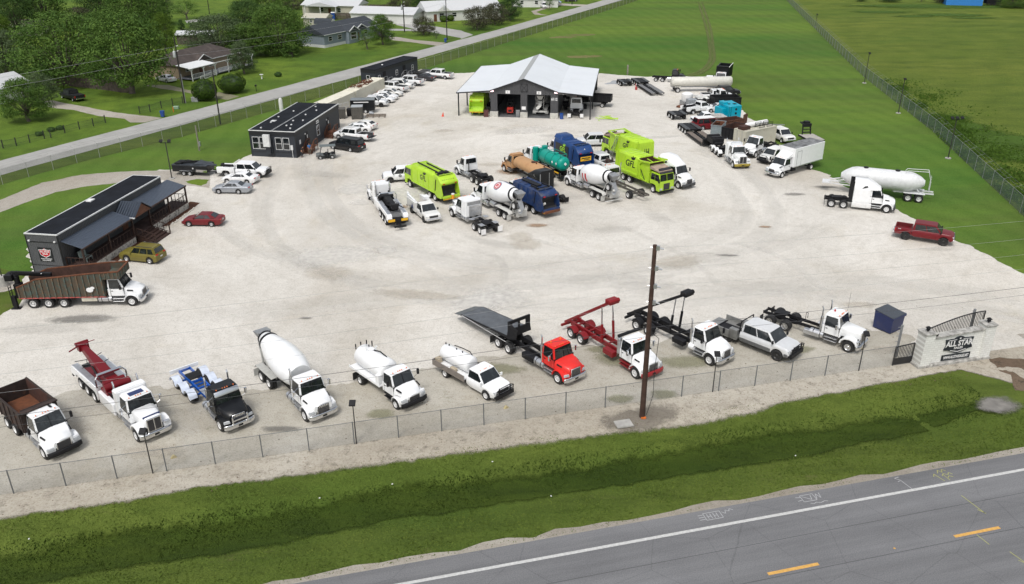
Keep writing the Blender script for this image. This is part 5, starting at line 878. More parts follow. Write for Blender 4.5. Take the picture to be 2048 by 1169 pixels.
def pickup(label,f,r,side,pm,cab='crew',bed='bed',dual=False,rim=None,group='pickups',lift=0,low=None,guard=None,name='pickup_truck',cat='pickup truck',L=None,wb=None,tail_open=False,rw=.40,marker=False,front=True,rwb=(3.5,4.6),liner=None,ht=None):
    t=thing(name,label,cat,group); w=1.0; wb_=place(t,f,r,side,ht or (1.05 if dual else .9)); wb=wb or min(max(wb_,rwb[0]),rwb[1]); fo=.95; ro=1.15; z0=lift
    cl={'crew':2.35,'reg':1.25,'ext':1.8}[cab]; xc1=wb-.35; xb=xc1-cl-.55  # back of cab
    belt=1.18+z0; hood=1.2+z0; top=[(xb,belt),(xc1,hood),(wb+fo-.35,hood-.06),(wb+fo,hood-.18)]
    part(t,'body',shell(xb,wb+fo,w,top,(wb,),rw,gc=.42+z0,nose=.06,tail=0),pm,sm=40)
    if low: part(t,'rocker_trim',MB().box(xb+.02,wb-rw*1.25,-w-.012,w+.012,.42+z0,.72+z0).box(wb+rw*1.22,wb+fo-.12,-w-.004,w+.004,.5+z0,.72+z0),low,bev=.01)
    glasshouse(t,xb+.03,xc1+.1,xb+.12,xc1-.62,w*.95,w*.80,belt-.02,1.92+z0,pm,(.5,) if cab!='reg' else (),bev=.07,rear=True)
    part(t,'underbody_light_block',MB().box(-ro,wb+.6,-.45,.45,.42+z0,.66+z0),BLK,sm=0)  # dark box added below cab and bed, keeps light out underneath
    if bed=='bed':
        secs=[];Ra=rw*1.17; xs=sorted(set([-ro,-Ra-.01,Ra+.01,xb-.04]+[round(Ra*math.cos(pi*q/8),3) for q in range(9)])); xs=[x for x in xs if x<=xb-.04]
        for x in xs:
            zb=.50+z0
            if abs(x)<Ra: zb=max(zb,rw+math.sqrt(max(0,Ra*Ra-x*x)))
            zt=1.22+z0; secs.append([(x,w*.97,zb),(x,w,lerp(zb,zt,.45)),(x,w*.98,zt-.08),(x,w*.95,zt),(x,w*.86,zt),(x,w*.84,zt-.45),(x,-w*.84,zt-.45),(x,-w*.86,zt),(x,-w*.95,zt),(x,-w*.98,zt-.08),(x,-w,lerp(zb,zt,.45)),(x,-w*.97,zb)])
        b=part(t,'bed',MB().loft(secs),pm,sm=40); part(b,'bed_liner',MB().box(-ro+.03,xb-.1,-w*.83,w*.83,.78+z0,.80+z0).box(-ro+.03,xb-.1,w*.80,w*.835,.80+z0,1.2+z0).box(-ro+.03,xb-.1,-w*.835,-w*.80,.80+z0,1.2+z0).box(xb-.14,xb-.08,-w*.8,w*.8,.8+z0,1.2+z0),liner or PLAS,sm=0)
        if tail_open: part(t,'tailgate',MB().box(-ro-.62,-ro,-w*.80,w*.80,.74+z0,.80+z0),BLK,bev=.02)
        else: part(t,'tailgate',MB().box(-ro-.04,-ro+.04,-w*.86,w*.86,.72+z0,1.22+z0),pm,bev=.02)
    part(t,'rear_bumper',MB().box(-ro-.18,-ro-.04,-w*.9,w*.9,.5+z0,.68+z0),CHR if bed=='bed' else BLK,bev=.03)
    part(t,'front_bumper',MB().box(wb+fo-.12,wb+fo+.10,-w*.93,w*.93,.45+z0,.68+z0),(BLK if guard else CHR),bev=.05)
    g=part(t,'grille',MB().box(wb+fo-.08,wb+fo+.015,-w*.56,w*.56,.72+z0,1.0+z0),GRL,bev=.03)
    lamps(t,wb+fo-.16,w*.58,.76+z0,w*.34,.22,LENS,d=.14)
    if bed=='bed': lamps(t,-ro+.02,w*.86,.8+z0,w*.14,.34,RLENS,'taillight',d=.05)
    if guard:
        m=MB().box(wb+fo+.1,wb+fo+.2,-.9,.9,.42+z0,.75+z0)
        for y in (-.55,.55): m.bar((wb+fo+.15,y,.7+z0),(wb+fo+.15,y,1.3+z0),.07)
        m.tube([(wb+fo+.15,-.85,.7+z0),(wb+fo+.2,-.85,1.15+z0),(wb+fo+.2,-.5,1.3+z0),(wb+fo+.2,.5,1.3+z0),(wb+fo+.2,.85,1.15+z0),(wb+fo+.15,.85,.7+z0)],.035)
        for z in (.9,1.08): m.bar((wb+fo+.17,-.8,z+z0),(wb+fo+.17,.8,z+z0),.035)
        part(t,'brush_guard',m,BLK)
    mirrors(t,xc1-.05,w*1.0,1.2+z0,BLK if not marker else pm,.24,.16,arm=.06)
    if marker:
        for y in (-.5,-.12,0,.12,.5): part(t,'marker_light',MB().ell((xc1-.72,y,1.93+z0),.06,.04,.03,6,4),AMB)
    for s in (1,-1):
        wheel(t,wb,s*(w-.13),rw,.27,rim or ALU); wheel(t,0,s*((w-.13) if not dual else w-.02),rw,.27 if not dual else .22,rim or ALU,dual)
    t['_xb']=xb; del t['_xb']; return t,wb,xb
# ---------------- heavy trucks
def truck(label,f,r,side,pm,style='aero',axles=(0,),cab='day',name='truck',cat='truck',group=None,hood=None,bump=CHR,frame=BLK,rim=None,stacks=1,steps=True,rwb=(3.5,10),wb=None,sleeper=0,fairing=0,tank=True,dual=True,visor=False,fend=None,grl=CHR,small=False,rfrm=.9,ht=1.12,gap=1.35,cabw=1.03,hide_guard=False,mark=True,tilt=0,cabz=2.78,slide=0):
    """conventional truck; returns thing, dict of key stations"""
    t=thing(name,label,cat,group); wb_=place(t,f,r,side,ht,slide); wb=wb or min(max(wb_,rwb[0]),rwb[1]); rf=.5 if not small else .42; hc=hood or pm; fend=fend or hc
    fo=.85 if style!='classic' else .75; cf=wb-.55 if style!='classic' else wb-.95; cl=1.5 if cab=='day' else (2.3 if cab=='crew' else 1.5); cb=cf-cl-.0
    if small: cf=wb-.35; cb=cf-cl
    zf=.92; zc=1.02; hw=cabw
    # frame, axles
    xe=min(axles)-rfrm; m=MB()
    for s in (1,-1): m.box(xe,wb+.55,s*.42-.045,s*.42+.045,.72,.98)
    for x in (xe+.1,(axles[0]+axles[-1])/2,wb*.33,wb*.6,wb-.2): m.box(x-.06,x+.06,-.42,.42,.76,.94)
    for a in list(axles)+[wb]: m.cyl((a,-.9,rf),(a,.9,rf),.09,n=8)
    part(t,'frame',m,frame,sm=30)
    for a in axles:
        for s in (1,-1): wheel(t,a,s*1.08,rf,.25,rim,dual)
    for s in (1,-1): wheel(t,wb,s*1.04,rf,.28,rim)
    # cab
    zt=cabz if not small else 2.5; lean=.42 if style in('aero','curved') else .22; zb=1.0 if not small else .8; wz=1.78 if not small else 1.6
    part(t,'cab_base',MB().fr(cb,cf+.12,hw,zb,cb,cf+.02,hw,wz),pm,bev=.05,seg=2,sm=50)
    glasshouse(t,cb,cf+.02,cb+.06,cf-lean,hw,hw*.88,wz-.01,zt,pm,() if cab!='crew' else (.46,),bev=.1,name='cab',sill=.0,side=(.12,.93))
    part(t,'windshield_post',MB().bar((cf+.035,0,wz+.06),(cf-lean*.9+.02,0,zt-.1),.03),BLK) if style!='small' else None
    for s in (1,-1):
        part(t,'door_seam',MB().box(cb+.24,cf-.0,min(s*(hw-.02),s*(hw+.004)),max(s*(hw-.02),s*(hw+.004)),zb+.02,wz-.01),BLK,sm=0)
        d=part(t,'door',MB().hx([(cb+.28,s*(hw-.01),zb+.06),(cf-.02,s*(hw-.01),zb+.06),(cf-.02,s*(hw+.012),zb+.06),(cb+.28,s*(hw+.012),zb+.06)],[(cb+.28,s*(hw-.01),wz-.03),(cf-.05,s*(hw-.01),wz-.03),(cf-.05,s*(hw+.012),wz-.03),(cb+.28,s*(hw+.012),wz-.03)]),pm,bev=.008); part(d,'handle',MB().box(cb+.34,cb+.5,min(s*(hw+.012),s*(hw+.04)),max(s*(hw+.012),s*(hw+.04)),wz-.25,wz-.19),BLK)
    # hood
    x0=cf-.02; x1=wb+fo
    if style=='classic':
        m=MB().loft([[(x0,-.80,1.15),(x0,-.80,1.86),(x0,-.55,1.98),(x0,.55,1.98),(x0,.80,1.86),(x0,.80,1.15)],[(x1-.05,-.60,1.12),(x1-.05,-.60,1.76),(x1-.05,-.42,1.84),(x1-.05,.42,1.84),(x1-.05,.60,1.76),(x1-.05,.60,1.12)]]); part(t,'hood',m,hc,bev=.03,sm=50)
        g=part(t,'grille',MB().box(x1-.05,x1+.03,-.52,.52,.78,1.82),CHR,bev=.02); part(g,'grille_bars',MB().box(x1+.03,x1+.036,-.45,-.03,.86,1.74).box(x1+.03,x1+.036,.03,.45,.86,1.74),GRL,sm=0)
        for s in (1,-1):
            pts=[(wb-.82,.62),(wb-.72,.98),(wb-.45,1.22),(wb,1.32),(wb+.42,1.24),(wb+.66,1.0),(wb+.72,.72),(wb+.62,.72),(wb+.5,.95),(wb+.3,1.1),(wb,1.16),(wb-.35,1.1),(wb-.6,.9),(wb-.68,.62)]
            part(t,'fender',MB().prism(pts,s*.62,s*1.17),fend,bev=.03,seg=2,sm=60); lamps_=part(t,'headlight',MB().box(x1-.16,x1+.0,min(s*.68,s*1.08),max(s*.68,s*1.08),1.0,1.2),CHR,bev=.04)
            part(lamps_,'lens',MB().box(x1,x1+.012,min(s*.72,s*1.04),max(s*.72,s*1.04),1.03,1.17),LENS,sm=0)
    else:
        wn=.72 if style=='mack' else .66; zn=1.50 if style=='aero' else 1.56
        if small: zn=1.32
        def hs(x,w,z,k): return [(x,-w,k),(x,-w*1.0,z-.22),(x,-w*.86,z-.02),(x,0,z+.04),(x,w*.86,z-.02),(x,w*1.0,z-.22),(x,w,k)]
        zz0=wz+.02
        part(t,'hood',MB().loft([hs(x0,hw-.02,zz0,1.1),hs(lerp(x0,x1,.45),lerp(hw,wn,.35),lerp(zz0,zn,.35),1.1),hs(x1-.18,wn+.05,zn+.02,1.05),hs(x1,wn-.03,zn-.10,.95)]),hc,sm=50)
        R1=rf*1.22; R2=rf*1.46
        for s in (1,-1):
            pts=[(wb+R2*math.cos(pi*q/10),rf+R2*math.sin(pi*q/10)*.98) for q in range(11)]+[(wb-R1,rf+.02)]+[(wb+R1*math.cos(pi*q/10),rf+R1*math.sin(pi*q/10)) for q in range(9,-1,-1)]
            part(t,'fender',MB().prism(pts,s*.6,s*1.18),fend,bev=.05,seg=2,sm=60)
            m=MB().hx([(wb+R1*.9,s*.55,.72),(x1+.0,s*.55,.72),(x1-.10,s*1.12,.72),(wb+R1*.9,s*1.17,.72)],[(wb+R1*.9,s*.55,1.22),(x1-.04,s*.55,1.22),(x1-.2,s*1.08,1.12),(wb+R1*.9,s*1.17,1.2)]); part(t,'fender_front',m,fend,bev=.04,seg=2,sm=60)
            part(t,'headlight',MB().hx([(x1-.16,s*.66,.86),(x1+.015,s*.66,.86),(x1-.07,s*1.1,.86),(x1-.2,s*1.1,.86)],[(x1-.16,s*.66,1.08),(x1-.005,s*.66,1.08),(x1-.12,s*1.08,1.06),(x1-.2,s*1.08,1.06)]),LENS,bev=.02)
        gw=.50 if style!='curved' else .44; g=part(t,'grille',MB().hx([(x1-.1,-gw,.80),(x1+.05,-gw,.80),(x1+.05,gw,.80),(x1-.1,gw,.80)],[(x1-.14,-gw*.94,zn-.14),(x1+.02,-gw*.94,zn-.14),(x1+.02,gw*.94,zn-.14),(x1-.14,gw*.94,zn-.14)]),grl,bev=.02)
        m=MB(); n_=6; 
        for i in range(n_): z=lerp(.85,zn-.24,i/(n_-1)); xx=lerp(x1+.052,x1+.024,i/(n_-1)); m.box(xx-.01,xx+.006,-gw*.88,gw*.88,z-.038,z+.038)
        part(g,'grille_slots',m,GRL,sm=0)
        if style in('aero','mack'):
            for s in (1,-1): part(t,'hood_vent',MB().hx([(cf+.25,s*(hw-.13),1.5),(cf+.75,s*(hw-.21),1.45),(cf+.75,s*(hw-.1),1.45),(cf+.25,s*(hw-.03),1.5)],[(cf+.25,s*(hw-.13),1.62),(cf+.75,s*(hw-.21),1.54),(cf+.75,s*(hw-.12),1.54),(cf+.25,s*(hw-.05),1.62)]),BLK,bev=.01)
    part(t,'hood_seam',MB().box(x0-.035,x0+.03,-hw+.0,hw-.0,1.12,wz+.035),BLK,sm=0)
    for s in (1,-1): part(t,'wheel_well',MB().box(wb-.62,wb+.62,min(s*.45,s*.62),max(s*.45,s*.62),.5,1.25),HOLE,sm=0)
    bw=1.15; part(t,'bumper',MB().loft([[(x1-.1,-bw,.42),(x1-.12,-bw,.76),(x1+.0,-bw,.76),(x1+.0,-bw,.42)],[(x1+.05,-.8,.40),(x1+.02,-.8,.78),(x1+.16,-.8,.76),(x1+.16,-.8,.42)],[(x1+.05,.8,.40),(x1+.02,.8,.78),(x1+.16,.8,.76),(x1+.16,.8,.42)],[(x1-.1,bw,.42),(x1-.12,bw,.76),(x1+.0,bw,.76),(x1+.0,bw,.42)]]),bump,bev=.02,sm=50)
    part(t,'number_plate',MB().box(x1+.165,x1+.172,-.17,.17,.5,.64),BLK,sm=0)
    # mirrors, lights
    for s in (1,-1):
        y=s*(hw+.30); m=MB().box(cf-.22,cf-.06,min(y,y+s*.16),max(y,y+s*.16),1.85,2.3).bar((cf-.3,s*hw*.93,2.38),(cf-.14,y+s*.05,2.3),.035).bar((cf-.15,s*hw,1.72),(cf-.14,y+s*.05,1.86),.035); part(t,'mirror',m,CHR if style in('classic','mack') else BLK,bev=.02)
    if mark:
        for y in (-.62,-.17,0,.17,.62): part(t,'marker_light',MB().ell((cf-lean-.10,y*hw,zt+.02),.07,.045,.045,6,4),AMB)
    if visor: part(t,'sun_visor',MB().hx([(cf-.17,-hw*.9,zt-.32),(cf-.02,-hw*.86,zt-.40),(cf-.02,hw*.86,zt-.40),(cf-.17,hw*.9,zt-.32)],[(cf-lean,-hw*.88,zt-.05),(cf-lean+.1,-hw*.86,zt-.06),(cf-lean+.1,hw*.86,zt-.06),(cf-lean,hw*.88,zt-.05)]),CHR,bev=.01)
    if steps:
        for s in (1,-1):
            y0,y1=sorted((s*.72,s*1.12)); part(t,'step',MB().box(cb+.35,cf-.1,y0,y1,.48,.54).box(cb+.35,cf-.1,y0+.02,y1-.02,.74,.80),ALU if not small else BLK,bev=.01)
    if tank and not small:
        for s in (1,-1): k=part(t,'fuel_tank',MB().lathe((cb-1.0,s*.80,.72),(cb+.25,s*.80,.72),[(0,.22),(.02,.30),(.98,.30),(1,.22)],14),ALU,sm=40); part(k,'strap',MB().cyl((cb-.7,s*.80,.72),(cb-.64,s*.80,.72),.308,n=14).cyl((cb-.1,s*.80,.72),(cb-.04,s*.80,.72),.308,n=14),BLK)
    bk=cb
    if sleeper:
        bk=cb-sleeper; zs=3.0+fairing*.0; sh=3.35 if fairing else zt+.12
        part(t,'sleeper',MB().box(bk,cb+.03,-1.10,1.10,.95,2.7 if fairing else sh),pm,bev=.07,seg=2,sm=50)
        if fairing: 
            F_=[[(bk,-1.08,2.6),(bk,-1.06,3.55),(bk,-.8,3.72),(bk,.8,3.72),(bk,1.06,3.55),(bk,1.08,2.6)],[(cb-.5,-1.08,2.6),(cb-.5,-1.05,3.45),(cb-.5,-.78,3.66),(cb-.5,.78,3.66),(cb-.5,1.05,3.45),(cb-.5,1.08,2.6)],[(cb+.45,-.98,2.6),(cb+.45,-.96,3.02),(cb+.45,-.7,3.20),(cb+.45,.7,3.20),(cb+.45,.96,3.02),(cb+.45,.98,2.6)],[(cf-lean+.05,-.9,2.62),(cf-lean+.05,-.86,2.72),(cf-lean+.05,-.6,2.78),(cf-lean+.05,.6,2.78),(cf-lean+.05,.86,2.72),(cf-lean+.05,.9,2.62)]]
            part(t,'roof_fairing',MB().loft(F_),pm,sm=55)
            for s in (1,-1): part(t,'sleeper_window',MB().prism([(cb-1.0,2.72),(cb-.35,2.95),(cb-.45,3.12),(cb-.75,3.05)],s*1.085,s*1.10),GLS,sm=0)
    if stacks:
        for s in ((1,-1) if stacks==2 else (-1,)): part(t,'exhaust_stack',MB().cyl((bk-.16,s*.86,.9),(bk-.16,s*.86,1.5),.07,n=10).cyl((bk-.16,s*.86,1.5),(bk-.16,s*.86,2.4),.115,n=12).cyl((bk-.16,s*.86,2.4),(bk-.16,s*.86,3.15),.065,n=10).cyl((bk-.16,s*.86,3.12),(bk-.26,s*.86,3.32),.065,n=8),CHR,sm=50)
    return t,dict(wb=wb,cb=cb,cf=cf,bk=bk,zt=zt,xe=xe,hw=hw,x1=x1,lean=lean)
def mudflaps(t,x,mat=None,z0=.22,z1=.85,w=.6):
    for s in (1,-1): part(t,'mudflap',MB().box(x-.02,x+.01,min(s*.78,s*(.78+w)),max(s*.78,s*(.78+w)),z0,z1),mat or RUB,sm=0)
def fenders(t,axs,r,mat,name='rear_fender',w=.62,y=.78,gapang=(.12,.88),thick=.03):
    for a in axs:
        for s in (1,-1):
            n=8; o=[(a+(r+.09)*math.cos(pi*lerp(gapang[0],gapang[1],i/n)),r_c+(r+.09)*math.sin(pi*lerp(gapang[0],gapang[1],i/n))) for i in range(n+1) for r_c in (.5,)]; i_=[(a+(r+.09-thick)*math.cos(pi*lerp(gapang[0],gapang[1],i/n)),.5+(r+.09-thick)*math.sin(pi*lerp(gapang[0],gapang[1],i/n))) for i in range(n,-1,-1)]
            part(t,name,MB().prism(o+i_,s*y,s*(y+w)),mat,sm=60)
def fifth_wheel(t,x,mat=BLK): part(t,'fifth_wheel',MB().prism([(x-.75,1.06),(x-.4,1.16),(x+.4,1.2),(x+.45,1.1),(x,1.02)],-.45,.45).box(x-.3,x+.3,-.4,.4,.98,1.06),mat,bev=.01)
def beacon(t,x,y,z,mat=RLENS): part(t,'beacon',MB().lathe((x,y,z),(x,y,z+.16),[(0,.08),(.6,.08),(1,.04)],8),mat)
def logo(t,x,z,y,side,s=1,mat=BKM):
    """GFL wordmark with its sprig, on the body side"""
    sg=1 if side=='L' else -1; rx=(-1,0,0) if sg>0 else (1,0,0)
    g=text(t,'lettering','GFL',mat,.62*s,(x,sg*(y+.012),z),rx,(0,0,1),bold=.012*s,shear=.15)
    m=MB(); rxv=Vector(rx)
    for a,l in ((90,.34),(45,.42),(140,.3)):
        c=Vector((x,0,z+.32*s))+rxv*.30*s; d=rxv*math.cos(R(a))+Vector((0,0,math.sin(R(a)))); n=rxv*-math.sin(R(a))+Vector((0,0,math.cos(R(a)))); yv=Vector((0,sg*(y+.014),0))
        m.add([tuple(c+yv),tuple(c+d*l*.5*s+n*.09*s+yv),tuple(c+d*l*s+yv),tuple(c+d*l*.5*s-n*.09*s+yv)],[(0,1,2,3)])
    part(t,'emblem',m,mat,sm=0)

_place0=place
def place(t,f,r,side,ht=1.05,slide=0):
    """r may be a contact point or ('h',heading in degrees,wheelbase)"""
    if r[0]!='h': return _place0(t,f,r,side,ht,slide)
    a=R(r[1]); d=Vector((math.cos(a),math.sin(a),0)); left=Vector((-d.y,d.x,0)); c=G(f)-d*r[2]+left*(-ht if side=='L' else ht); t.location=c; t.rotation_euler=(0,0,a); return r[2]
def dump_body(t,x0,x1,z0,z1,outer,inner,shield=0,w=1.22,ribs=6,name='dump_bed',top=None,fl=.15,rail=None):
    m=MB(); a=.07
    m.box(x0,x1,-w,w,z0,z0+fl).box(x0,x1,w-a,w,z0+fl,z1).box(x0,x1,-w,-w+a,z0+fl,z1).box(x1-a,x1,-w+a,w-a,z0+fl,z1+(.25 if shield else 0)).box(x0,x0+a,-w+a,w-a,z0+fl,z1-.05)
    if shield: m.hx([(x1,-w+.02,z1+.12),(x1+shield,-w+.02,z1+.17),(x1+shield,w-.02,z1+.17),(x1,w-.02,z1+.12)],[(x1,-w+.02,z1+.22),(x1+shield,-w+.02,z1+.25),(x1+shield,w-.02,z1+.25),(x1,w-.02,z1+.22)])
    b=part(t,name,m,outer,bev=.012,sm=30); q=MB()
    q.box(x0+a,x1-a,-w+a,w-a,z0+fl,z0+fl+.01).box(x0+a,x1-a,w-a-.01,w-a-.002,z0+fl+.01,z1-.02).box(x0+a,x1-a,-w+a+.002,-w+a+.01,z0+fl+.01,z1-.02).box(x1-a-.012,x1-a-.002,-w+a+.01,w-a-.01,z0+fl,z1)
    part(b,'bed_lining',q,inner,sm=0); q=MB()
    for i in range(ribs): x=lerp(x0+.15,x1-.15,i/max(1,ribs-1)); q.box(x-.05,x+.05,w,w+.07,z0,z1-.06).box(x-.05,x+.05,-w-.07,-w,z0,z1-.06)
    q.box(x0,x1,w,w+.06,z1-.1,z1+.02).box(x0,x1,-w-.06,-w,z1-.1,z1+.02); part(b,'ribs',q,rail or outer,sm=0); return b
def tank(t,x0,x1,r,z,mat,name='tank',ends=.18,bands=0,bm=None,ry=None,n=24):
    prof=[(0,.0+r*.2),(0,r*.6),(ends*.35/(x1-x0),r*.86),(ends/(x1-x0),r),(1-ends/(x1-x0),r),(1-ends*.35/(x1-x0),r*.86),(1,r*.6),(1,r*.2)]
    b=part(t,name,MB().lathe((x0,0,z),(x1,0,z),prof,n),mat,sm=50)
    for i in range(bands): x=lerp(x0+ends+.1,x1-ends-.1,i/max(1,bands-1)); part(b,'band',MB().cyl((x-.03,0,z),(x+.03,0,z),r+.03,n=n),bm or mat)
    return b
def mixer_body(t,k,mat,deco=None,frame=WHM,chute=STL):
    x0=-.9; x1=k['bk']-.5; p0=Vector((x0-.1,0,3.15)); p1=Vector((x1,0,2.25)); PF=[(0,.50),(.02,.60),(.1,.74),(.35,1.10),(.55,1.28),(.78,1.28),(.92,1.12),(.98,.98),(1,.9)]
    d=part(t,'mixer_drum',MB().lathe(p0,p1,PF+[(1.0,.2)],28),mat,sm=50)
    part(d,'drum_ring',MB().lathe(p0.lerp(p1,.10),p0.lerp(p1,.14),[(0,.80),(1,.84)],24),BLK)
    part(t,'drum_mouth',MB().lathe(p0.lerp(p1,-.01),p0.lerp(p1,.015),[(0,.45),(0,.62),(1,.62),(1,.45)],20),BLK)
    if deco=='ring': # red and blue roundel with a navy band
        ax=(p1-p0).normalized(); c=p0.lerp(p1,.52); nrm=Vector((-.1,.62,.78)).normalized(); nrm=(nrm-ax*nrm.dot(ax)).normalized(); v=ax.cross(nrm)
        def onr(r0,r1,h):
            m=MB(); n=28; P=[]
            for rr in (r0,r1):
                for i in range(n):
                    a=2*pi*i/n; s=ax*math.cos(a)*rr; w_=math.sin(a)*rr; th=w_/1.26; P.append(c+s+(nrm*math.cos(th)+v*math.sin(th))*(interp(PF,.52+s.dot(ax)/(p1-p0).length)+h))
            m.add(P,[(i,(i+1)%n,n+(i+1)%n,n+i) for i in range(n)]); return m
        part(d,'roundel',onr(.60,.52,.012),NAVM); part(d,'roundel_ring',onr(.47,.33,.012),REDM); part(d,'roundel_mark',onr(.2,.05,.012),REDM)
        m=MB(); n=12; P=[]
        for j in range(9):
            x=lerp(.30,.97,j/8); 
            rr=interp(PF,x)+.012; cc=p0.lerp(p1,x)
            for i in range(n+1): th=R(lerp(50,78,i/n)); P.append(cc+(nrm*math.cos(th)+ax.cross(nrm)*-math.sin(th)*-1)*rr)
        m.add(P,[(j*(n+1)+i,j*(n+1)+i+1,(j+1)*(n+1)+i+1,(j+1)*(n+1)+i) for j in range(8) for i in range(n)]); part(d,'band',m,NAVM)
    if deco=='stripes':
        ax=(p1-p0).normalized(); up=Vector((0,1,0)); v=ax.cross(up)
        for q in (.66,.78):
            m=MB(); P=[]
            for j in range(3):
                x=q+j*.03; rr=interp(PF,x)+.012; cc=p0.lerp(p1,x)
                for i in range(7): th=R(lerp(-38,12,i/6)); P.append(cc+(up*math.cos(th)+v*math.sin(th))*rr)
            m.add(P,[(j*7+i,j*7+i+1,(j+1)*7+i+1,(j+1)*7+i) for j in range(2) for i in range(6)]); part(d,'red_stripe',m,REDM)
    m=MB()
    for s in (1,-1): m.bar((x0+.1,s*.5,1.0),(x0-.1,s*.55,2.95),.12).bar((x0+.9,s*.5,1.0),(x0-.05,s*.55,2.6),.1).bar((x1-.1,s*.4,1.0),(x1+.1,s*.4,1.8),.14)
    m.box(x1-.1,x1+.35,-.4,.4,1.0,1.75); part(t,'drum_stand',m,frame)
    part(t,'feed_hopper',MB().hx([(x0-.75,-.3,2.85),(x0-.15,-.3,2.95),(x0-.15,.3,2.95),(x0-.75,.3,2.85)],[(x0-1.05,-.6,3.55),(x0-.05,-.55,3.7),(x0-.05,.55,3.7),(x0-1.05,.6,3.55)]),chute,bev=.02)
    c=part(t,'chute',MB().loft([[(x0-.55,-.35,2.6),(x0-.6,-.15,2.35),(x0-.6,.15,2.35),(x0-.55,.35,2.6)],[(x0-1.1,-.28,1.9),(x0-1.2,-.15,1.65),(x0-1.2,.15,1.65),(x0-1.1,.28,1.9)],[(x0-1.35,.1,1.5),(x0-1.45,.3,1.25),(x0-1.3,.6,1.3),(x0-1.1,.7,1.6)]]),chute,bev=.01)
    m=MB()
    for s in (.45,.75): m.bar((x0-.45,s,.8),(x0-.55,s,3.0),.035)
    for z in [1+.25*i for i in range(8)]: m.bar((x0-.5,.45,z),(x0-.5,.75,z),.03)
    part(t,'ladder',m,frame)
    for s in (1,-1): part(t,'body_fender',MB().loft([[(-1.0,s*.62,.95),(-1.0,s*1.22,.95),(-1.0,s*1.22,.90),(-1.0,s*.62,.90)],[(-.75,s*.62,1.25),(-.75,s*1.22,1.22),(-.75,s*1.22,1.16),(-.75,s*.62,1.2)],[(2.1,s*.62,1.25),(2.1,s*1.22,1.22),(2.1,s*1.22,1.16),(2.1,s*.62,1.2)]]),frame,bev=.01)
    part(t,'water_tank',MB().lathe((2.4,.85,1.1),(3.4,.85,1.1),[(0,.2),(.05,.3),(.95,.3),(1,.2)],14),ALU); mudflaps(t,-.85,frame)
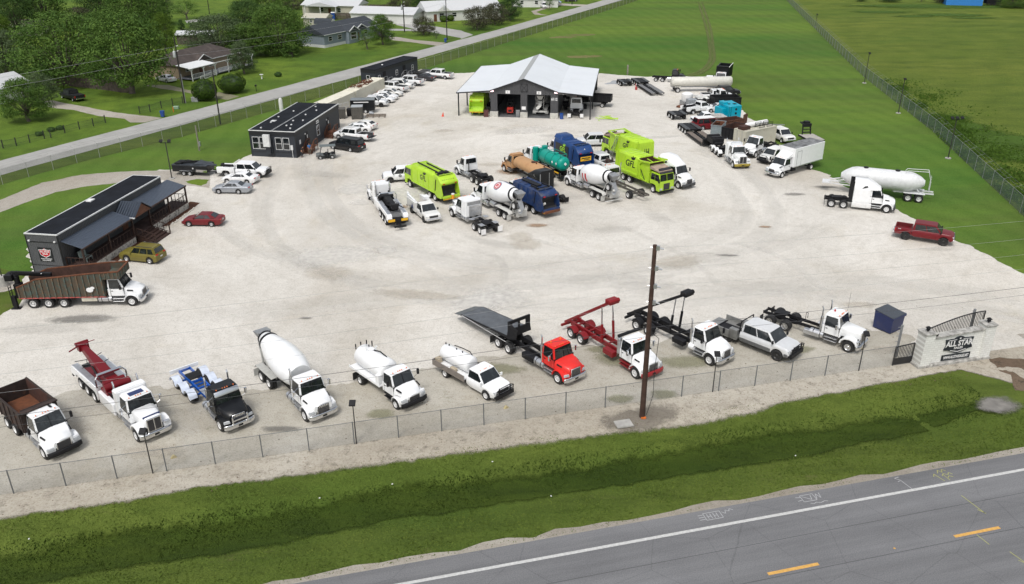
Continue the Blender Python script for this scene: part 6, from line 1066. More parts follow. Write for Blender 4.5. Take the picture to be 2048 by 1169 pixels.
def wrecker_body(t,k,mat,boom,deck=ALU,angle=14,blen=5.2,stow=False):
    x0=-1.5; x1=k['bk']-.35; xm=3.6
    for s in (1,-1):
        pts=[(x0,.85),(x0,1.46),(x0+.3,1.66),(xm,1.76),(xm,.6),(3.5,.6),(3.45,.95),(3.2,1.16),(-.45,1.16),(-.62,.85)]
        b=part(t,'side_box',MB().prism(pts,s*.66,s*1.22),mat,bev=.03,sm=30)
        part(b,'deck_top',MB().hx([(x0+.32,s*.70,1.665),(xm-.05,s*.70,1.76),(xm-.05,s*1.15,1.76),(x0+.32,s*1.15,1.665)],[(x0+.32,s*.70,1.68),(xm-.05,s*.70,1.775),(xm-.05,s*1.15,1.775),(x0+.32,s*1.15,1.68)]),deck,sm=0)
        for x in (.0,1.1,2.2): part(b,'locker_door',MB().box(x,x+.9,min(s*1.22,s*1.235),max(s*1.22,s*1.235),1.22,1.58),mat,bev=.01)
        part(t,'front_box',MB().box(xm+.25,x1+.1,min(s*.8,s*1.18),max(s*.8,s*1.18),.55,1.5),mat,bev=.04)
        part(t,'box_gap_filler',MB().box(xm,xm+.25,min(s*.6,s*1.1),max(s*.6,s*1.1),.6,1.3),boom if not stow else BLK,sm=0)  # block filling the gap between the boxes, in the boom's colour
    part(t,'well_floor',MB().box(x0+.2,x1,-.66,.66,.98,1.08),boom if not stow else BLK,sm=0)
    a=R(angle); bx=xm+.5; p=lambda q,z=0: (bx-q*math.cos(a),1.8+q*math.sin(a)+z)
    B_=part(t,'boom',MB().loft([[(p(q,zb)[0],-w_,p(q,zb)[1]),(p(q,zt)[0],-w_*.8,p(q,zt)[1]),(p(q,zt)[0],w_*.8,p(q,zt)[1]),(p(q,zb)[0],w_,p(q,zb)[1])] for q,w_,zb,zt in ((0,.52,-.45,.35),(blen*.45,.42,-.35,.38),(blen*.8,.30,-.2,.28),(blen,.26,-.15,.22))]),boom,bev=.03)
    e=p(blen); part(B_,'boom_head',MB().box(e[0]-.35,e[0]+.2,-.40,.40,e[1]-.25,e[1]+.36).cyl((e[0]-.2,-.5,e[1]+.3),(e[0]-.2,.5,e[1]+.3),.15,n=10).bar((e[0],-.4,e[1]+.2),(e[0]-.3,-1.0,e[1]-.15),.1).bar((e[0],.4,e[1]+.3),(e[0]+.1,.9,e[1]+.35),.06),boom,bev=.02)
    for s in (1,-1): part(B_,'lift_cylinder',MB().cyl((bx-.4,s*.46,1.2),(p(blen*.5)[0],s*.46,p(blen*.5)[1]),.08,n=8),BLK)
    part(t,'winch_turret',MB().box(xm+.3,xm+1.5,-.95,.95,1.1,1.75).cyl((xm+1.1,-.95,1.95),(xm+1.1,.95,1.95),.3,n=12).cyl((xm+.5,-.8,2.0),(xm+.5,.8,2.0),.22,n=12),boom,bev=.04)
    part(t,'hydraulics',MB().box(xm+1.6,x1-.1,-.75,.75,1.1,1.6).cyl((x1-.5,-.6,1.6),(x1-.5,-.6,2.3),.12,n=8).cyl((x1-.5,.5,1.6),(x1-.5,.5,2.2),.14,n=8).bar((xm+1.5,-.9,1.8),(x1-.1,-.4,1.6),.07),BLK,bev=.02)
    part(t,'light_bar',MB().tube([(xm+.1,-1.12,1.7),(xm+.1,-1.12,2.35),(xm+.05,-.95,2.55),(xm+.05,.95,2.55),(xm+.1,1.12,2.35),(xm+.1,1.12,1.7)],.06).box(xm-.15,xm+.15,-.9,.9,2.5,2.66),CHR)
    part(t,'underlift',MB().box(x0-.3,x0+.4,-.28,.28,.5,1.1).box(x0-1.0,x0-.2,-.14,.14,.45,.7).box(x0-1.05,x0-.85,-.7,.7,.42,.62),BLK,bev=.02)
    m=MB()
    for s in (1,-1):
        for q in (.4,1.1): m.tube([(x0+1+q*2,s*.5,1.8),(x0+.6+q*2,s*.3,2.25),(x0+q*2,s*1.0,2.1)],.03,5)
    part(t,'chains',m,BLK); lamps(t,x0-.015,.35,.8,.8,.3,YEL,'tail_panel',d=.015); part(t,'tail_board',MB().box(x0-.01,x0+.2,-1.2,1.2,.62,1.15),BLK)
def garbage_rear(t,k,mat,side='L',panel=None,hop=BLK,clean=True,lg=1,top=3.45,lgmat=BKM):
    x1=k['bk']-.2; x0=-.1; w=1.22
    pts=[(-w,1.15),(-w,3.1),(-w*.86,top),(w*.86,top),(w,3.1),(w,1.15)]
    b=part(t,'compactor_body',MB().loft([[(x0,y,z) for y,z in pts],[(x1,y,z) for y,z in pts]]),mat,bev=.03,sm=40)
    m=MB()
    for i in range(5): x=lerp(x0+.1,x1-.1,i/4); m.box(x-.05,x+.05,w,w+.05,1.2,3.05).box(x-.05,x+.05,-w-.05,-w,1.2,3.05).box(x-.05,x+.05,-w*.84,w*.84,top,top+.05)
    m.box(x0,x1,w,w+.08,1.1,1.25).box(x0,x1,-w-.08,-w,1.1,1.25); part(b,'ribs',m,mat,sm=0)
    if panel:
        for s in (1,-1): part(b,'side_panel',MB().box(x0+.9,x1-.5,min(s*(w+.005),s*(w+.06)),max(s*(w+.005),s*(w+.06)),1.5,2.95),panel,sm=0)
    # tailgate
    T_=[(x0,1.05),(x0,top+.02),(x0-.9,top-.05),(x0-1.66,2.70),(x0-1.7,2.3)]
    for s in (1,-1): part(t,'tailgate_side',MB().prism(T_+[(x0-2.05,1.3),(x0-1.6,.75),(x0-.6,.7)],s*(w-.06),s*(w+.03)),mat,bev=.02)
    tg=part(t,'tailgate',MB().loft([[(x0,y,z) for y,z in ((-w+.06,2.0),(-w+.06,top),(w-.06,top),(w-.06,2.0))],[(x0-.9,y,z) for y,z in ((-w+.06,2.1),(-w+.06,top-.06),(w-.06,top-.06),(w-.06,2.1))],[(x0-1.62,y,z) for y,z in ((-w+.06,2.5),(-w+.06,2.72),(w-.06,2.72),(w-.06,2.5))]]),mat,bev=.02)
    part(t,'hopper',MB().prism([(x0-.2,2.5),(x0-1.2,2.5),(x0-.9,1.5),(x0-1.0,1.1),(x0-1.85,1.05),(x0-1.5,.75),(x0-.5,.7),(x0,1.2)],-w+.06,w-.06),hop,sm=0); part(t,'roof_well',MB().box(x0-.75,x0-.1,-.95,-.1,top-.03,top+.035).box(x0-.75,x0-.1,.1,.95,top-.03,top+.035),HOLE,sm=0); part(t,'roof_bar',MB().bar((x0-.85,-1.0,top+.1),(x0-.85,1.0,top+.1),.09).bar((x0-.02,-1.0,top+.1),(x0-.02,1.0,top+.1),.09),mat)
    part(t,'rear_sill',MB().box(x0-2.1,x0-1.85,-w,w,.85,1.15),mat,bev=.03); part(t,'rear_marker',MB().box(x0-2.12,x0-2.105,-w,w,.72,.84),YEL)
    for s in (1,-1): part(t,'tailgate_ram',MB().cyl((x0-.2,s*(w+.05),1.5),(x0-.5,s*(w+.05),3.0),.06,n=6),BLK)
    lamps(t,x0-1.72,.7,2.56,.3,.1,RLENS,'rear_lamp')
    if lg: logo(b,lerp(x0,x1,.5),2.3,w+(.062 if panel else .0),side,1.5,lgmat)
    return b,tg
def coe(label,f,r,side,pm,axles=(0,1.35),wb=None,name='garbage_truck',cat='garbage truck',group=None):
    """low cab-over refuse truck"""
    t=thing(name,label,cat,group); L=place(t,f,r,side,1.12); wb=wb or min(max(L,5.0),7.0); m=MB()
    for s in (1,-1): m.box(-1.0,wb+.6,s*.42-.045,s*.42+.045,.72,.98)
    part(t,'frame',m,BLK)
    for a in axles:
        for s in (1,-1): wheel(t,a,s*1.08,.5,.25,None,True)
    for s in (1,-1): wheel(t,wb,s*1.04,.5,.28)
    xf=wb+1.25; xb=wb-.62; hw=1.2
    for s in (1,-1):
        pts=[(xb,1.0),(wb-.62,1.0),(wb-.5,1.18),(wb,1.25),(wb+.5,1.15),(wb+.66,.85),(wb+.68,.5),(xf,.5),(xf+.02,1.75),(xb,1.75)]
        part(t,'cab_side',MB().prism(pts,s*(hw-.08),s*hw),pm,bev=.02)
        part(t,'mirror',MB().box(xf+.1,xf+.22,min(s*(hw+.12),s*(hw+.3)),max(s*(hw+.12),s*(hw+.3)),1.7,2.2).bar((xf-.2,s*hw,2.4),(xf+.15,s*(hw+.2),2.2),.04),BLK)
        part(t,'headlight',MB().box(xf+.0,xf+.06,min(s*.7,s*1.1),max(s*.7,s*1.1),.62,.86),LENS,bev=.02)
    part(t,'cab_front',MB().box(xf-.1,xf+.02,-hw+.08,hw-.08,.52,1.75).box(xb,xf-.1,-hw+.08,hw-.08,1.3,1.74),pm,bev=.03); part(t,'grille',MB().box(xf+.02,xf+.06,-.5,.5,.62,1.45),GRL,bev=.02)
    part(t,'bumper',MB().box(xf-.1,xf+.18,-hw,hw,.32,.54),BLK,bev=.04); glasshouse(t,xb,xf+.02,xb+.05,xf-.14,hw,hw*.95,1.74,2.72,pm,(.5,),bev=.06,name='cab',sill=0)
    part(t,'windshield_post',MB().bar((xf+.03,0,1.8),(xf-.12,0,2.65),.04),pm)
    for y in (-.8,-.2,0,.2,.8): part(t,'marker_light',MB().ell((xf-.16,y,2.74),.06,.04,.04,6,4),AMB)
    return t,dict(wb=wb,xf=xf,xb=xb)
def front_loader_body(t,k,mat,side,arms_up=True,top=3.9,ld=True):
    x1=k['xb']-.25; x0=-1.2; w=1.24; xh=x1-2.2
    pts=[(-w,1.05),(-w,top-.25),(-w*.85,top),(w*.85,top),(w,top-.25),(w,1.05)]
    b=part(t,'compactor_body',MB().loft([[(x0,y,z) for y,z in pts],[(xh,y,z) for y,z in pts]]),mat,bev=.03,sm=40); m=MB()
    for x in (x0+.1,x0+1.6,xh-.1): m.box(x-.06,x+.06,w,w+.05,1.1,top-.3).box(x-.06,x+.06,-w-.05,-w,1.1,top-.3)
    for i in range(5): x=lerp(x0+.6,xh-.2,i/4); m.box(x-.03,x+.03,-w*.84,w*.84,top,top+.05)
    m.box(x0,xh,-.06,.06,top+.001,top+.045); m.box(x0+.2,xh,w,w+.12,1.35,1.6).box(x0+.2,xh,-w-.12,-w,1.35,1.6); part(b,'ribs',m,mat,sm=0)
    part(t,'tailgate',MB().hx([(x0-.7,-w,1.3),(x0,-w,1.1),(x0,w,1.1),(x0-.7,w,1.3)],[(x0-.55,-w,top-.15),(x0,-w,top+.12),(x0,w,top+.12),(x0-.55,w,top-.15)]),mat,bev=.05,seg=2)
    # hopper open on top
    h=part(t,'hopper',MB().box(xh,x1,w-.06,w,1.05,top-.35).box(xh,x1,-w,-w+.06,1.05,top-.35).box(x1-.06,x1,-w+.06,w-.06,1.05,top-.55).box(xh,x1,-w+.06,w-.06,1.05,1.4),mat,bev=.015,sm=30)
    part(h,'hopper_lining',MB().box(xh+.02,x1-.07,w-.075,w-.062,1.4,top-.4).box(xh+.02,x1-.07,-w+.062,-w+.075,1.4,top-.4).box(xh+.005,xh+.02,-w+.08,w-.08,1.4,top-.1).box(xh+.03,x1-.08,-w+.08,w-.08,1.4,1.6),RUSTD,sm=0)
    part(h,'hopper_rim',MB().box(xh,x1,w-.1,w+.06,top-.36,top-.22).box(xh,x1,-w-.06,-w+.1,top-.36,top-.22),mat,bev=.02)
    # cab guard over the roof
    part(t,'cab_guard',MB().hx([(x1,-w+.1,top-.9),(k['xf']-.3,-w+.15,2.9),(k['xf']-.3,w-.15,2.9),(x1,w-.1,top-.9)],[(x1,-w+.1,top-.55),(k['xf']-.3,-w+.15,3.02),(k['xf']-.3,w-.15,3.02),(x1,w-.1,top-.55)]),M('guard_dusty',(.36,.27,.21),rough=.9,var=.3,scale=2))
    part(t,'guard_screen',MB().hx([(k['xf']-.25,-1.0,2.74),(k['xf']-.1,-1.0,2.74),(k['xf']-.1,1.0,2.74),(k['xf']-.25,1.0,2.74)],[(k['xf']-.7,-.95,3.3),(k['xf']-.65,-.95,3.3),(k['xf']-.65,.95,3.3),(k['xf']-.7,.95,3.3)]),GRL)
    for s in (1,-1):
        y=s*(w+.14); part(t,'loader_arm',MB().bar((xh+.6,y,1.5),(xh+.35,y,top-.7),.16,.2).bar((xh+.35,y,top-.7),(xh+.8,y,top-.25),.16,.2).bar((xh+.8,y,top-.25),(x1+.3,y,top-.05),.16,.2).bar((xh+.4,y,1.5),(x1-.2,y,1.25),.14,.16),mat)
        part(t,'lift_ram',MB().cyl((x1-.5,y*1.02,1.2),(xh+.7,y*1.02,2.6),.05,n=6),BLK)
    part(t,'fork_bar',MB().cyl((x1+.3,-w-.2,top-.05),(x1+.3,w+.2,top-.05),.07,n=8).bar((x1+.3,-.9,top-.05),(x1-.9,-.9,top+.12),.08).bar((x1+.3,.9,top-.05),(x1-.9,.9,top+.12),.08),mat)
    logo(b,lerp(x0,xh,.6),2.65,w,side,1.9 if ld else 1.5); return b
def hoist_body(t,k,mat,ang=36,L=6.6,cyl=CHR,top=None):
    x0=-1.35; z0=.95; a=R(ang)
    m=MB()
    for s in (1,-1): m.box(x0+.1,k['bk']-.4,s*.42-.07,s*.42+.07,.98,1.14)
    for x in (0,1.4,2.8,4.0): m.box(x-.06,x+.06,-.42,.42,1.0,1.1)
    part(t,'subframe',m,mat); e=Vector((x0+L*math.cos(a),0,z0+L*math.sin(a))); s0=Vector((x0,0,z0)); m=MB()
    for s in (1,-1): m.bar(s0+Vector((-.5*math.cos(a),s*.45,-.5*math.sin(a))),e+Vector((0,s*.45,0)),.10,.20)
    for q in (.02,.3,.55,.8,.97): c=s0.lerp(e,q); m.box(c.x-.06,c.x+.06,-.45,.45,c.z-.06,c.z+.06)
    h=part(t,'hoist',m,mat,bev=.01); part(h,'winch_head',MB().box(e.x-.5,e.x+.15,-.5,.5,e.z-.25,e.z+.14).cyl((e.x,-.55,e.z),(e.x,.55,e.z),.2,n=10),mat,bev=.03)
    for s in (1,-1):
        c0=Vector((k['bk']-2.6,s*.62,1.05)); c1=s0.lerp(e,.86)+Vector((0,s*.58,-.1)); part(t,'lift_cylinder',MB().cyl(c0,c0.lerp(c1,.5),.11,n=10),mat); part(t,'piston',MB().cyl(c0.lerp(c1,.5),c1,.055,n=8),cyl)
    for s in (1,-1): part(t,'tool_box',MB().box(k['bk']-1.9,k['bk']-.7,min(s*.62,s*1.15),max(s*.62,s*1.15),.55,1.02),mat,bev=.03)
    fenders(t,(0,1.35),.5,mat,w=.55,y=.66,thick=.06); part(t,'rear_guard',MB().box(x0-.15,x0,-1.1,1.1,.55,.75),mat)
def lowboy(name,label,P,deg,L,axles,neck=0,w=1.3,deckmat=None,cat='trailer',deck=(0,1),zd=.62,group=None,beams=False):
    """gooseneck equipment trailer; x=0 at the rearmost axle, forward +x"""
    t=thing(name,label,cat,group,loc=P,rz=R(deg)); dm_=deckmat or M('trailer_planks',(.17,.14,.12),rough=.9,var=.3,stripe=('Y',.2,.01))
    xa=max(axles)+.75
    part(t,'bogie_frame',MB().box(-.9,xa,-.5,.5,.75,1.02).box(-.9,-.75,-w,w,.75,.95),BLK,bev=.02)
    for a in axles:
        for s in (1,-1): wheel(t,a,s*(w-.17),.45,.22,WRIM,True)
    for s in (1,-1): part(t,'wheel_cover',MB().box(-.7,xa,min(s*.62,s*w),max(s*.62,s*w),.97,1.07).hx([(-.72,s*.62,.80),(-.7,s*.62,.80),(-.7,s*w,.80),(-.72,s*w,.80)],[(-.72,s*.62,1.07),(-.7,s*.62,1.07),(-.7,s*w,1.07),(-.72,s*w,1.07)]),M('trailer_cover',(.055,.058,.062),rough=.5,var=.3),bev=.03)
    if L>xa+.3:
        for s in (1,-1):
            part(t,'deck',MB().box(xa,L,min(s*.45,s*w),max(s*.45,s*w),zd-.12,zd),dm_,sm=0); m=MB().box(xa,L,min(s*w,s*(w+.06)),max(s*w,s*(w+.06)),zd-.28,zd+.01)
            part(t,'side_rail',m,BLK,sm=0)
        m=MB().box(xa,L,-.12,.12,zd-.3,zd-.02); x=xa+.3
        while x<L-.2: m.box(x-.06,x+.06,-.45,.45,zd-.14,zd-.03); x+=.75
        part(t,'centre_beam',m,BLK,sm=0)
    if neck: part(t,'gooseneck',MB().box(L,L+.5,-w*.9,w*.9,zd-.3,1.35).box(L+.3,L+neck,-.62,.62,1.12,1.5).box(L+.4,L+.9,-w*.85,w*.85,1.2,1.45),BLK,bev=.05)
    mudflaps(t,-.8,RUB,.2,.75); return t
def bin_open(name,label,P,deg,L,W,H,outer,inner,cat='dumpster',ribs=5,group=None,zl=.12):
    t=thing(name,label,cat,group,loc=P,rz=R(deg)); m=MB().box(0,L,0,W,zl,zl+.1).box(0,L,0,.06,zl+.1,H).box(0,L,W-.06,W,zl+.1,H).box(0,.06,.06,W-.06,zl+.1,H).box(L-.06,L,.06,W-.06,zl+.1,H); part(t,'body',m,outer,bev=.01)
    part(t,'lining',MB().box(.07,L-.07,.07,.08,zl+.1,H-.02).box(.07,L-.07,W-.08,W-.07,zl+.1,H-.02).box(.07,L-.07,.08,W-.08,zl+.1,zl+.13).box(.065,.075,.08,W-.08,zl+.13,H-.02),inner,sm=0); m=MB()
    for i in range(ribs): x=lerp(.1,L-.1,i/(ribs-1)); m.box(x-.05,x+.05,-.08,0,zl,H-.08).box(x-.05,x+.05,W,W+.08,zl,H-.08)
    m.box(-.05,L+.05,-.08,0,H-.08,H+.04).box(-.05,L+.05,W,W+.08,H-.08,H+.04); part(t,'ribs',m,outer,sm=0); return t
def container(label,P,deg,L,W,H,mat,name='shipping_container',roof=None):
    t=thing(name,label,'container',loc=P,rz=R(deg)); part(t,'body',MB().box(.06,L-.06,.04,W-.04,.05,H-.03),mat,sm=0); m=MB()
    for x in (0,L-.12):
        for y in (0,W-.12): m.box(x,x+.12,y,y+.12,0,H)
    m.box(.12,L-.12,0,.1,H-.12,H+.01).box(.12,L-.12,W-.1,W,H-.12,H+.01).box(0,.1,.12,W-.12,H-.12,H+.01).box(L-.1,L,.12,W-.12,H-.12,H+.01).box(.12,L-.12,0,.1,0,.14); part(t,'frame',m,mat,sm=0)
    d=part(t,'door',MB().box(-.0,.05,.15,W/2-.02,.15,H-.15).box(-.0,.05,W/2+.02,W-.15,.15,H-.15),mat,sm=0); part(d,'lock_bar',MB().cyl((-.04,W*.3,.15),(-.04,W*.3,H-.15),.025,n=5).cyl((-.04,W*.7,.15),(-.04,W*.7,H-.15),.025,n=5),STL); return t

# ================= FRONT ROW, left to right =================
FRW='trucks for sale in the front row'
t,k=truck('white tractor cab with a rusty open dump bed, leftmost truck of the front row',(90.3,918.7),(19.2,856.8),'R',WHITE,axles=(0,1.35),bump=BLK,stacks=0,group=FRW,name='dump_truck',cat='dump truck',rfrm=1.1)
dump_body(t,-1.4,k['cb']-.25,1.1,2.65,M('dump_dark_brown',(.032,.020,.017),rough=.8,var=.4,dirt=(.10,.045,.025),dscale=2,dlo=.55,dhi=.75),RUSTD,shield=.5,w=1.2); part(t,'bed_floor',MB().box(-1.3,k['cb']-.35,-1.1,1.1,1.265,1.29),RUST,sm=0); part(t,'roof_emblem',MB().ell((k['cb']+.5,.5,2.83),.3,.1,.03,6,4),BLK)
t,k=truck('white wrecker with dark red boom standing in the front row beside the rusty dump truck',(275.1,883.6),(165.6,778.2),'R',WHITE,style='classic',axles=(0,1.35,2.7),stacks=2,group=FRW,name='tow_truck',cat='tow truck',rfrm=1.4,sleeper=.7)
wrecker_body(t,k,WHITE,MAROON,angle=10,blen=5.5); part(t,'sun_roof',MB().box(k['cb']+.5,k['cb']+1.0,-.5,.5,2.79,2.83),NAVM,bev=.01); part(t,'bug_shield',MB().box(k['x1']-.35,k['x1']-.25,-.6,.6,1.8,1.92),NAVM)
CST=M('chrome_bright',(.78,.84,.95),rough=.25,metal=.4); 
t,k=truck('black short cab tractor with bright blue frame and chrome rear fenders in the front row',(442,862.8),(354.2,777.8),'R',BLACKP,style='mack',axles=(0,1.35,2.7),stacks=2,visor=True,group=FRW,name='semi_truck',cat='semi truck',frame=M('paint_bright_blue',(.01,.09,.42),rough=.3),rfrm=1.0)
fenders(t,(0,1.35,2.7),.52,CST,gapang=(.05,.95)); fifth_wheel(t,.9); part(t,'rear_panel',MB().box(-1.0,-.9,-1.15,1.15,.85,1.15),WHITE); part(t,'deck_plate',MB().box(3.0,k['cb']-.4,-.5,.5,.99,1.03),ALU); part(t,'bumper_guard',MB().box(k['x1']+.1,k['x1']+.2,-.6,-.5,.6,1.35).box(k['x1']+.1,k['x1']+.2,.5,.6,.6,1.35).box(k['x1']+.1,k['x1']+.2,-.5,.5,1.0,1.1),CHR)
text(t,'lettering','MACK',CHR,.2,(k['x1']+.08,0,1.33),(0,1,0),(0,0,1),sx=1.3,bold=.01)
t,k=truck('white concrete mixer truck with plain white drum in the front row',(610.6,842.9),(525.2,763.9),'R',WHITE,style='mack',axles=(0,1.35),stacks=1,group=FRW,name='concrete_mixer_truck',cat='mixer truck',fend=WHITE,rfrm=1.3)
mixer_body(t,k,WHITE,frame=M('mixer_frame_grey',(.42,.42,.40),rough=.6,var=.15)); text(t,'lettering','MACK',CHR,.2,(k['x1']+.08,0,1.33),(0,1,0),(0,0,1),sx=1.3,bold=.01)
t,k=truck('white single axle vacuum tank truck in the front row next to the concrete mixer',(792.3,818.9),(721.8,769.7),'R',WHITE,style='aero',axles=(0,),bump=BLK,stacks=0,steps=True,tank=False,small=True,group=FRW,name='vacuum_truck',cat='tank truck',rfrm=1.3,cabw=1.0)
b=tank(t,-1.35,k['cb']-.35,.88,1.85,WHITE,ends=.3); part(t,'tank_bed',MB().box(-1.5,k['cb']-.2,-1.15,1.15,.95,1.08).box(-1.5,k['cb']-.2,1.1,1.16,1.08,1.2).box(-1.5,k['cb']-.2,-1.16,-1.1,1.08,1.2),WHITE,bev=.02)
part(b,'manhole',MB().cyl((.1,0,2.6),(.1,0,2.82),.28,n=14),WHITE); m=MB()
for x,y in ((-1.3,.5),(-1.3,-.5),(-.9,.75),(-1.35,0),(-.5,.2)): m.cyl((x,y,2.4),(x,y,2.85),.05,n=6)
part(b,'valves',m,BLK); part(b,'hose',MB().tube([(.3,.1,2.75),(1.0,.25,2.85),(1.7,.3,2.7),(k['cb']-.5,.3,2.3)],.05),RUB); part(b,'elbow',MB().tube([(.3,.3,2.6),(.3,.3,3.0),(.5,.3,3.1)],.06).tube([(-.1,-.3,2.6),(-.1,-.3,3.0)],.05),WHITE); part(t,'side_pump',MB().box(k['cb']-.7,k['cb']-.3,-1.15,-.7,1.1,1.9),WHITE,bev=.05); mudflaps(t,-.65)
t,wb,xb=pickup('white single cab pickup with septic tank on a brown-sided flatbed in the front row',(969.8,801.6),(890.1,756.1),'R',WHITE,cab='reg',bed=None,dual=True,rim=WRIM,group=FRW,guard=True,marker=True,name='tank_truck',cat='tank truck',rwb=(4.2,4.7))
tank(t,-1.2,xb-.35,.68,1.6,WHITE,ends=.2); part(t,'flatbed',MB().box(-1.35,xb-.12,-1.1,1.1,.85,.95),WHITE); part(t,'bed_side',MB().box(-1.35,xb-.12,1.1,1.16,.7,1.2).box(-1.35,xb-.12,-1.16,-1.1,.7,1.2).box(-1.4,-1.35,-1.16,1.16,.7,1.2),M('aluminium_brown',(.27,.24,.22),rough=.4,metal=.5)); part(t,'pump',MB().box(-1.25,-.75,-1.0,-.6,.95,1.35).box(.6,1.2,-1.05,-.7,.95,1.25),M('pump_tan',(.4,.34,.25)),bev=.04); part(t,'hose',MB().tube([(-.3,.3,2.3),(.4,.5,2.25),(1.2,.6,2.2),(xb-.5,.6,1.5)],.04),RUB); m=MB()
for x in (-1.0,-.6,.3,1.0): m.cyl((x,0,2.2),(x,0,2.4),.05,n=6)
part(t,'valves',m,BLK)
t,k=truck('bright red truck with long grey tilt deck slid back in the front row',(1114.9,768.2),(996.8,695.8),'R',paint('bright_red',(.68,.03,.025)),style='mack',axles=(0,1.35),stacks=1,group=FRW,name='flatbed_truck',cat='flatbed truck')
dk=part(t,'deck',MB().hx([(-5.2,-1.26,1.05),(1.3,-1.26,1.55),(1.3,1.26,1.55),(-5.2,1.26,1.05)],[(-5.2,-1.26,1.14),(1.3,-1.26,1.72),(1.3,1.26,1.72),(-5.2,1.26,1.14)]),BLK,sm=0)
part(dk,'deck_plate',MB().hx([(-5.15,-1.18,1.148),(1.25,-1.18,1.722),(1.25,1.18,1.722),(-5.15,1.18,1.148)],[(-5.15,-1.18,1.158),(1.25,-1.18,1.732),(1.25,1.18,1.732),(-5.15,1.18,1.158)]),M('deck_steel',(.13,.14,.155),rough=.45,metal=.4,var=.25,scale=1.5,dirt=(.2,.2,.2),dscale=.9),sm=0)
part(dk,'beavertail',MB().hx([(-6.4,-1.1,.72),(-5.2,-1.26,1.02),(-5.2,1.26,1.02),(-6.4,1.1,.72)],[(-6.4,-1.1,.76),(-5.2,-1.26,1.13),(-5.2,1.26,1.13),(-6.4,1.1,.76)]),MATS['deck_steel'],sm=0)
m=MB().hx([(1.3,-1.26,1.5),(1.45,-1.26,1.5),(1.45,1.26,1.5),(1.3,1.26,1.5)],[(1.3,-1.15,2.2),(1.45,-1.15,2.2),(1.45,1.15,2.2),(1.3,1.15,2.2)])
m.box(1.3,1.45,-1.15,-.75,2.2,2.75).box(1.3,1.45,.75,1.15,2.2,2.75).box(1.3,1.45,-.06,.06,2.2,2.75).box(1.3,1.45,-1.15,1.15,2.75,3.0); m.hx([(1.45,-1.25,1.5),(2.3,-1.0,1.7),(2.3,-1.06,1.7),(1.45,-1.3,1.5)],[(1.45,-1.1,2.95),(2.5,-1.0,2.6),(2.5,-1.06,2.6),(1.45,-1.16,2.95)])
part(t,'headboard',m,BLK,sm=0); part(t,'subframe',MB().box(-.9,k['bk']-.5,-.5,-.38,1.0,1.15).box(-.9,k['bk']-.5,.38,.5,1.0,1.15).bar((-1,-.4,1.05),(1.2,-.4,1.5),.12).bar((-1,.4,1.05),(1.2,.4,1.5),.12),BLK)
for s in (1,-1): part(t,'tool_box',MB().box(k['bk']-2.3,k['bk']-.9,min(s*.55,s*1.2),max(s*.55,s*1.2),.5,1.0),BLK,bev=.04)
part(t,'side_marks',MB().box(-5,1.2,-1.275,-1.262,1.1,1.14),WHM); mudflaps(t,-.8)
for y in (-.5,.5): beacon(t,k['cb']+.5,y,k['zt'],AMB)
t,k=truck('white truck with raised dark red hoist frame directly behind the tall brown pole',(1268.9,757.4),(1141.8,676.5),'R',WHITE,style='mack',axles=(0,1.35),bump=paint('red_bumper',(.30,.015,.02)),stacks=0,group=FRW,name='hoist_truck',cat='roll-off truck',frame=OXRED,tank=False,steps=False,hide_guard=True)
hoist_body(t,k,OXRED); part(t,'air_cleaner',MB().box(k['cb']-.3,k['cb']-.05,-1.05,-.7,1.2,2.6),ALU,bev=.04); part(t,'tarp_roller',MB().cyl((k['cb']-.1,-1.1,2.85),(k['cb']-.1,1.1,2.85),.14,n=12),BLK); part(t,'step',MB().box(k['cb']+.1,k['cf'],-1.1,-.8,.45,.5).box(k['cb']+.1,k['cf'],-1.1,-.8,.75,.8),OXRED)
part(t,'front_tank',MB().cyl((k['cf']-.1,-.95,.72),(k['cf']+.35,-.95,.72),.2,n=12),OXRED)
t,k=truck('white truck with raised black hoist frame right of the tall brown pole',(1416.9,731.1),(1272.3,660.3),'R',WHITE,style='curved',axles=(0,1.35),stacks=1,group=FRW,name='hoist_truck',cat='roll-off truck',tank=False,grl=ALU)
hoist_body(t,k,BLK,ang=34,L=7.0); part(t,'rear_step',MB().cyl((k['cb']-.1,-.98,.9),(k['cb']+.4,-.98,.9),.28,n=14),WHITE); 
t,wb,xb=pickup('silver crew cab pickup with low aluminium work bed and black wheels in the front row',(1545.7,718.3),('h',-46,4.3),'R',SILVER,cab='crew',bed=None,rim=DRIM,group=FRW,low=M('paint_grey_two_tone',(.16,.165,.17),rough=.3,metal=.5),guard=True,name='work_pickup',rw=.46,lift=.12); t.scale=(1.08,1.1,1.1)
BA=M('bed_aluminium',(.30,.30,.29),rough=.4,metal=.5,var=.15); x0=-1.6; part(t,'work_bed',MB().box(x0,xb-.15,-1.12,1.12,.62,.72).box(x0+.1,xb-.5,-1.12,-1.05,.5,1.15).box(x0+.1,xb-.5,1.05,1.12,.5,1.15).box(xb-.9,xb-.2,-1.12,-.7,.5,1.32).box(xb-.9,xb-.2,.7,1.12,.5,1.32).box(x0+.4,xb-.9,-.5,-.42,.72,.8),BA,bev=.015); part(t,'tail_ramp',MB().box(x0-.55,x0,-1.05,1.05,.6,.68),BA); part(t,'headache_rack',MB().tube([(xb-.08,-.95,1.2),(xb-.05,-.85,2.08),(xb-.05,.85,2.08),(xb-.08,.95,1.2)],.05),BLK)
t,k=truck('white long nosed tractor with bare black frame, rightmost truck of the front row',(1693.2,705.3),(1537.5,652.3),'R',WHITE,style='classic',axles=(0,1.45),stacks=2,group=FRW,name='semi_truck',cat='semi truck',rim=CHR,rfrm=1.0)
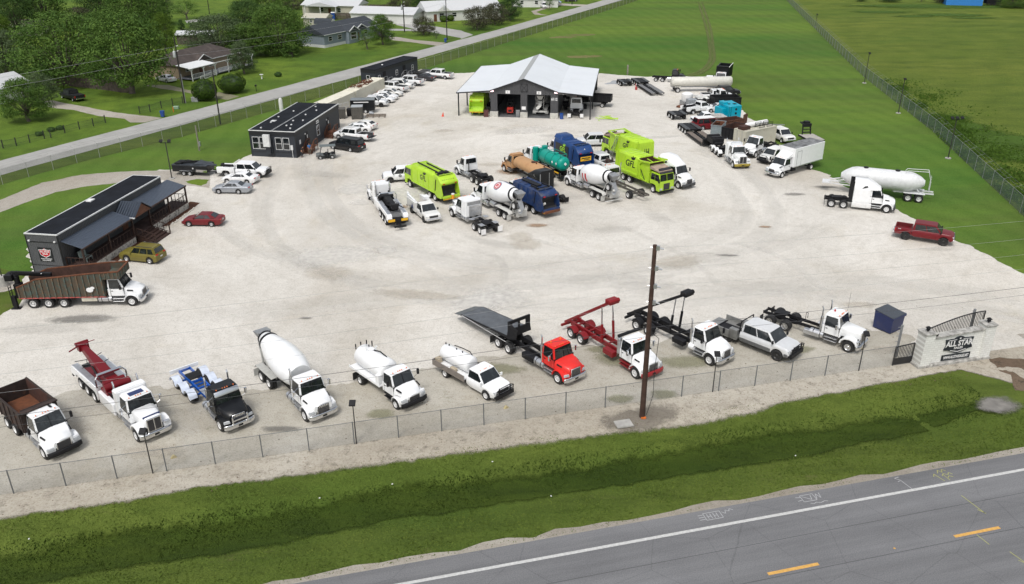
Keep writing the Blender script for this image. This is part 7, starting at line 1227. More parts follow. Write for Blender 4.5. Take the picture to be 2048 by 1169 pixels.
fifth_wheel(t,.7); part(t,'battery_box',MB().box(k['cb']-1.5,k['cb']-.1,-1.12,-.65,.45,.85),ALU,bev=.03); part(t,'whip_aerial',MB().cyl((k['cf']-.3,.9,2.6),(k['cf']-.3,.95,4.4),.012,n=4),BLK); beacon(t,k['cb']+.5,0,k['zt']); mudflaps(t,-.8)
m=MB(); m.tube([(2.6,.3,1.0),(2.6,.3,1.7),(2.75,.35,1.7),(2.75,.35,1.2)],.025); part(t,'air_lines',m,BLK)
# blue dumpster
P=Vector((32.8,64.15,0)); t=thing('dumpster','dark blue dumpster with ribbed grey lid between the white tractor and the sign wall','dumpster',loc=P,rz=math.atan2(65.15-64.15,34.26-32.79)); DB=M('paint_dark_blue',(.02,.03,.10),rough=.5,dirt=(.05,.05,.09)); 
part(t,'body',MB().hx([(0.05,0.05,.1),(1.75,0.05,.1),(1.75,1.75,.1),(.05,1.75,.1)],[(0,0,1.55),(1.8,0,1.55),(1.8,1.8,1.75),(0,1.8,1.75)]),DB,bev=.02); part(t,'lid',MB().hx([(-.03,-.03,1.56),(1.83,-.03,1.56),(1.83,1.83,1.76),(-.03,1.83,1.76)],[(-.03,-.03,1.61),(1.83,-.03,1.61),(1.83,1.83,1.81),(-.03,1.83,1.81)]),M('lid_plastic',(.06,.07,.085),rough=.6,stripe=('Y',.12,.03)),sm=0); part(t,'rim',MB().box(-.06,1.86,-.08,-.03,1.42,1.56).box(1.83,1.9,-.03,1.8,1.5,1.62),DB)
# ================= SIGN WALL AND GATES =================
t=thing('sign_wall','white brick entrance wall with black ALL STAR sign between two stone pillars','wall',loc=F(66.9,-.95),rz=UA); WB=bpy.data.materials.new('painted_brick'); WB.use_nodes=True
def wbm():
    n=WB.node_tree.nodes; l=WB.node_tree.links; b=n['Principled BSDF']; tc=n.new('ShaderNodeTexCoord'); mp=n.new('ShaderNodeMapping'); mp.inputs['Rotation'].default_value=(pi/2,0,0); l.new(tc.outputs['Object'],mp.inputs[0])
    br=n.new('ShaderNodeTexBrick'); br.inputs['Scale'].default_value=1; br.inputs['Brick Width'].default_value=.4; br.inputs['Row Height'].default_value=.2; br.inputs['Mortar Size'].default_value=.012; br.inputs['Color1'].default_value=(.74,.74,.71,1); br.inputs['Color2'].default_value=(.66,.66,.63,1); br.inputs['Mortar'].default_value=(.52,.51,.48,1); l.new(mp.outputs[0],br.inputs[0])
    nz=n.new('ShaderNodeTexNoise'); nz.inputs['Scale'].default_value=1.4; nz.inputs['Detail'].default_value=9; nz.inputs['Roughness'].default_value=.7; l.new(tc.outputs['Object'],nz.inputs[0]); mr=n.new('ShaderNodeMapRange'); mr.inputs[1].default_value=.58; mr.inputs[2].default_value=.85; mr.inputs[4].default_value=.65; l.new(nz.outputs[0],mr.inputs[0]); mx=n.new('ShaderNodeMix'); mx.data_type='RGBA'; mx.inputs[7].default_value=(.24,.22,.19,1); l.new(mr.outputs[0],mx.inputs[0]); l.new(br.outputs[0],mx.inputs[6]); l.new(mx.outputs[2],b.inputs['Base Color']); b.inputs['Roughness'].default_value=.9
wbm(); CAP=M('weathered_cap',(.42,.41,.385),rough=.9,var=.35,scale=3,dirt=(.1,.095,.085),dscale=2.5,dlo=.45)
part(t,'wall_panel',MB().prism([(.9,.25),(6.0,.25),(6.0,2.72),(3.6,2.62),(.9,2.5)],.25,.75),WB,sm=0); part(t,'wall_cap',MB().loft([[(x,.15,z),(x,.85,z),(x,.85,z+.12),(x,.15,z+.12)] for x,z in ((.9,2.5),(3.6,2.62),(6.0,2.72))]),CAP,sm=0)
part(t,'plinth',MB().box(-.15,6.72,-.05,1.1,0,.24),CAP,bev=.03)
for x,h in ((0,3.0),(5.72,3.05)):
    p=part(t,'pillar',MB().box(x,x+.9,.02,1.0,.24,h),WB,sm=0); part(p,'pillar_cap',MB().box(x-.08,x+.98,-.06,1.08,h,h+.14),CAP,bev=.03)
    q=part(p,'lantern',MB().cyl((x+.45,.5,h+.14),(x+.45,.5,h+.25),.06,n=8).box(x+.35,x+.55,.4,.6,h+.25,h+.45).hx([(x+.27,.32,h+.45),(x+.63,.32,h+.45),(x+.63,.68,h+.45),(x+.27,.68,h+.45)],[(x+.4,.45,h+.58),(x+.5,.45,h+.58),(x+.5,.55,h+.58),(x+.4,.55,h+.58)]),BLK)
part(t,'flood_lamp',MB().box(1.15,1.4,.3,.55,2.64,2.84),BLK,bev=.02)
cx=3.45; SGN=M('sign_navy_black',(.008,.014,.022),rough=.4)
s_=part(t,'sign',MB().prism([(cx-1.35,1.32),(cx-1.0,1.27),(cx-.4,1.02),(cx,.92),(cx+.4,1.02),(cx+1.0,1.27),(cx+1.35,1.32),(cx+1.2,1.7),(cx+1.32,2.25),(cx+.5,2.28),(cx+.3,2.4),(cx,2.46),(cx-.3,2.4),(cx-.5,2.28),(cx-1.32,2.25),(cx-1.2,1.7)],.15,.24),SGN,sm=0)
text(s_,'lettering','ALL STAR',WHM,.68,(cx,.14,1.83),(1,0,0),(0,0,1),bold=.02,sx=.86); text(s_,'lettering','SALES',WHM,.25,(cx,.14,1.42),(1,0,0),(0,0,1),bold=.008,sx=1.3)
part(s_,'star',star(MB(),(cx,2.28),.13,lambda a,b:(a,.14,b)),WHM,sm=0); part(s_,'chevron',MB().prism([(cx-.75,1.27),(cx,1.10),(cx+.75,1.27),(cx+.75,1.22),(cx,1.04),(cx-.75,1.22)],.135,.148).prism([(cx-1.05,2.19),(cx-.3,2.23),(cx-.3,2.19),(cx-1.05,2.15)],.135,.148).prism([(cx+1.05,2.19),(cx+.3,2.23),(cx+.3,2.19),(cx+1.05,2.15)],.135,.148),WHM,sm=0)
b_=part(t,'web_sign',MB().box(cx-1.35,cx+1.35,.17,.24,.34,.84),SGN,sm=0); text(b_,'lettering','WWW.ALLSTARSALES.NET',WHM,.36,(cx,.16,.59),(1,0,0),(0,0,1),bold=.007,sx=.56)
IR=M('wrought_iron',(.02,.02,.022),rough=.5)
def bars(t,x0,x1,z0,f,n,y=0,solid=0):
    m=MB()
    for i in range(n+1): x=lerp(x0,x1,i/n); m.box(x-.018,x+.018,y-.018,y+.018,z0,f(x))
    pts=[(lerp(x0,x1,i/10),y,f(lerp(x0,x1,i/10))) for i in range(11)]; 
    for a,b in zip(pts,pts[1:]): m.bar(a,b,.07)
    m.box(x0,x1,y-.03,y+.03,z0,z0+.07).box(x0-.04,x0+.04,y-.04,y+.04,z0,f(x0)).box(x1-.04,x1+.04,y-.04,y+.04,z0,f(x1))
    if solid: m.box(x0,x1,y-.01,y+.01,z0,z0+solid)
    return part(t,'gate_leaf',m,IR,sm=0)
g=thing('iron_gate','small black iron side gate left of the white sign wall','gate',loc=F(65.1,.0),rz=UA); bars(g,0,1.7,.12,lambda x:1.75+.1*x,12,solid=.6)
g=thing('iron_gate','long black sliding gate with arched top rail standing behind the white sign wall','gate',loc=F(69.0,1.2),rz=UA); bars(g,0,5.2,.15,lambda x:2.3+1.0*math.sin(x/5.2*pi/2),34); part(g,'gate_post',MB().box(4.2,4.35,.1,.25,0,3.5).box(-.1,.05,.1,.25,0,1.9),STL)
pst=solo('steel_post',MB().box(-.07,.07,-.07,.07,0,3.0).box(-.35,-.07,-.02,.02,.5,.54).box(-.35,-.07,-.02,.02,1.0,1.04).box(-.35,-.07,-.02,.02,1.5,1.54).box(-.35,-.07,-.02,.02,2.0,2.04).box(-.35,-.07,-.02,.02,2.4,2.44).box(-.35,-.07,-.02,.02,2.8,2.84),STL,'galvanised post with side pegs rising behind the small black side gate','post',loc=F(66.3,1.2),rz=UA)
cu=thing('culvert_pipe','dark corrugated culvert pipe with pale rim poking out above the muddy puddle','pipe',loc=F(74.2,-5.9,-.35),rz=UA+.1); part(cu,'pipe',MB().lathe((0,0,0),(6,.2,.5),[(0,.5),(0,.45),(1,.45)],18,caps=False).lathe((0,0,0),(6,.2,.5),[(0,.5),(1,.5)],18,caps=False),M('pipe_metal',(.13,.12,.11),rough=.6,metal=.3,dirt=(.06,.04,.03)),sm=50); part(cu,'pipe_rim',MB().lathe((-.02,0,0),(.06,0,0),[(0,.5),(0,.55),(1,.55),(1,.5)],18),M('pale_rim',(.4,.38,.33)))
for i,(u,v,l) in enumerate(((53.5,-1.0,'in front of the silver work pickup'),(9.9,1.5,'in front of the red boom wrecker'),(33.3,1.8,'in front of the bright red truck'),(64.5,3.2,'in front of the long nosed white tractor'))):
    if i: solo('wheel_chock',MB().prism([(-.2,0),(.2,0),(.05,.18),(-.05,.18)],-.1,.1),M('chock_tan',(.5,.42,.22)),'small tan block lying on the gravel '+l,'block',loc=F(u,v,.02),rz=.6)
# ================= LEFT SIDE =================
t,k=truck('white cab grapple truck with long weathered green and rust ribbed debris body at the left',(265.9,612.8),(69.3,617.1),'R',WHITE,style='aero',axles=(0,1.4,2.8),stacks=0,name='grapple_truck',cat='grapple truck',frame=BLK,rfrm=1.3)
GB=M('debris_body',(.045,.085,.075),rough=.85,var=.3,scale=1,dirt=(.075,.055,.036),dscale=1.6,dlo=.34,dhi=.52,bump=.4,bscale=8); x0=-1.1; x1=k['cb']-.15; w=1.25; m=MB()
pr=[(x0,1.15),(x0,2.15),(x0+1.9,2.95),(x1-.6,3.45),(x1+1.6,3.55),(x1+1.6,2.86),(x1,2.80),(x1,1.15)]
for s in (1,-1): m.prism(pr,s*(w-.07),s*w)
m.box(x0,x1,-w+.07,w-.07,1.15,1.25).hx([(x1+1.53,-w+.07,2.86),(x1+1.6,-w+.07,2.86),(x1+1.6,w-.07,2.86),(x1+1.53,w-.07,2.86)],[(x1+1.53,-w+.07,3.53),(x1+1.6,-w+.07,3.53),(x1+1.6,w-.07,3.53),(x1+1.53,w-.07,3.53)]).box(x1-.07,x1,-w+.07,w-.07,1.25,2.86).box(x1,x1+1.53,-w+.07,w-.07,2.86,2.92).box(x0,x0+.07,-w+.07,w-.07,1.25,1.7)
b=part(t,'debris_body',m,GB,sm=0); m=MB()
for i in range(15):
    x=lerp(x0+.12,x1-.1,i/14); zt=interp([(x0,2.12),(x0+1.9,2.9),(x1-.6,3.4),(x1,3.42)],x)
    for s in (1,-1): m.box(x-.06,x+.06,min(s*w,s*(w+.09)),max(s*w,s*(w+.09)),1.15,zt)
for i in range(4):
    for s in (1,-1): x=x1+.3+i*.38; m.box(x-.04,x+.04,min(s*w,s*(w+.06)),max(s*w,s*(w+.06)),2.86,3.48)
    y=-.9+i*.6; m.box(x1+1.6,x1+1.66,y-.04,y+.04,2.9,3.5)
part(b,'ribs',m,M('debris_ribs',(.07,.10,.088),rough=.85,var=.4,dirt=(.13,.08,.045),dscale=2.5,dlo=.42,dhi=.6),sm=0); m=MB()
for s in (1,-1):
    ys=s*(w-.02); 
    for a,c in (((x0,2.15),(x0+1.9,2.95)),((x0+1.9,2.95),(x1-.6,3.45)),((x1-.6,3.45),(x1+1.6,3.55))): m.bar((a[0],ys,a[1]+.03),(c[0],ys,c[1]+.03),.14,.1)
m.bar((x1+1.57,-w,3.58),(x1+1.57,w,3.58),.14,.1); part(b,'rim',m,RUST,sm=0)
m=MB()
for s in (1,-1): m.prism([(x0+.08,1.26),(x0+.08,2.1),(x0+1.9,2.92),(x1-.6,3.42),(x1-.08,3.44),(x1-.08,1.26)],s*(w-.085),s*(w-.072))
m.box(x0+.08,x1-.08,-w+.09,w-.09,1.26,1.29); part(b,'lining',m,M('rust_lining',(.06,.028,.02),rough=.9,var=.4,dirt=(.12,.06,.03)),sm=0)
part(t,'reflector_strip',MB().box(x0,x1,-w-.02,-w-.002,1.04,1.14),M('strip_red_white',(.4,.08,.07),dirt=(.7,.7,.7),dscale=4)); part(t,'white_splash',MB().ell((x1-1.3,-w-.1,1.85),.35,.012,.25,7,4).ell((x1-1.0,-w-.1,2.05),.2,.012,.14,6,4),WHM); part(t,'tool_box',MB().box(x1-2.3,x1-.9,-1.2,-.75,.62,1.02),M('box_cream',(.5,.48,.4),dirt=(.2,.18,.14)),bev=.02)
m=MB().box(x0-.75,x0-.15,-.35,.35,.7,2.1).cyl((x0-.45,0,2.0),(x0-.45,0,2.8),.25,n=10).bar((x0-.45,0,2.7),(x0-.9,.1,3.1),.4).bar((x0-.9,.1,3.1),(x0+2.6,.4,2.75),.30,.36).bar((x0-.2,-.3,3.35),(x0+1.8,.1,3.0),.22).box(x0-1.3,x0-.6,-.5,.5,2.5,3.1); L_=part(t,'loader_crane',m,BLK,bev=.02)
m=MB()
for y in (-1.15,-.75): m.bar((x0-.75,y,.3),(x0-.75,y,2.3),.05)
for i in range(7): m.bar((x0-.75,-1.15,.4+i*.28),(x0-.75,-.75,.4+i*.28),.04)
part(t,'ladder',m,BLK); part(t,'outrigger',MB().box(x0-.65,x0-.35,-1.25,-.95,.05,1.3).box(x0-.9,x0-.1,-1.35,-.85,.02,.1),BLK); part(t,'outrigger',MB().box(x0-.65,x0-.35,.95,1.25,.05,1.3).box(x0-.9,x0-.1,.85,1.35,.02,.1),BLK); part(t,'crane_mark',MB().box(x0-.1,x0+.0,-.36,-.355,.9,2.0).bar((x0+.9,.0,3.06),(x0+1.9,.1,2.98),.16,.02),WHM)
JP=sedan('boxy gold green suv parked nose-in at the office mulch bed',(249.8,523.6),(301.3,529),'L',OLIVE,L=4.5,w=.93,roof=1.75,suv=1,name='suv',cat='suv',wb=2.75)
sedan('dark red sedan parked alone right of the porch',(379,453.8),(424.2,454.3),'L',MAROON,L=4.65,w=.9)
sedan('silver grey sedan, nearest the camera of the pair below the white service truck',(438.3,388.3),(477.8,388.9),'L',M('paint_silver_blue',(.36,.38,.41),rough=.3,metal=.5,var=.03),L=4.9,w=.92)
sedan('white two door coupe between the silver grey sedan and the white service truck',(455.2,367.7),(494.8,369.7),'L',WHITE,L=4.8,w=.94,coupe=True,roof=1.38)
t,wb,xb=pickup('white crew cab service truck with white utility boxes beside the black equipment trailer',(518.7,357.3),(453.8,355),'R',WHITE,bed=None,dual=False,guard=True,rw=.42,name='service_truck',cat='service truck',rwb=(4.2,4.6),lift=.05)
def service_body(t,xb,mat,inner=BLK,stuff=True,ro=1.25,h=1.4,hl=False):
    m=MB()
    for s in (1,-1):
        pts=[(-ro,.62),(-ro,h),(xb-.12,h),(xb-.12,.55),(.62,.55),(.5,.86),(.25,.98),(-.25,.98),(-.5,.86),(-.62,.62)]; m.prism(pts,s*.62,s*1.05)
    b=part(t,'utility_box',m,mat,bev=.02,sm=30)
    for s in (1,-1):
        for a,c in ((-ro+.08,-.68),(-.6,.55),(.68,xb-.2)):
            if c-a>.3: part(b,'locker_door',MB().box(a,c,min(s*1.05,s*1.06),max(s*1.05,s*1.06),1.0 if abs(a+.6)<.01 else .66,h-.06),mat,bev=.008)
    part(t,'bed_floor',MB().box(-ro,xb-.12,-.62,.62,.75,.82),inner,sm=0)
    if stuff: part(t,'bed_equipment',MB().box(-.6,.3,-.4,.3,.82,1.5).box(.5,1.1,-.5,.4,.82,1.35).cyl((-.9,-.4,1.5),(.9,-.4,1.6),.12,n=8).cyl((-.9,.3,1.2),(-.9,.3,1.6),.25,n=10),BLK,bev=.03)
    part(t,'tail_bumper',MB().box(-ro-.35,-ro,-1.0,1.0,.5,.62),BLK)
service_body(t,xb,WHITE); emblem(t,wb-1.3,1.0,1.01,1.2); part(t,'headache_rack',MB().tube([(xb-.05,-.95,1.4),(xb-.02,-.85,2.05),(xb-.02,.85,2.05),(xb-.05,.95,1.4)],.05),WHITE)
P=Vector((-44.3,111.85,0)); t=thing('equipment_trailer','black closed-side tandem trailer with sloped pale deck hitched behind the white service truck','trailer',loc=P,rz=R(-9)); part(t,'body',MB().box(-2.1,3.0,-1.1,1.1,.55,1.45),BLACKP,bev=.04); part(t,'deck',MB().box(-2.1,3.0,-1.08,1.08,1.45,1.52).hx([(1.2,-1.0,1.52),(3.9,-.2,1.3),(3.9,.2,1.3),(1.2,1.0,1.52)],[(1.2,-1.0,1.75),(3.9,-.2,1.4),(3.9,.2,1.4),(1.2,1.0,1.75)]),M('trailer_lid',(.035,.042,.052),rough=.55,var=.5)); part(t,'load',MB().bar((-1,-.5,1.75),(1.2,.4,1.7),.25).bar((-.6,.6,1.7),(1,-.4,1.9),.2).box(-1.8,-.8,-.8,.8,1.52,1.7),BLK,bev=.03)
for x in (-.44,.44):
    for s in (1,-1): wheel(t,x,s*1.08,.36,.2,ALU)
part(t,'fender',MB().box(-.95,.95,1.1,1.3,.74,.78).box(-.95,.95,-1.3,-1.1,.74,.78),CHR,bev=.02); part(t,'tail_plate',MB().box(1.4,3.0,-1.115,-1.1,.6,.95),CHR); emblem(t,1.0,1.1,1.11,1.1)
part(t,'drawbar',MB().bar((3.0,-.6,.55),(4.4,0,.55),.1).bar((3.0,.6,.55),(4.4,0,.55),.1),BLK)
# office parking
GP='vehicles parked at the dark offices'
sedan('long black suv parked behind the utility cart',(663.5,298.6),(701.6,304.8),'L',BLACKP,L=5.7,w=1.0,roof=1.9,suv=1,name='suv',cat='suv',wb=3.3,group=GP)
t,wb,xb=pickup('white crew cab pickup with its black tailgate hanging open beside the black suv',(678,279.7),(723.3,284.5),'L',WHITE,tail_open=True,group=GP); emblem(t,wb-1.0,.95,1.0,.9)
sedan('white sedan half hidden by the pickup with the open tailgate',(694.2,268.9),(731,266.8),'L',WHITE,group=GP); sedan('white sedan parked farthest from the camera at the brown stairs',(701.1,258.3),(737.8,262.1),'L',WHITE2,group=GP)
t=thing('utility_cart','four seat green black utility cart with roof parked beside the black suv','cart'); place(t,(641.4,319.8),(664.9,318.4),'L',.6); GC=M('cart_grey',(.12,.13,.13),rough=.5)
part(t,'body',MB().prism([(-.5,.35),(-.5,.7),(.3,.62),(.5,.35),(1.0,.35),(1.3,.65),(1.9,.8),(2.3,.7),(2.3,.4)],-.6,.6),GC,bev=.04); part(t,'seats',MB().box(-.3,.1,-.55,.55,.62,.82).box(-.4,-.3,-.55,.55,.62,1.25).box(.6,1.0,-.55,.55,.5,.82).box(.5,.6,-.55,.55,.6,1.25),BLK,bev=.04)
m=MB()
for x in (-.45,1.75):
    for s in (1,-1): m.bar((x,s*.58,.6),(x*.8,s*.55,1.85),.05)
part(t,'roof',MB().box(-.6,1.7,-.65,.65,1.85,1.92),M('cart_roof',(.10,.12,.12),rough=.4),bev=.03); part(t,'frame',m,BLK)
for x in (0,1.7):
    for s in (1,-1): wheel(t,x,s*.6,.30,.2,ALU)
# small row behind
GR='white vehicles parked by the single module office'
t,wb,xb=pickup('silver grey pickup parked against the enclosed black trailer',(762.6,215.2),('h',-4,3.9),'R',SILVER,cab='ext',rim=DRIM,group=GR); 
sedan('white sedan tight against the silver grey pickup',(778,207.3),('h',-6,2.8),'R',WHITE,group=GR); sedan('white sedan, nearer the camera of the middle pair in the white row',(784.5,201.5),('h',-8,2.8),'R',WHITE,group=GR); sedan('white sedan, farther from the camera of the middle pair in the white row',(794.3,194.7),('h',-8,2.8),'R',WHITE2,group=GR)
pickup('white crew cab pickup with dark open bed, nearest pickup above the white sedans',(762.6,181.7),(798.2,186.1),'L',WHITE,group=GR); pickup('white pickup with white bed cover facing right in the white row',(814,179.8),('h',-10,3.8),'R',WHITE2,liner=WHITE,group=GR); pickup('white pickup with dark bed behind the one facing right',(802,171.1),(830.7,173.3),'L',WHITE,group=GR,lift=.08)
sedan('dark grey car almost hidden behind the last white pickups',(832.8,160.4),(851.9,163),'L',M('paint_charcoal',(.035,.035,.04),rough=.3),L=4.9,group=GR); sedan('second dark car at the end of the module office',(831.1,153.9),('h',165,2.8),'L',BLACKP,group=GR)
pickup('white crew cab pickup with grey lower body standing apart at the lawn edge',(856.4,156.5),(890.1,159.4),'L',WHITE,low=M('paint_grey_two_tone'),group=GR)
# yard clutter between the offices
CRM=M('container_cream',(.68,.65,.54),rough=.7,var=.06,dirt=(.42,.38,.29),dscale=.8,stripe=('X',.28,.03)); container('cream shipping container nearest the double module office',Vector((-31.6,143.2,0)),72,10.5,2.5,2.6,CRM); cB=container('cream open topped container beside the single module office',Vector((-28.3,153.6,0)),74,12.6,2.5,2.6,CRM)
m=MB(); r_=random.Random(4)
for i in range(60): a=Vector((r_.uniform(2,9),r_.uniform(.4,2.1),r_.uniform(2.6,3.1))); m.bar(a,a+Vector((r_.uniform(-1.4,1.4),r_.uniform(-.5,.5),r_.uniform(-.2,.2))),.12,.1)
o=solo('scrap_load',m,RUST,'rusty scrap heaped on top of the cream container beside the single module office','scrap metal',loc=Vector((-28.3,153.6,0)),rz=R(74))
t=thing('box_trailer','black enclosed trailer with grey roof left of the silver grey pickup','trailer',loc=(-28.3,147.0,0),rz=R(4)); part(t,'body',MB().box(0,4.2,0,2.1,.5,2.3),BLACKP,bev=.04); part(t,'roof',MB().box(0,4.2,0,2.1,2.3,2.36),M('roof_grey',(.16,.18,.19),rough=.5,stripe=('X',.5,.02)),bev=.02); part(t,'side_mark',MB().box(.6,3.2,-.03,-.01,1.9,2.05).box(.2,.9,-.03,-.01,1.1,1.25).box(.2,.35,-.03,-.01,.7,1.1),WHM,sm=0)
for x in (1.7,2.6): wheel(t,x,-.05,.36,.2); wheel(t,x,2.15,.36,.2)
def crate(label,P,deg,L,W,H,mat,name='steel_cabinet'):
    t=thing(name,label,'cabinet',loc=P,rz=R(deg)); part(t,'body',MB().box(0,L,0,W,.12,H),mat,bev=.02,sm=0); part(t,'feet',MB().box(.1,.3,0,W,0,.12).box(L-.3,L-.1,0,W,0,.12),BLK); m=MB()
    for i in range(4): x=lerp(.1,L-.1,i/3); m.box(x-.03,x+.03,-.04,0,.2,H-.05)
    part(t,'ribs',m,mat,sm=0); return t
SC=M('steel_cabinet_grey',(.085,.08,.07),rough=.6,var=.25,dirt=(.14,.13,.12)); t=crate('brown grey steel cabinet with pale top in front of the enclosed black trailer',Vector((-27.4,142.6,0)),5,1.9,1.9,2.1,SC); part(t,'top_sheet',MB().box(-.03,1.93,-.03,1.93,2.1,2.14),M('pale_sheet',(.33,.35,.36),rough=.4))
crate('dark steel cabinet against the corner of the double module office',Vector((-29.6,143.0,0)),10,1.1,1.6,1.7,SC); crate('low dark steel cabinet between the two larger ones',Vector((-28.6,144.8,0)),0,1.1,1.2,1.3,BLK)
m=MB()
for i in range(5): m.bar((0,i*.45,.25),(3.4,i*.45+.2,.25),.07)
for i in range(4): m.bar((.3+i,-.1,.12),(.3+i,2.0,.12),.09)
solo('steel_rack',m,M('rusty_steel',(.14,.11,.085),rough=.8),'flat rusty steel racks lying on the gravel right of the steel cabinet','rack',loc=(-25.2,143.6,0),rz=.05)
m=MB()
for i in range(26): x,y=r_.uniform(-3.2,3.2),r_.uniform(-.9,.9); z=r_.uniform(.1,.8); m.cyl((x,y,z),(x+r_.uniform(-.1,.1),y+.22,z+r_.uniform(-.05,.1)),r_.uniform(.25,.45),n=10)
solo('tyre_pile',m,RUB,'heap of black tyres and scrap in front of the cream containers','tyres',loc=(-27.9,153.0,0),rz=R(40))
m=MB()
for q in range(2):
    for i in range(5): m.bar((q*1.8+i*.35,0,.3),(q*1.8+i*.35,0,1.6),.06)
    m.bar((q*1.8,0,1.6),(q*1.8+1.4,0,1.6),.08).bar((q*1.8,0,.9),(q*1.8+1.4,0,.9),.08)
solo('steel_rack',m,WHM,'white tube racks standing against the cream container','rack',loc=(-30.6,146.5,0),rz=R(60))
m=MB().box(-.7,.7,-.4,.4,.3,.7).cyl((-.4,-.5,.35),(-.4,.5,.35),.3,n=10).cyl((.5,-.5,.35),(.5,.5,.35),.3,n=10).bar((.7,0,.5),(1.6,.2,.4),.08)
solo('compressor',m,M('machine_grey',(.2,.2,.19),dirt=(.1,.08,.06)),'small grey machine at the far end of the cream container','machine',loc=(-25.9,160.0,0),bev=.03)
m=MB().box(-.3,.3,-.3,.3,0,.6).box(-.2,.6,-.5,-.2,.1,.5); solo('engine_part',m,M('machine_silver',(.4,.42,.45),metal=.4),'pile of bright machine parts above the rusty racks','machine part',loc=(-24.6,146.0,0),bev=.04)
t=thing('traffic_cone','orange red traffic cone fallen over on the gravel left of the workshop','cone',loc=G((885.5,233.1))); part(t,'cone',MB().lathe((0,0,.02),(.1,0,.7),[(0,.19),(1,.04)],12),M('cone_orange',(.7,.06,.02))); part(t,'base',MB().box(-.24,.24,-.24,.24,0,.04),MATS['cone_orange'])
# ================= PEOPLE =================
def skin(t,name,V,E,rad,mat,root=0,lev=1):
    me=bpy.data.meshes.new(name); me.from_pydata(V,E,[]); o=link(name,me,None); me.materials.append(mat)
    sm_=o.modifiers.new('Skin','SKIN'); me.skin_vertices.new() if not me.skin_vertices else None
    for i,r in enumerate(rad): me.skin_vertices[0].data[i].radius=(r,r) if not isinstance(r,tuple) else r
    me.skin_vertices[0].data[root].use_root=True; sb=o.modifiers.new('Sub','SUBSURF'); sb.levels=lev; sb.render_levels=lev
    dg=bpy.context.evaluated_depsgraph_get(); m2=bpy.data.meshes.new_from_object(o.evaluated_get(dg)); bpy.data.objects.remove(o); m2.materials.clear(); m2.materials.append(mat); m2.shade_smooth(); m2.name=name
    return link(name,m2,t)
SK=M('skin',(.35,.19,.13),rough=.6); 
def person(label,P,deg,shirt,trousers,hair,lean=0,arms=0):
    t=thing('person',label,'person',loc=P,rz=R(deg)); c,s=math.cos(R(lean)),math.sin(R(lean)); hp=Vector((0,0,.93))
    def U(x,y,z): v=Vector((x,y,z))-hp; return tuple(hp+Vector((v.x*c+v.z*s,v.y,v.z*c-v.x*s)))
    V=[tuple(hp),U(0,0,1.15),U(0,0,1.38),U(0,0,1.48),U(.0,0,1.56),U(.02,0,1.66),U(.0,0,1.74)]; E=[(0,1),(1,2),(2,3),(3,4),(4,5),(5,6)]; Rd=[(.15,.12),(.14,.11),(.17,.11),.06,.075,.095,.06]
    for q in (1,-1):
        n=len(V); V+=[U(0,q*.18,1.42),U(-.03+.1*arms,q*.25,1.15),U(.08+.25*arms,q*.22,.92+.15*arms),U(.12+.3*arms,q*.21,.83+.18*arms)]; E+=[(2,n),(n,n+1),(n+1,n+2),(n+2,n+3)]; Rd+=[.06,.05,.038,.03]
        n=len(V); V+=[(0,q*.10,.85),(.03,q*.12,.48),(-.02,q*.13,.09),(.12,q*.14,.04)]; E+=[(0,n),(n,n+1),(n+1,n+2),(n+2,n+3)]; Rd+=[.10,.065,.045,.04]
    b=skin(t,'body',V,E,Rd,SK)
    hd=Vector(U(.02,0,1.66))
    part(t,'face',MB().ell(tuple(hd+Vector((.105,0,-.01))),.022,.015,.03,6,4).ell(tuple(hd+Vector((.09,.035,.02))),.012,.012,.01,6,4).ell(tuple(hd+Vector((.09,-.035,.02))),.012,.012,.01,6,4).ell(tuple(hd+Vector((.092,0,-.055))),.01,.03,.008,6,4).ell(tuple(hd+Vector((0,.10,0))),.02,.015,.035,6,4).ell(tuple(hd+Vector((0,-.10,0))),.02,.015,.035,6,4),SK)
    part(t,'hair',MB().ell(tuple(hd+Vector((-.02,0,.045))),.105,.105,.09,12,7),hair)
    skin(t,'shirt',[U(0,0,.90),U(0,0,1.15),U(0,0,1.38),U(0,0,1.45)]+[U(0,q*.19,1.42) for q in (1,-1)]+[U(-.02+.07*arms,q*.25,1.22) for q in (1,-1)],[(0,1),(1,2),(2,3),(2,4),(2,5),(4,6),(5,7)],[(.165,.14),(.16,.13),(.185,.13),.08,.075,.075,.068,.068],shirt)
    skin(t,'trousers',[(0,0,.95),(0,.10,.84),(0,-.10,.84),(.03,.12,.48),(.03,-.12,.48),(-.02,.13,.12),(-.02,-.13,.12)],[(0,1),(0,2),(1,3),(2,4),(3,5),(4,6)],[.16,.115,.115,.085,.085,.065,.065],trousers)
    part(t,'shoes',MB().box(-.09,.18,.08,.19,0,.1).box(-.09,.18,-.19,-.08,0,.1),BLK,bev=.03,seg=2)
    m=MB()
    for q in (1,-1):
        h=Vector(U(.12+.3*arms,q*.21,.83+.18*arms)); m.box(h.x-.03,h.x+.03,h.y-.015,h.y+.015,h.z-.07,h.z)
        for i in range(4): fl=(.07,.08,.075,.055)[i]; a=h+Vector((-.027+i*.018,0,-.07)); k1=a+Vector((.005,-q*.008,-fl*.5)); m.tube([a,k1,k1+Vector((.008,-q*.02,-fl*.45))],.008,5)
        a=h+Vector((.03,0,-.02)); m.tube([a,a+Vector((.02,-q*.01,-.03)),a+Vector((.018,-q*.02,-.055))],.009,5)
    part(t,'hands',m,SK); return t
person('person in bright blue shirt and khaki trousers at the foot of the brown stairs',Vector((-29.9,121.1,0)),-60,M('shirt_blue',(.02,.16,.42)),M('trousers_khaki',(.14,.12,.09)),M('hair_dark',(.02,.015,.01)),arms=.5)
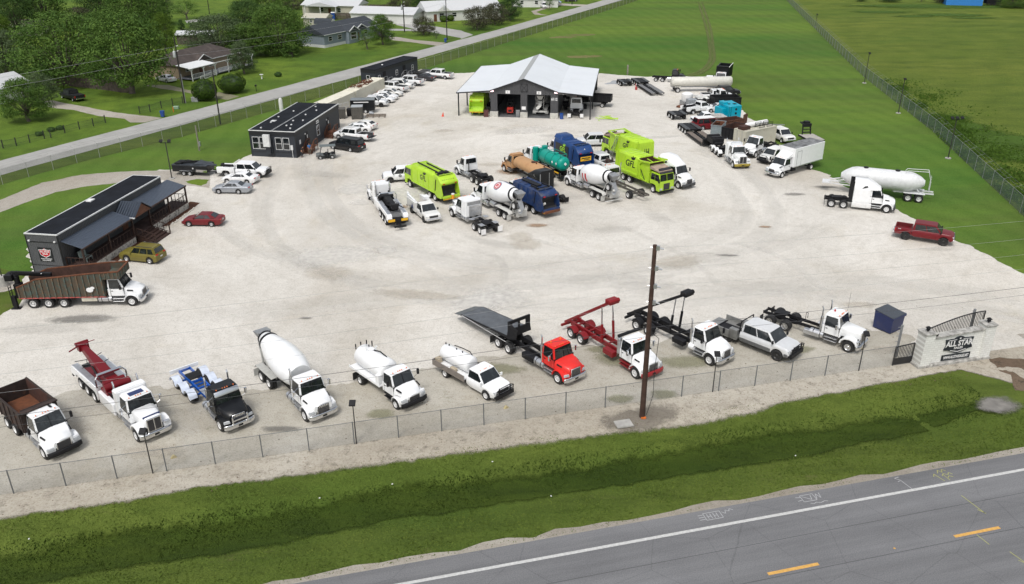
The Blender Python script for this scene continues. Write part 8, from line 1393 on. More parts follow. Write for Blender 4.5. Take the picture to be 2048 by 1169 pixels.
person('person in dark clothes leaning against the corner of the double module office',Vector((-30.75,119.7,0)),-20,M('shirt_dark',(.02,.022,.025)),M('trousers_dark',(.03,.035,.045)),MATS['hair_dark'],lean=24,arms=.6)

# ================= MIDDLE CLUSTER =================
MC='vehicles parked in the middle of the yard'
t,k=truck('all white wrecker seen from behind, leftmost vehicle of the middle cluster',(737.4,399.8),(772.3,450.1),'L',WHITE,style='classic',axles=(0,1.35,2.7),stacks=2,name='tow_truck',cat='tow truck',sleeper=.9,rfrm=1.4)
wrecker_body(t,k,WHITE,BLK,angle=4,blen=4.2,stow=True); m=MB()
for x in (-.8,-.3,.2): m.box(x-.03,x+.03,-.66,.66,1.1,1.5)
part(t,'winch_gear',m,STL)
t,wb,xb=pickup('white crew cab dual wheel pickup half hidden behind the left lime garbage truck',(781.6,367.4),('h',192,4.2),'L',WHITE,dual=True,rim=DRIM); emblem(t,wb-1.3,.95,1.0)
SMUD=M('hopper_black',(.03,.03,.032),rough=.7,var=.3,dirt=(.12,.1,.08))
t,k=coe('lime green rear loading garbage truck at the left of the middle cluster',(820.6,375.6),(870.9,402.9),'L',LIME); k['bk']=k['xb']; b,tg=garbage_rear(t,k,LIME,hop=SMUD,lg=1); part(t,'roof_rails',MB().bar((.3,.5,3.62),(k['bk']-.6,.45,3.62),.12).bar((.2,-.3,3.62),(k['bk']-1.5,-.35,3.62),.12).box(-.3,.4,-.8,.8,3.5,3.62),BLK); part(t,'water_cooler',MB().cyl((-2.3,-.1,.75),(-2.3,-.1,1.3),.19,n=12),M('orange_bright',(.75,.3,.02))); part(t,'cooler_lid',MB().cyl((-2.3,-.1,1.3),(-2.3,-.1,1.42),.2,n=12),WHM)
def marks(tg,xt,z0,mat,n,w=.16,s=2): # worn lettering across a tailgate
    r=random.Random(s); m=MB()
    for i in range(n): y=-.75+1.5*i/(n-1); m.hx([(xt,y-w*.4,z0),(xt+.02,y-w*.4,z0),(xt+.02,y+w*.3,z0),(xt,y+w*.3,z0)],[(xt+.1,y-w*r.uniform(.1,.4),z0+.2),(xt+.12,y-w*.2,z0+.2),(xt+.12,y+w*r.uniform(0,.3),z0+.2),(xt+.1,y+w*.2,z0+.2)])
    part(tg,'lettering',m,mat,sm=0)
marks(tg,-1.50,2.86,BKM,7)
t,wb,xb=pickup('small white service pickup with crane, facing the camera below the lime garbage truck',(849.7,449.5),(822.6,426.9),'R',WHITE2,cab='reg',bed=None,rim=DRIM,dual=True,name='service_truck',cat='service truck',wb=3.7,rw=.40)
service_body(t,xb,WHITE2,inner=M('bed_red_brown',(.14,.03,.025)),stuff=False,h=1.75,ro=1.35); part(t,'crane_arm',MB().bar((xb-.6,-.85,1.8),(-1.4,-.85,1.95),.22).box(-1.5,-1.2,-.95,-.7,1.6,2.2).cyl((-1.4,-.85,2.1),(-1.4,-.85,2.35),.1),WHITE,bev=.02); part(t,'work_box',MB().box(.2,1.0,.3,1.0,1.75,2.15),WHITE,bev=.03); part(t,'side_chevron',MB().prism([(.1,.85),(.9,.85),(.5,1.5)],-1.07,-1.062),NAVM,sm=0)
t,k=truck('white short cab tractor with bare frame, alone at the top of the middle cluster',(914,350.2),(954,371.1),'L',WHITE,style='aero',axles=(0,1.35),stacks=0,name='semi_truck',cat='semi truck',rfrm=.8); fifth_wheel(t,.7); part(t,'exhaust',MB().tube([(k['bk']-.2,.5,.9),(k['bk']-.2,.5,2.2),(k['bk']-.05,.6,2.6)],.06),BLK)
t,k=truck('white sleeper tractor with white mudflaps seen from behind, nearest the camera in the middle cluster',(903.7,434.3),(960.1,469.6),'L',WHITE,style='classic',axles=(0,1.35),stacks=1,sleeper=1.0,name='semi_truck',cat='semi truck',rfrm=.8); fifth_wheel(t,.7); mudflaps(t,-.75,WHM); part(t,'quarter_fender',MB().box(1.9,2.5,.62,1.2,1.12,1.16).box(1.9,2.5,-1.2,-.62,1.12,1.16).box(-.4,.4,.62,1.2,1.10,1.14).box(-.4,.4,-1.2,-.62,1.10,1.14),ALU,bev=.01)
part(t,'cab_rack',MB().box(k['bk']-.14,k['bk']-.01,-.7,.7,1.1,2.3).box(k['bk']-.2,k['bk']-.14,-.6,.6,1.5,1.56).box(k['bk']-.2,k['bk']-.14,-.6,.6,1.9,1.96),ALU,bev=.02); part(t,'deck_plate',MB().box(2.6,k['bk']-.5,-.5,.5,.99,1.03),ALU); part(t,'sleeper_trim',MB().box(k['bk']-.02,k['bk']+.0,-.85,.85,2.35,2.75),STL)
t,k=truck('concrete mixer with red and navy roundel on its drum in the middle cluster',(947.8,407),(1009.4,439.9),'L',WHITE,style='aero',axles=(0,1.35),stacks=0,name='concrete_mixer_truck',cat='mixer truck',rfrm=1.3)
mixer_body(t,k,WHITE,'ring',frame=M('mixer_frame_pale',(.50,.50,.48),rough=.6,var=.15,dirt=(.25,.23,.2),dscale=3))
def spare(t,x,y,z,s=1): o=wheel(t,x,y,.5,.25,None,False,z,name='spare_wheel')
spare(t,-1.5,.75,2.1); part(t,'rear_gear',MB().box(-1.6,-1.0,-1.0,.4,.6,1.4).cyl((-1.7,-.3,.9),(-1.1,-.3,.9),.3,n=12).bar((-1.4,.2,1.2),(-2.3,.5,1.7),.25),MATS['mixer_frame_pale'],bev=.03)
t,k=truck('dirty dark blue rear loading garbage truck with white cab beside the roundel mixer',(1007.4,400.2),(1066.9,429),'L',WHITE2,style='aero',axles=(0,1.35),stacks=1,name='garbage_truck',cat='garbage truck',rfrm=1.0)
NV2=M('paint_navy_dirty',(.009,.034,.12),rough=.5,var=.25,dirt=(.07,.065,.065),dscale=1.5,dlo=.48,dhi=.72); b,tg=garbage_rear(t,k,NV2,hop=SMUD,lg=0,top=3.15); part(t,'roof_rails',MB().box(.4,k['bk']-.8,-.35,.35,3.2,3.35).bar((-.5,-.8,3.32),(1,-.8,3.3),.14).bar((-.5,.8,3.32),(1,.8,3.3),.14),BLK); part(t,'rusty_sill',MB().box(-2.3,-1.7,-1.15,1.15,.6,.95),RUST,bev=.05); part(t,'bumper_guard',MB().bar((-1.2,.9,1.3),(-2.0,.9,1.9),.22),MATS['mixer_frame_pale'])
t,k=truck('concrete mixer with two red stripes on its white drum in the middle cluster',(1134.3,371.6),(1196.5,401.6),'L',WHITE,style='mack',axles=(0,1.35),stacks=1,name='concrete_mixer_truck',cat='mixer truck',rfrm=1.3); mixer_body(t,k,WHITE,'stripes',frame=MATS['mixer_frame_pale']); spare(t,-1.5,.75,2.1); part(t,'rear_gear',MB().box(-1.6,-1.0,-1.0,.4,.6,1.4).bar((-1.4,.2,1.2),(-2.3,.5,1.9),.25).box(-1.9,-1.7,-1.3,1.3,.35,.45),MATS['mixer_frame_pale'],bev=.03)
t,k=truck('bare cab and chassis truck with dusty frame behind the red striped mixer',(1195.1,370),(1256,397.8),'L',WHITE2,style='mack',axles=(0,),stacks=1,name='cab_chassis_truck',cat='truck',rfrm=2.2,frame=M('dusty_frame',(.10,.09,.08),rough=.8,dirt=(.25,.22,.18),dscale=2)); 
t,k=truck('tan tanker truck with rusty round hatch in the middle cluster',(1008.4,344.2),(1068.6,375.7),'L',TAN,style='aero',axles=(0,1.35),stacks=0,bump=TAN,name='water_truck',cat='tank truck',grl=TAN,tank=False); 
m=[]
for x,sx in ((-1.5,.9),(-1.3,1),(k['cb']-.5,1),(k['cb']-.3,.92)): m.append([(x,1.15*sx*math.cos(a)*(1 if abs(math.cos(a))<.8 else .97),1.95+.8*sx*math.sin(a)) for a in [2*pi*i/20 for i in range(20)]])
b=part(t,'tank',MB().loft(m),TAN,sm=50); part(b,'manhole',MB().cyl((2.0,0,2.7),(2.0,0,2.85),.35,n=14),RUSTD); part(b,'vents',MB().cyl((1.2,.1,2.7),(1.2,.1,3.0),.1,n=8).cyl((-.6,0,2.7),(-.6,0,2.9),.12,n=8),RUST); part(t,'cab_rack',MB().box(k['cb']+.1,k['cf']-.5,-.8,.8,2.8,2.86),TAN,bev=.02); part(t,'hook_bar',MB().bar((k['x1']+.1,-.6,.7),(k['x1']+.6,-.6,1.1),.08).bar((k['x1']+.1,.6,.7),(k['x1']+.6,.6,1.1),.08),RUST)
t,k=truck('teal vacuum tanker truck with white cab in the middle cluster',(1045,328.2),(1101.9,356.2),'L',WHITE,style='aero',axles=(0,1.35),stacks=0,name='vacuum_truck',cat='tank truck'); b=tank(t,-1.7,k['cb']-1.6,.98,2.1,TEAL,ends=.45,bands=4,bm=M('band_dark_teal',(.0,.12,.10)))
part(t,'side_tank',MB().cyl((k['cb']-.9,.75,1.2),(k['cb']-.9,.75,3.1),.42,n=16).cyl((k['cb']-.9,-.75,1.2),(k['cb']-.9,-.75,3.1),.42,n=16).cyl((k['cb']-1.1,0,1.2),(k['cb']-1.1,0,2.9),.3,n=14),TEAL,sm=50); m=MB()
for s in (.5,-.5): m.tube([(-1.3,s,2.95),(-1.3,s,3.4),(1.6,s,3.4),(1.6,s,3.0)],.03)
m.tube([(-1.3,-.5,3.4),(-1.3,.5,3.4)],.03).tube([(1.6,-.5,3.4),(1.6,.5,3.4)],.03); part(b,'walkway_rail',m,TEAL); part(b,'manhole',MB().cyl((.5,0,3.0),(.5,0,3.25),.3,n=14),TEAL)
part(b,'placard',MB().prism([(-.2,2.2),(0,2.4),(.2,2.2),(0,2.0)],.985,1.0).prism([(-1.0-.75,2.2)]*0 or [(-1.2,2.2),(-1.0,2.4),(-.8,2.2),(-1.0,2.0)],.985,1.0),WHM,sm=0); part(b,'rear_placard',MB().prism([(-.2,2.2),(0,2.42),(.2,2.2),(0,1.98)],-1.83,-1.72,'x'),WHM,sm=0); part(t,'side_board',MB().box(-1.7,k['cb']-1.6,1.0,1.06,1.0,1.15),YEL); part(t,'rear_frame',MB().box(-2.3,-1.4,-1.1,1.1,.35,.45).bar((-1.7,.9,.4),(-1.7,.9,1.2),.1).bar((-1.7,-.9,.4),(-1.7,-.9,1.2),.1),BLK)
t,k=truck('dark blue garbage truck with yellow tail sign behind the teal vacuum tanker',(1093.7,313.6),(1143.3,339.1),'L',WHITE,style='aero',axles=(0,1.35),stacks=0,name='garbage_truck',cat='garbage truck',rfrm=1.0); b,tg=garbage_rear(t,k,NAVY,panel=BKM,hop=NAVY,lgmat=GRM,top=3.5); part(t,'top_hopper',MB().fr(k['bk']-2.0,k['bk']+.1,1.1,3.4,k['bk']-1.8,k['bk']-.1,.85,3.95),NAVY,bev=.05); part(tg,'tail_sign',MB().hx([(-1.86,-.85,1.55),(-1.84,-.85,1.55),(-1.84,.85,1.55),(-1.86,.85,1.55)],[(-1.86,-.85,2.15),(-1.84,-.85,2.15),(-1.84,.85,2.15),(-1.86,.85,2.15)]),YEL,sm=0); part(tg,'sign_letters',MB().box(-1.875,-1.862,-.7,.7,1.88,2.0).box(-1.875,-1.862,-.6,.3,1.7,1.78),BKM,sm=0)
sg=part(tg,'emblem',star(MB(),(0,0),.3,lambda a,b:(-1.25-.06+b*-.0,a,2.88+b*.9),4),WHM,sm=0); sg.location=(-.12,0,.08)
t,k=truck('black sleeper tractor with tall flat back wall between the two blue garbage trucks',(1044.2,385.1),(1097,410.8),'L',BLACKP,style='aero',axles=(0,1.35),stacks=0,sleeper=1.9,fairing=1,name='semi_truck',cat='semi truck'); fifth_wheel(t,.7); mudflaps(t,-.8,BLK); part(t,'corner_strip',MB().box(k['bk']-.06,k['bk']-.005,1.0,1.1,1.0,3.4).box(k['bk']-.06,k['bk']-.005,-.35,-.28,1.0,3.4),STL)
pickup('silver crew cab pickup facing left behind the blue and lime garbage trucks',(1166.5,295.4),('h',186,3.9),'L',SILVER,rim=DRIM)
def k2(t,k): k['bk']=k['xb']; return k
t,k=coe('lime green garbage truck with ladder, farthest from the camera in the middle cluster',(1204.1,307.8),(1263.1,334.1),'L',LIME,wb=6.4); front_loader_body(t,k,LIME,'L',ld=False); m=MB()
for y in (1.45,1.85): m.bar((k['xb']-1.6,y+.3,.3),(k['xb']-2.4,y-.25,3.8),.06)
for i in range(11): q=i/11; m.bar((k['xb']-1.6-.8*q,1.75-.55*q,.5+3.3*q),(k['xb']-1.6-.8*q,2.15-.55*q,.5+3.3*q),.05)
part(t,'ladder',m,ALU); text(t,'tail_letters','1H',BKM,1.3,(-1.88,.1,2.4),(0,-1,0),(.1,0,1),bold=.02,sx=.6)
t,wb,xb=pickup('white crew cab pickup loaded with engines between the blue and lime garbage trucks',(1175.2,327),(1202.1,340.5),'L',WHITE); m=MB(); r_=random.Random(8)
for i in range(18): x,y=r_.uniform(-.9,xb-.3),r_.uniform(-.7,.7); s=r_.uniform(.08,.22); m.box(x-s,x+s,y-s,y+s,.8,r_.uniform(1.1,1.75))
part(t,'load',m,M('engine_parts',(.09,.075,.07),rough=.5,metal=.4,dirt=(.25,.02,.03),dscale=3),bev=.03)
t,k=coe('lime green front loading garbage truck facing the camera in the middle cluster',(1305.4,386),(1246.4,360.6),'R',LIME); front_loader_body(t,k,LIME,'R')
t,k=truck('white streamlined sleeper tractor right of the lime front loading garbage truck',(1355.5,378.3),('h',-58,6.2),'R',WHITE,style='aero',axles=(0,1.35),stacks=0,sleeper=1.9,fairing=1,bump=PLAS,name='semi_truck',cat='semi truck'); part(t,'side_skirt',MB().box(k['bk'],k['cb']+.3,-1.14,-1.06,.35,.98).box(k['bk'],k['cb']+.3,1.06,1.14,.35,.98),WHITE,bev=.02)
# ================= WORKSHOP VEHICLES =================
t,k=coe('lime green garbage truck parked tail out under the left lean-to of the workshop',(928.2,197.6),(928.2,238.8),'L',LIME,wb=5.6); t.location=wl(3.1,2.0)+Vector((0,0,0)); t.rotation_euler=(0,0,R(84)); k['bk']=k['xb']; b,tg=garbage_rear(t,k,LIME,hop=LIME,lg=0,top=3.35)
marks(tg,-1.50,2.80,M('lettering_orange',(.6,.2,.02)),8); text(tg,'lettering','GFL',BKM,.5,(-1.25,.55,3.02),(0,-1,0),(.5,0,.87),bold=.01)
part(t,'chevron_bar',MB().box(-2.13,-2.1,-1.2,1.2,.86,1.0),YEL); part(t,'tail_ladder',MB().bar((-2.1,.7,.4),(-2.1,.7,.9),.08).bar((-2.1,-.5,.4),(-2.1,-.5,.9),.08),LIME)
t,k=truck('white short cab tractor backed out under the right lean-to of the workshop',(1148.4,239.9),('h',84,4.6),'L',WHITE,style='aero',axles=(0,1.35),stacks=0,name='semi_truck',cat='semi truck',wb=4.6,rfrm=.5); t.location=wl(20.3,1.2); t.rotation_euler=(0,0,R(84)); mudflaps(t,-.75,WHM)
t,k=truck('concrete mixer seen from behind inside the right workshop bay',(1,600),('h',84,6),'L',WHITE2,axles=(0,1.35),stacks=0,name='concrete_mixer_truck',cat='mixer truck',wb=6.2); t.location=wl(14.1,3.2); t.rotation_euler=(0,0,R(82)); mixer_body(t,k,WHITE2,frame=MATS['mixer_frame_pale'],chute=MATS['mixer_frame_pale']); part(t,'bumper_plate',MB().box(-1.9,-1.8,-1.2,1.2,.7,1.0),MATS['mixer_frame_pale']); 
t=thing('forklift','red forklift seen from behind inside the left workshop bay','forklift',loc=wl(8.8,2.6),rz=R(84)); FR=paint('forklift_red',(.45,.03,.02)); part(t,'body',MB().box(-.9,.9,-.55,.55,.35,1.15).box(-1.0,-.5,-.55,.55,.35,1.35),FR,bev=.08,seg=2); m=MB()
for x in (-.5,.6):
    for s in (1,-1): m.bar((x,s*.5,1.1),(x,s*.45,2.1),.06)
m.box(-.6,.7,-.5,.5,2.1,2.16); part(t,'overhead_guard',m,BLK); part(t,'mast',MB().box(.95,1.1,-.5,-.4,.1,2.6).box(.95,1.1,.4,.5,.1,2.6).box(.95,1.1,-.4,.4,2.3,2.4),BLK); part(t,'seat',MB().box(-.4,.1,-.25,.25,1.15,1.35).box(-.4,-.3,-.25,.25,1.35,1.7),BLK,bev=.04)
part(t,'tail_grille',MB().box(-1.03,-1.0,-.3,.3,.6,.95),BLK,sm=0)
for x in (-.55,.6):
    for s in (1,-1): wheel(t,x,s*.5,.3,.2)
t,k=truck('black small dump truck parked right of the workshop, tail to the right',(1171,208.9),(1203.4,219),'L',BLACKP,axles=(0,),stacks=0,small=True,name='dump_truck',cat='dump truck',wb=4.4); t.location=G((1206.2,213.1)); t.rotation_euler=(0,0,R(165)); dump_body(t,-1.5,k['cb']-.3,1.05,2.1,BLK,BLK,shield=.4,w=1.15)
# ================= RIGHT SIDE =================
t,k=truck('white box truck with grey roofed cargo box parked at the right edge of the yard',(1563.1,356.7),(1620.9,339.8),'L',WHITE,style='aero',axles=(0,),stacks=0,small=True,name='box_truck',cat='box truck',rfrm=2.2,bump=CHR,tank=False); x0=-2.3; x1=k['cb']-.25
b=part(t,'cargo_box',MB().box(x0,x1,-1.25,1.25,1.12,3.7),WHITE,bev=.03); part(b,'box_roof',MB().box(x0+.06,x1-.06,-1.18,1.18,3.70,3.725),M('box_roof_stained',(.20,.205,.21),rough=.7,var=.5,scale=1.2,dirt=(.05,.05,.05),dscale=2,dlo=.5,dhi=.65),sm=0); d=part(b,'side_door',MB().box(x1-1.5,x1-.6,1.25,1.275,1.2,3.2),WHITE); part(d,'door_frame',MB().box(x1-1.54,x1-1.5,1.25,1.285,1.2,3.24).box(x1-.6,x1-.56,1.25,1.285,1.2,3.24).box(x1-1.5,x1-.6,1.25,1.285,3.2,3.24),STL,sm=0); part(b,'bottom_rail',MB().box(x0,x1,1.25,1.29,1.1,1.22).box(x0,x1,-1.29,-1.25,1.1,1.22).box(x0-.04,x0,-1.25,1.25,1.1,1.25),ALU); part(t,'wind_fairing',MB().hx([(x1,-1.0,2.5),(x1+1.2,-.9,2.5),(x1+1.2,.9,2.5),(x1,1.0,2.5)],[(x1,-.95,3.1),(x1+.25,-.9,3.05),(x1+.25,.9,3.05),(x1,.95,3.1)]),WHITE,bev=.05); part(t,'side_tank',MB().box(x1-.9,x1-.1,.55,1.1,.5,.95),BLK,bev=.03)
t,k=truck('white heavy tractor with chrome grille and yellow bumper coupled to the long lowboy trailer',(1464.7,336.6),(1423.7,304.7),'R',WHITE,style='classic',axles=(0,1.35,2.7),stacks=2,sleeper=.9,bump=M('bumper_yellow_mesh',(.30,.23,.03),rough=.5,dirt=(.05,.05,.04),dscale=5),name='semi_truck',cat='semi truck',slide=0); fenders(t,(0,1.35,2.7),.52,WHITE,gapang=(.1,.9)); fifth_wheel(t,1.3); part(t,'roof_light_bar',MB().tube([(k['cb']+.3,-.7,k['zt']),(k['cb']+.3,-.7,k['zt']+.3),(k['cb']+.3,.7,k['zt']+.3),(k['cb']+.3,.7,k['zt'])],.05),CHR)
# the neck end of the lowboy: a black box over the drive axles
HB=math.atan2(124.39-133.51,29.56-28.07); PB=Vector((28.6,134.8,0)); LB=9.8
t2=lowboy('lowboy_trailer','long low equipment trailer with brown plank deck behind the white heavy tractor',PB,math.degrees(HB),LB,(0,1.25,2.5),neck=3.6,w=1.35,group=None); part(t2,'hydraulic_box',MB().box(LB+.7,LB+3.2,-.9,.9,1.2,2.0).box(LB+.9,LB+1.5,-.95,.95,2.0,2.15).box(LB+2.0,LB+2.8,-.8,.8,2.0,2.15),BLK,bev=.04); part(t2,'nose_steps',MB().box(LB-.6,LB,-1.35,1.35,.62,.72),M('trailer_planks')) 
lowboy('axle_dolly','short two axle black trailer dolly ahead of the long lowboy trailer',Vector((28.3,143.4,0)),math.degrees(HB),1,(0,1.25),w=1.3,cat='trailer dolly')
lowboy('lowboy_trailer','narrow black lowboy trailer lying by itself right of the workshop',Vector((25.8,172.5,0)),-80,12,(0,1.3,2.6),w=1.3,deckmat=M('deck_grey_steel',(.16,.16,.165),rough=.6)); lowboy('axle_dolly','small black axle dolly with red jack left of the lone lowboy trailer',Vector((22.8,171.5,0)),-80,1,(0,1.2),w=1.25,cat='trailer dolly')
solo('trailer_jack',MB().box(-.2,.2,-.3,.3,0,.5).bar((0,-.3,.4),(0,1.4,.8),.12),paint('jack_red',(.35,.02,.02)),'small red jack standing by the axle dolly near the field edge','jack',loc=(24.6,166.6,0))
sheet('gravel_pile',[(19,172),(21,176),(26,177),(28,175.5),(25,174),(22,172)],.03,gravel('blue_stone',(.38,.40,.42),(.3,.32,.34),(.25,.25,.26),5,1),rag=.5,step=.4)
t,k=truck('white single cab tractor with round headlights facing left in front of the beige container',(1510.4,316.6),('h',-137,5.8),'L',WHITE,style='curved',axles=(0,1.35),stacks=0,bump=BLK,name='semi_truck',cat='semi truck'); part(t,'air_cleaner',MB().cyl((k['cf']+.3,1.0,1.5),(k['cf']+.3,1.0,1.9),.14,n=10),BLK)
pickup('white pickup with black grille squeezed between the single cab tractor and the box truck',(1543.3,328.9),('h',-138,3.8),'L',WHITE2,guard=True)
pickup('white pickup facing the camera on the grass right of the beige container',(1563.1,286.7),('h',-72,3.7),'R',WHITE2)
KON=M('container_beige',(.50,.48,.40),rough=.7,var=.08,dirt=(.30,.24,.17),dscale=1.5,dlo=.55,dhi=.8,stripe=('X',.28,.03)); ca=math.atan2(126.06-122.86,40.02-34.93); cq=container('beige shipping container with a white tank and black frames on its roof',Vector((35.1,123.4,0)),math.degrees(ca),6.6,2.5,2.65,KON)
def onc(x,y): return Vector((35.1+x*math.cos(ca)-y*math.sin(ca),123.4+x*math.sin(ca)+y*math.cos(ca),2.67))
solo('white_tank',MB().lathe((0,0,.38),(4.6,0,.38),[(0,.2),(.03,.36),(.97,.36),(1,.2)],14),WHM,'long white cylindrical tank lying on the beige container','tank',loc=onc(1.6,1.7),rz=ca)
for i,x in enumerate((3.2,4.9)):
    m=MB()
    for a in (0,1.2):
        for b in (0,.8): m.bar((a,b,0),(a,b,.7),.05)
    for z in (.05,.4,.7): m.bar((0,0,z),(1.2,0,z),.04).bar((0,.8,z),(1.2,.8,z),.04)
    for q in range(5): m.bar((q*.3,0,0),(q*.3,0,.7),.03)
    solo('cage_frame',m,BLK,'black tube frame on the beige container, %s one of two'%('left','right')[i],'frame',loc=onc(x,.5),rz=ca)
solo('rusty_crate',MB().box(0,1.5,0,1.1,0,.5),RUSTD,'rusty brown crate at the left end of the container roof','crate',loc=onc(.15,.8),rz=ca)
bin_open('dumpster','tall black open dumpster left of the beige container',Vector((33.0,129.8,0)),-42,2.5,4.0,1.8,BLK,RUSTD,zl=.1)
GDM=M('dumpster_grey',(.22,.26,.28),rough=.7,var=.2,dirt=(.12,.09,.07),dscale=1.5); bin_open('dumpster','grey ribbed open dumpster behind the tall black one',Vector((31.8,132.1,0)),-25,1.7,3.4,1.55,GDM,RUST)
bin_open('dumpster','long rusty brown open bin behind the grey dumpster',Vector((32.8,134.3,0)),26,6.2,2.0,1.35,M('rust_brown',(.10,.04,.022),rough=.85,var=.35,dirt=(.04,.018,.012),dlo=.45),RUSTD,ribs=7); solo('rust_plate',MB().box(0,1.4,0,.12,0,1.7),MATS['rust_brown'],'rusty steel plate standing on edge at the right end of the long rusty bin','steel plate',loc=(38.6,138.2,0),rz=R(50))
bin_open('dumpster','long black open bin at the edge of the field behind the cyan box',Vector((36.1,149.0,0)),6,4.9,2.9,2.1,BLK,BLK,ribs=6)
t=thing('hopper_box','bright cyan steel hopper box with round ports beside the black open bin','hopper',loc=Vector((36.7,140.9,0)),rz=R(20)); part(t,'body',MB().hx([(0,0,.2),(2.5,0,.2),(2.5,3.2,.2),(0,3.2,.2)],[(0,0,2.45),(2.5,0,2.45),(2.5,3.2,2.7),(0,3.2,2.7)]),CYAN,bev=.06); part(t,'hood_box',MB().box(-.8,0,.8,3.1,.6,2.0).box(-.1,.8,1.6,3.1,2.4,2.85),CYAN,bev=.05); m=MB()
for z in (1.2,1.9): m.cyl((1.4,-.03,z),(1.4,.02,z),.2,n=10)
m.box(.6,1.0,1.2,1.5,2.5,2.62).box(1.5,2.0,.9,1.4,2.5,2.62); part(t,'port',m,BLK); part(t,'seam',MB().box(.0,.04,-.04,-.01,.2,2.4).box(.4,.44,-.04,-.01,.2,2.4),BLK)
t=sedan('dark red suv with white roof seen from behind beside the grey dumpster',(1443.3,253.2),('h',14,3.2),'R',MAROON,L=5.3,w=1.0,roof=1.9,suv=1,name='suv',cat='suv',wb=3.2); t.location=Vector((30.9,135.6,0)); part(t,'white_roof',MB().box(-.9,2.1,-.84,.84,1.90,1.97),WHM,bev=.04)
t,wb,xb=pickup('small white single cab truck facing left behind the red suv',(1390.6,241.5),('h',190,3.6),'L',WHITE,cab='reg',bed=None); t.location=Vector((34.6,139.7,0)); part(t,'flatbed',MB().box(-1.2,xb-.15,-1.05,1.05,.85,1.3).box(-.5,xb-.3,-.3,.3,1.3,1.55),M('bed_pale',(.45,.44,.42),dirt=(.2,.17,.14)),bev=.03)
sedan('silver hatchback partly hidden by the cyan hopper box',(1421.4,225.8),('h',188,2.7),'L',SILVER)
t,wb,xb=pickup('white service truck with utility boxes, tail to the left beside the cyan hopper box',(1419.3,224.4),(1385.1,229.5),'R',WHITE,cab='reg',bed=None,dual=False,name='service_truck',cat='service truck',wb=3.9); service_body(t,xb,WHITE,h=1.35)
t=thing('water_tank','white plastic tank on a grey steel box beside the stripped wrecker','tank',loc=Vector((31.9,152.6,0)),rz=R(10)); part(t,'tank',MB().lathe((0,0,.9),(0,0,2.4),[(0,.9),(.1,1.0),(.85,1.0),(1,.6)],16),WHM,sm=50); part(t,'steel_box',MB().box(-.7,1.0,-2.6,-1.2,0,1.6),M('steel_box_grey',(.26,.28,.3),rough=.5),bev=.03); part(t,'frame',MB().box(-1,1,-1,1,.1,.9),STL,bev=.03)
solo('rubble_pile',MB().ell((0,0,.15),1.2,.7,.3,9,5).bar((-1,0,.2),(.9,.2,.4),.2),RUST,'small heap of rusty rubble at the left of the grey steel box','rubble',loc=(30.9,151.2,0))
t,k=truck('stripped white wrecker with exposed black rear wheels left of the long black bin',(1466.5,194.3),('h',8,5.4),'R',WHITE,style='aero',axles=(0,),stacks=0,small=True,name='tow_truck',cat='tow truck',wb=5.2,frame=M('dusty_frame'),tank=False); t.location=Vector((34.6,154.4,0)); part(t,'tow_boom',MB().bar((-1.5,0,1.5),(1.4,0,1.2),.3).box(-.6,1.5,-1.1,1.1,.95,1.1),WHITE2)
pickup('white crew cab pickup between the stripped wrecker and the tanker trailer',(1461,190.2),('h',5,3.9),'R',WHITE).__getitem__(0).location=Vector((36.6,157.4,0))
m=MB(); r_=random.Random(6)
for i in range(20): x,y,z=r_.uniform(-1.6,1.6),r_.uniform(-.8,.8),r_.uniform(.2,.9); m.cyl((x,y,z),(x+.05,y+.22,z),r_.uniform(.3,.5),n=12)
solo('tyre_pile',m,RUB,'heap of black wheels and axles between the stripped wrecker and the long black bin','tyres',loc=(35.6,152.4,0))
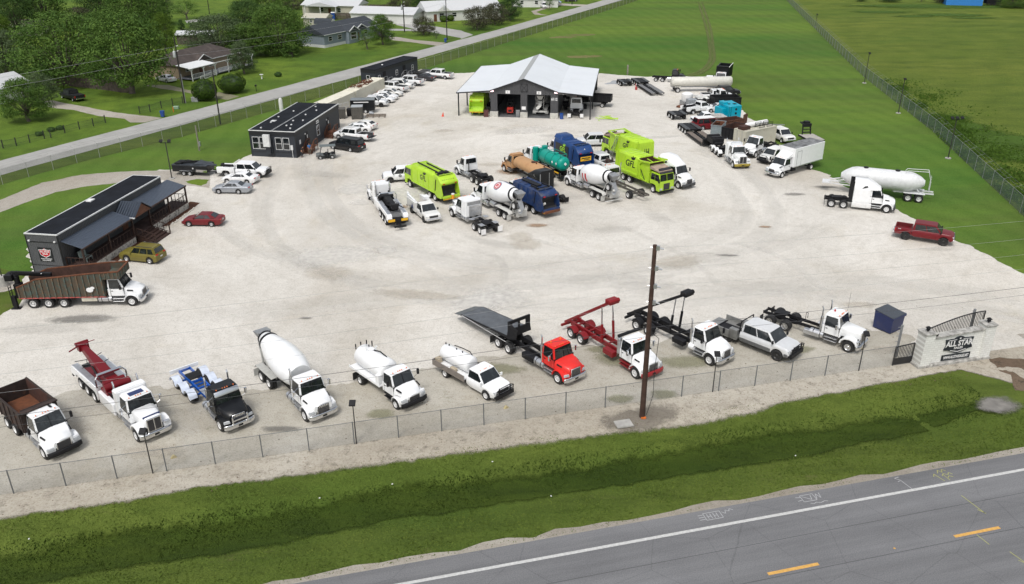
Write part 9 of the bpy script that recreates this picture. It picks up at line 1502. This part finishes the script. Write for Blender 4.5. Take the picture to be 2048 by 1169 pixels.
# long white tanker trailer
def trailer_tank(label,P,deg,L,r,z,mat,wx,name='tanker_trailer',bulk=False):
    t=thing(name,label,'tank trailer',loc=P,rz=R(deg))
    if not bulk: tank(t,-1.2,L,r,z,mat,ends=.25,bands=2)
    else:
        n=24; prof=[(0,.35),(.05,.75),(.13,1.1),(.18,1.22),(.82,1.22),(.88,1.08),(.95,.7),(1,.3)]
        b=part(t,'tank',MB().lathe((-1.0,0,z),(L-.8,0,z),[(a,q*r) for a,q in prof],n),mat,sm=50)
        for x in (2.3,6.0): part(b,'cone_hopper',MB().lathe((x,0,z-.4),(x,0,.75),[(0,1.2*r),(1,.25)],16),mat,sm=50); part(b,'manhole',MB().cyl((x,0,z+1.2*r-.05),(x,0,z+1.2*r+.12),.3,n=12),BLK)
        m=MB()
        for s in (.5,-.5): m.tube([(-1.6,s,1.3),(-1.6,s,2.6),(-1.2,s,z+1.35*r+.2),(1.2,s,z+1.22*r+.25),(1.4,s,z+1.2*r)],.035)
        for q in [1.4+.25*i for i in range(8)]: m.bar((-1.6,-.5,q),(-1.6,.5,q),.03)
        m.tube([(-1.2,.5,z+1.35*r+.2),(-1.2,-.5,z+1.35*r+.2)],.035); part(t,'ladder',m,mat); m=MB()
        for s in (1,-1): m.bar((-2.2,s*.5,1.1),(1.5,s*.5,1.1),.12,.16).bar((-.6,s*.5,1.1),(.2,s*.5,2.0),.12).bar((L-2.2,s*.5,2.0),(L+.6,s*.5,1.35),.12).bar((L-2.5,s*.5,1.1),(L+1.2,s*.5,1.2),.12)
        m.box(L+.4,L+1.3,-.7,.7,1.15,1.3); part(t,'frame',m,mat)
    m=MB()
    for s in (1,-1): m.box(-1.1,L*.25 if bulk else L-.4,s*.45-.06,s*.45+.06,.9,1.1)
    part(t,'subframe',m,mat if bulk else STL)
    for a in wx:
        for s in (1,-1): wheel(t,a,s*1.08,.5,.25,WRIM,True)
    for s in (1,-1): part(t,'fender',MB().box(min(wx)-.6,max(wx)+.6,min(s*.8,s*1.22),max(s*.8,s*1.22),1.08,1.13),mat,bev=.01); part(t,'landing_leg',MB().box(L*.68,L*.68+.12,s*.5-.06,s*.5+.06,.05,1.1),STL)
    return t
t=trailer_tank('long dull white tanker trailer lying across the far right of the yard',Vector((32.2,164.8,0)),2.5,10.8,.92,1.9,M('tanker_white',(.58,.57,.52),rough=.5,var=.1,dirt=(.3,.28,.22),dscale=.8,dlo=.55),(0,))
t=trailer_tank('white dry bulk trailer with conical hoppers behind the white sleeper tractor at the right',G((1824.4,405.4))+Vector((.5,1.1,0)),math.degrees(math.atan2(103.4-99.5,40.3-50)),9.6,1.02,2.25,M('bulk_tank_grey',(.62,.63,.64),rough=.45,var=.1,dirt=(.4,.4,.38)),(-.6,.65),bulk=True,name='bulk_trailer')
t,k=truck('black dump truck chassis tractor with chrome tanks at the far edge beside the tanker trailer',(1336.5,170),(1305.3,163.1),'R',BLACKP,style='aero',axles=(0,1.35),stacks=0,small=True,name='semi_truck',cat='semi truck',wb=5.0,tank=True); t.rotation_euler=(0,0,R(-18)); part(t,'side_tank',MB().lathe((2.3,-.85,.75),(3.8,-.85,.75),[(0,.25),(.03,.33),(.97,.33),(1,.25)],14),CHR)
t,k=truck('white cab dump truck with tall black bed raised behind the tanker trailer',(1443.3,175.2),('h',150,5.5),'L',WHITE,style='aero',axles=(0,1.35),stacks=0,name='dump_truck',cat='dump truck',wb=5.4); t.location=Vector((43.4,173.4,0)); t.rotation_euler=(0,0,R(-112)); dump_body(t,-2.2,k['cb']-.4,1.3,3.6,BLACKP,BLK,shield=.5); part(t,'bed_edge',MB().box(-2.2,k['cb']-.4,1.2,1.3,3.62,3.72),WHM)
t,wb,xb=pickup('white round roofed small truck between the tanker trailer and the white cab dump truck',(1417.3,157.4),('h',172,4),'L',WHITE,cab='reg',bed=None); t.location=Vector((40.6,173.0,0)); t.rotation_euler=(0,0,R(-104)); part(t,'flatbed',MB().box(-1.3,xb-.15,-1.05,1.05,.85,.95),BLK)
pickup('black pickup truck partly hidden behind the white pickup near the tanker trailer',(1463.8,184.7),('h',5,3.8),'R',BLACKP)[0].location=Vector((38.8,160.8,0))
t=thing('flatbed_trailer','pale plank deck trailer with tall black gooseneck behind the box truck','trailer',loc=Vector((46.7,123.9,0)),rz=R(100)); part(t,'deck',MB().box(1.2,4.8,-1.2,1.2,.82,.95),M('deck_pale_planks',(.38,.36,.33),rough=.8,var=.2,stripe=('Y',.25,.01)),sm=0); part(t,'frame',MB().box(1.2,4.8,-.5,.5,.6,.82).box(1.2,4.8,-1.26,-1.2,.7,.95).box(1.2,4.8,1.2,1.26,.7,.95),BLK); m=MB()
for s in (1,-1): m.bar((4.6,s*.7,.8),(4.9,s*.6,2.5),.18).bar((4.9,s*.6,2.5),(6.6,s*.15,2.4),.2)
m.box(4.6,5.0,-.7,.7,2.1,2.6).box(4.5,4.7,-.7,.7,1.2,1.35).box(4.5,4.7,-.7,.7,1.7,1.8).box(4.8,5.5,-.5,.3,2.5,2.9); part(t,'gooseneck',m,BLK,bev=.03)
for x in (1.9,2.9):
    for s in (1,-1): wheel(t,x,s*1.0,.4,.2,WRIM)
solo('steel_beam',MB().bar((-2.3,-.2,2.72),(.8,.4,2.45),.12),STL,'long pale beam projecting from the container roof over the grass','beam',loc=(41.5,128.0,0))
# right edge
t,k=truck('white tall sleeper tractor with black rear frame in front of the dry bulk trailer',(1771,427),(1661,415),'R',WHITE,style='aero',axles=(0,1.4),stacks=0,sleeper=1.9,fairing=1,bump=PLAS,name='semi_truck',cat='semi truck'); fifth_wheel(t,.7)
part(t,'cab_fairing',MB().box(k['bk']-.45,k['bk'],-1.12,-1.06,.95,3.5).box(k['bk']-.45,k['bk'],1.06,1.12,.95,3.5),BLK); part(t,'side_skirt',MB().box(k['bk'],k['cb']+.3,-1.14,-1.05,.35,.98).box(k['bk'],k['cb']+.3,1.05,1.14,.35,.98),WHITE,bev=.02); mudflaps(t,-.8)
t,wb,xb=pickup('dark red crew cab pickup with black wheels at the right edge of the yard',(1884.6,492.4),(1808.5,480.1),'R',MAROON,rim=DRIM,lift=.15,rw=.47,liner=M('bed_red',(.12,.012,.014))); part(t,'bed_box',MB().box(.6,1.3,-.6,.1,.95,1.25),STL,bev=.03); text(t,'decal','4x4',WHM,.2,(-.7,-1.01,1.25),(1,0,0),(0,0,1))
# across the road
pickup('black pickup parked on the lawn below the weathered board fence',(125.6,197.6),(146.8,203.8),'L',BLACKP,rim=CHR,group='vehicles at the houses')
sedan('silver car half hidden under the broad tree beside the white porch',(316.8,163.5),(333.9,166.2),'L',SILVER,group='vehicles at the houses'); sedan('dark car parked beside the tree at the blue grey house',(780.1,75.4),('h',20,2.7),'R',M('paint_dark_blue_car',(.02,.025,.035),rough=.3),suv=1,roof=1.65,L=4.6,group='vehicles at the houses')
sedan('red and black car under the carport of the long white outbuilding',(780.1,48.3),('h',10,2.7),'R',M('paint_brown_red',(.06,.02,.02),rough=.4),L=4.6,group='vehicles at the houses'); sedan('dark car at the open end of the long white outbuilding',(794.6,47.1),('h',12,2.7),'R',BLACKP,L=4.6,group='vehicles at the houses')
sedan('white suv parked on the far driveway at the top centre',(1084.6,17.2),('h',-80,2.8),'R',WHITE,suv=1,roof=1.8,group='vehicles at the houses'); sedan('pale blue car at the top centre beyond the white suv',(1118,7.9),('h',5,2.7),'R',M('paint_pale_blue',(.35,.45,.6),rough=.3),group='vehicles at the houses'); sedan('dark red car at the top centre beside the pale blue car',(1104.8,7.9),('h',5,2.7),'R',MAROON,group='vehicles at the houses'); sedan('dark grey car near the road at the top centre',(1150.5,3.9),('h',8,2.7),'R',MATS['paint_charcoal'],group='vehicles at the houses')
t=thing('portable_toilet','blue and white portable toilet in front of the dark board fence','toilet',loc=G((667,40.3))); part(t,'cabin',MB().box(-.55,.55,-.55,.55,0,2.1),BLUEP,bev=.04); part(t,'roof',MB().box(-.6,.6,-.6,.6,2.1,2.3),WHM,bev=.06)
m=MB(); r_=random.Random(2)
for i in range(16): x,y=r_.uniform(-5,5),r_.uniform(-1,1); s=r_.uniform(.2,.7); m.box(x-s,x+s,y-s,y+s,0,r_.uniform(.3,1.3))
solo('junk_pile',m,RUST,'cluttered heap of yard junk behind the blue grey house roof','junk',loc=G((673.8,55.6)))
for i,(x,y) in enumerate(((640,1003),(785,975),(1102,999),(985,930),(1590,918),(60,1085))): 
    solo('litter',MB().box(-.05,.05,-.035,.035,0,.03),WHM,'scrap of pale litter in the roadside grass','litter','pieces of litter in the roadside grass',loc=G((x,y),-.3 if 2<i<5 else -.5)+Vector((0,0,.25)),rz=i)
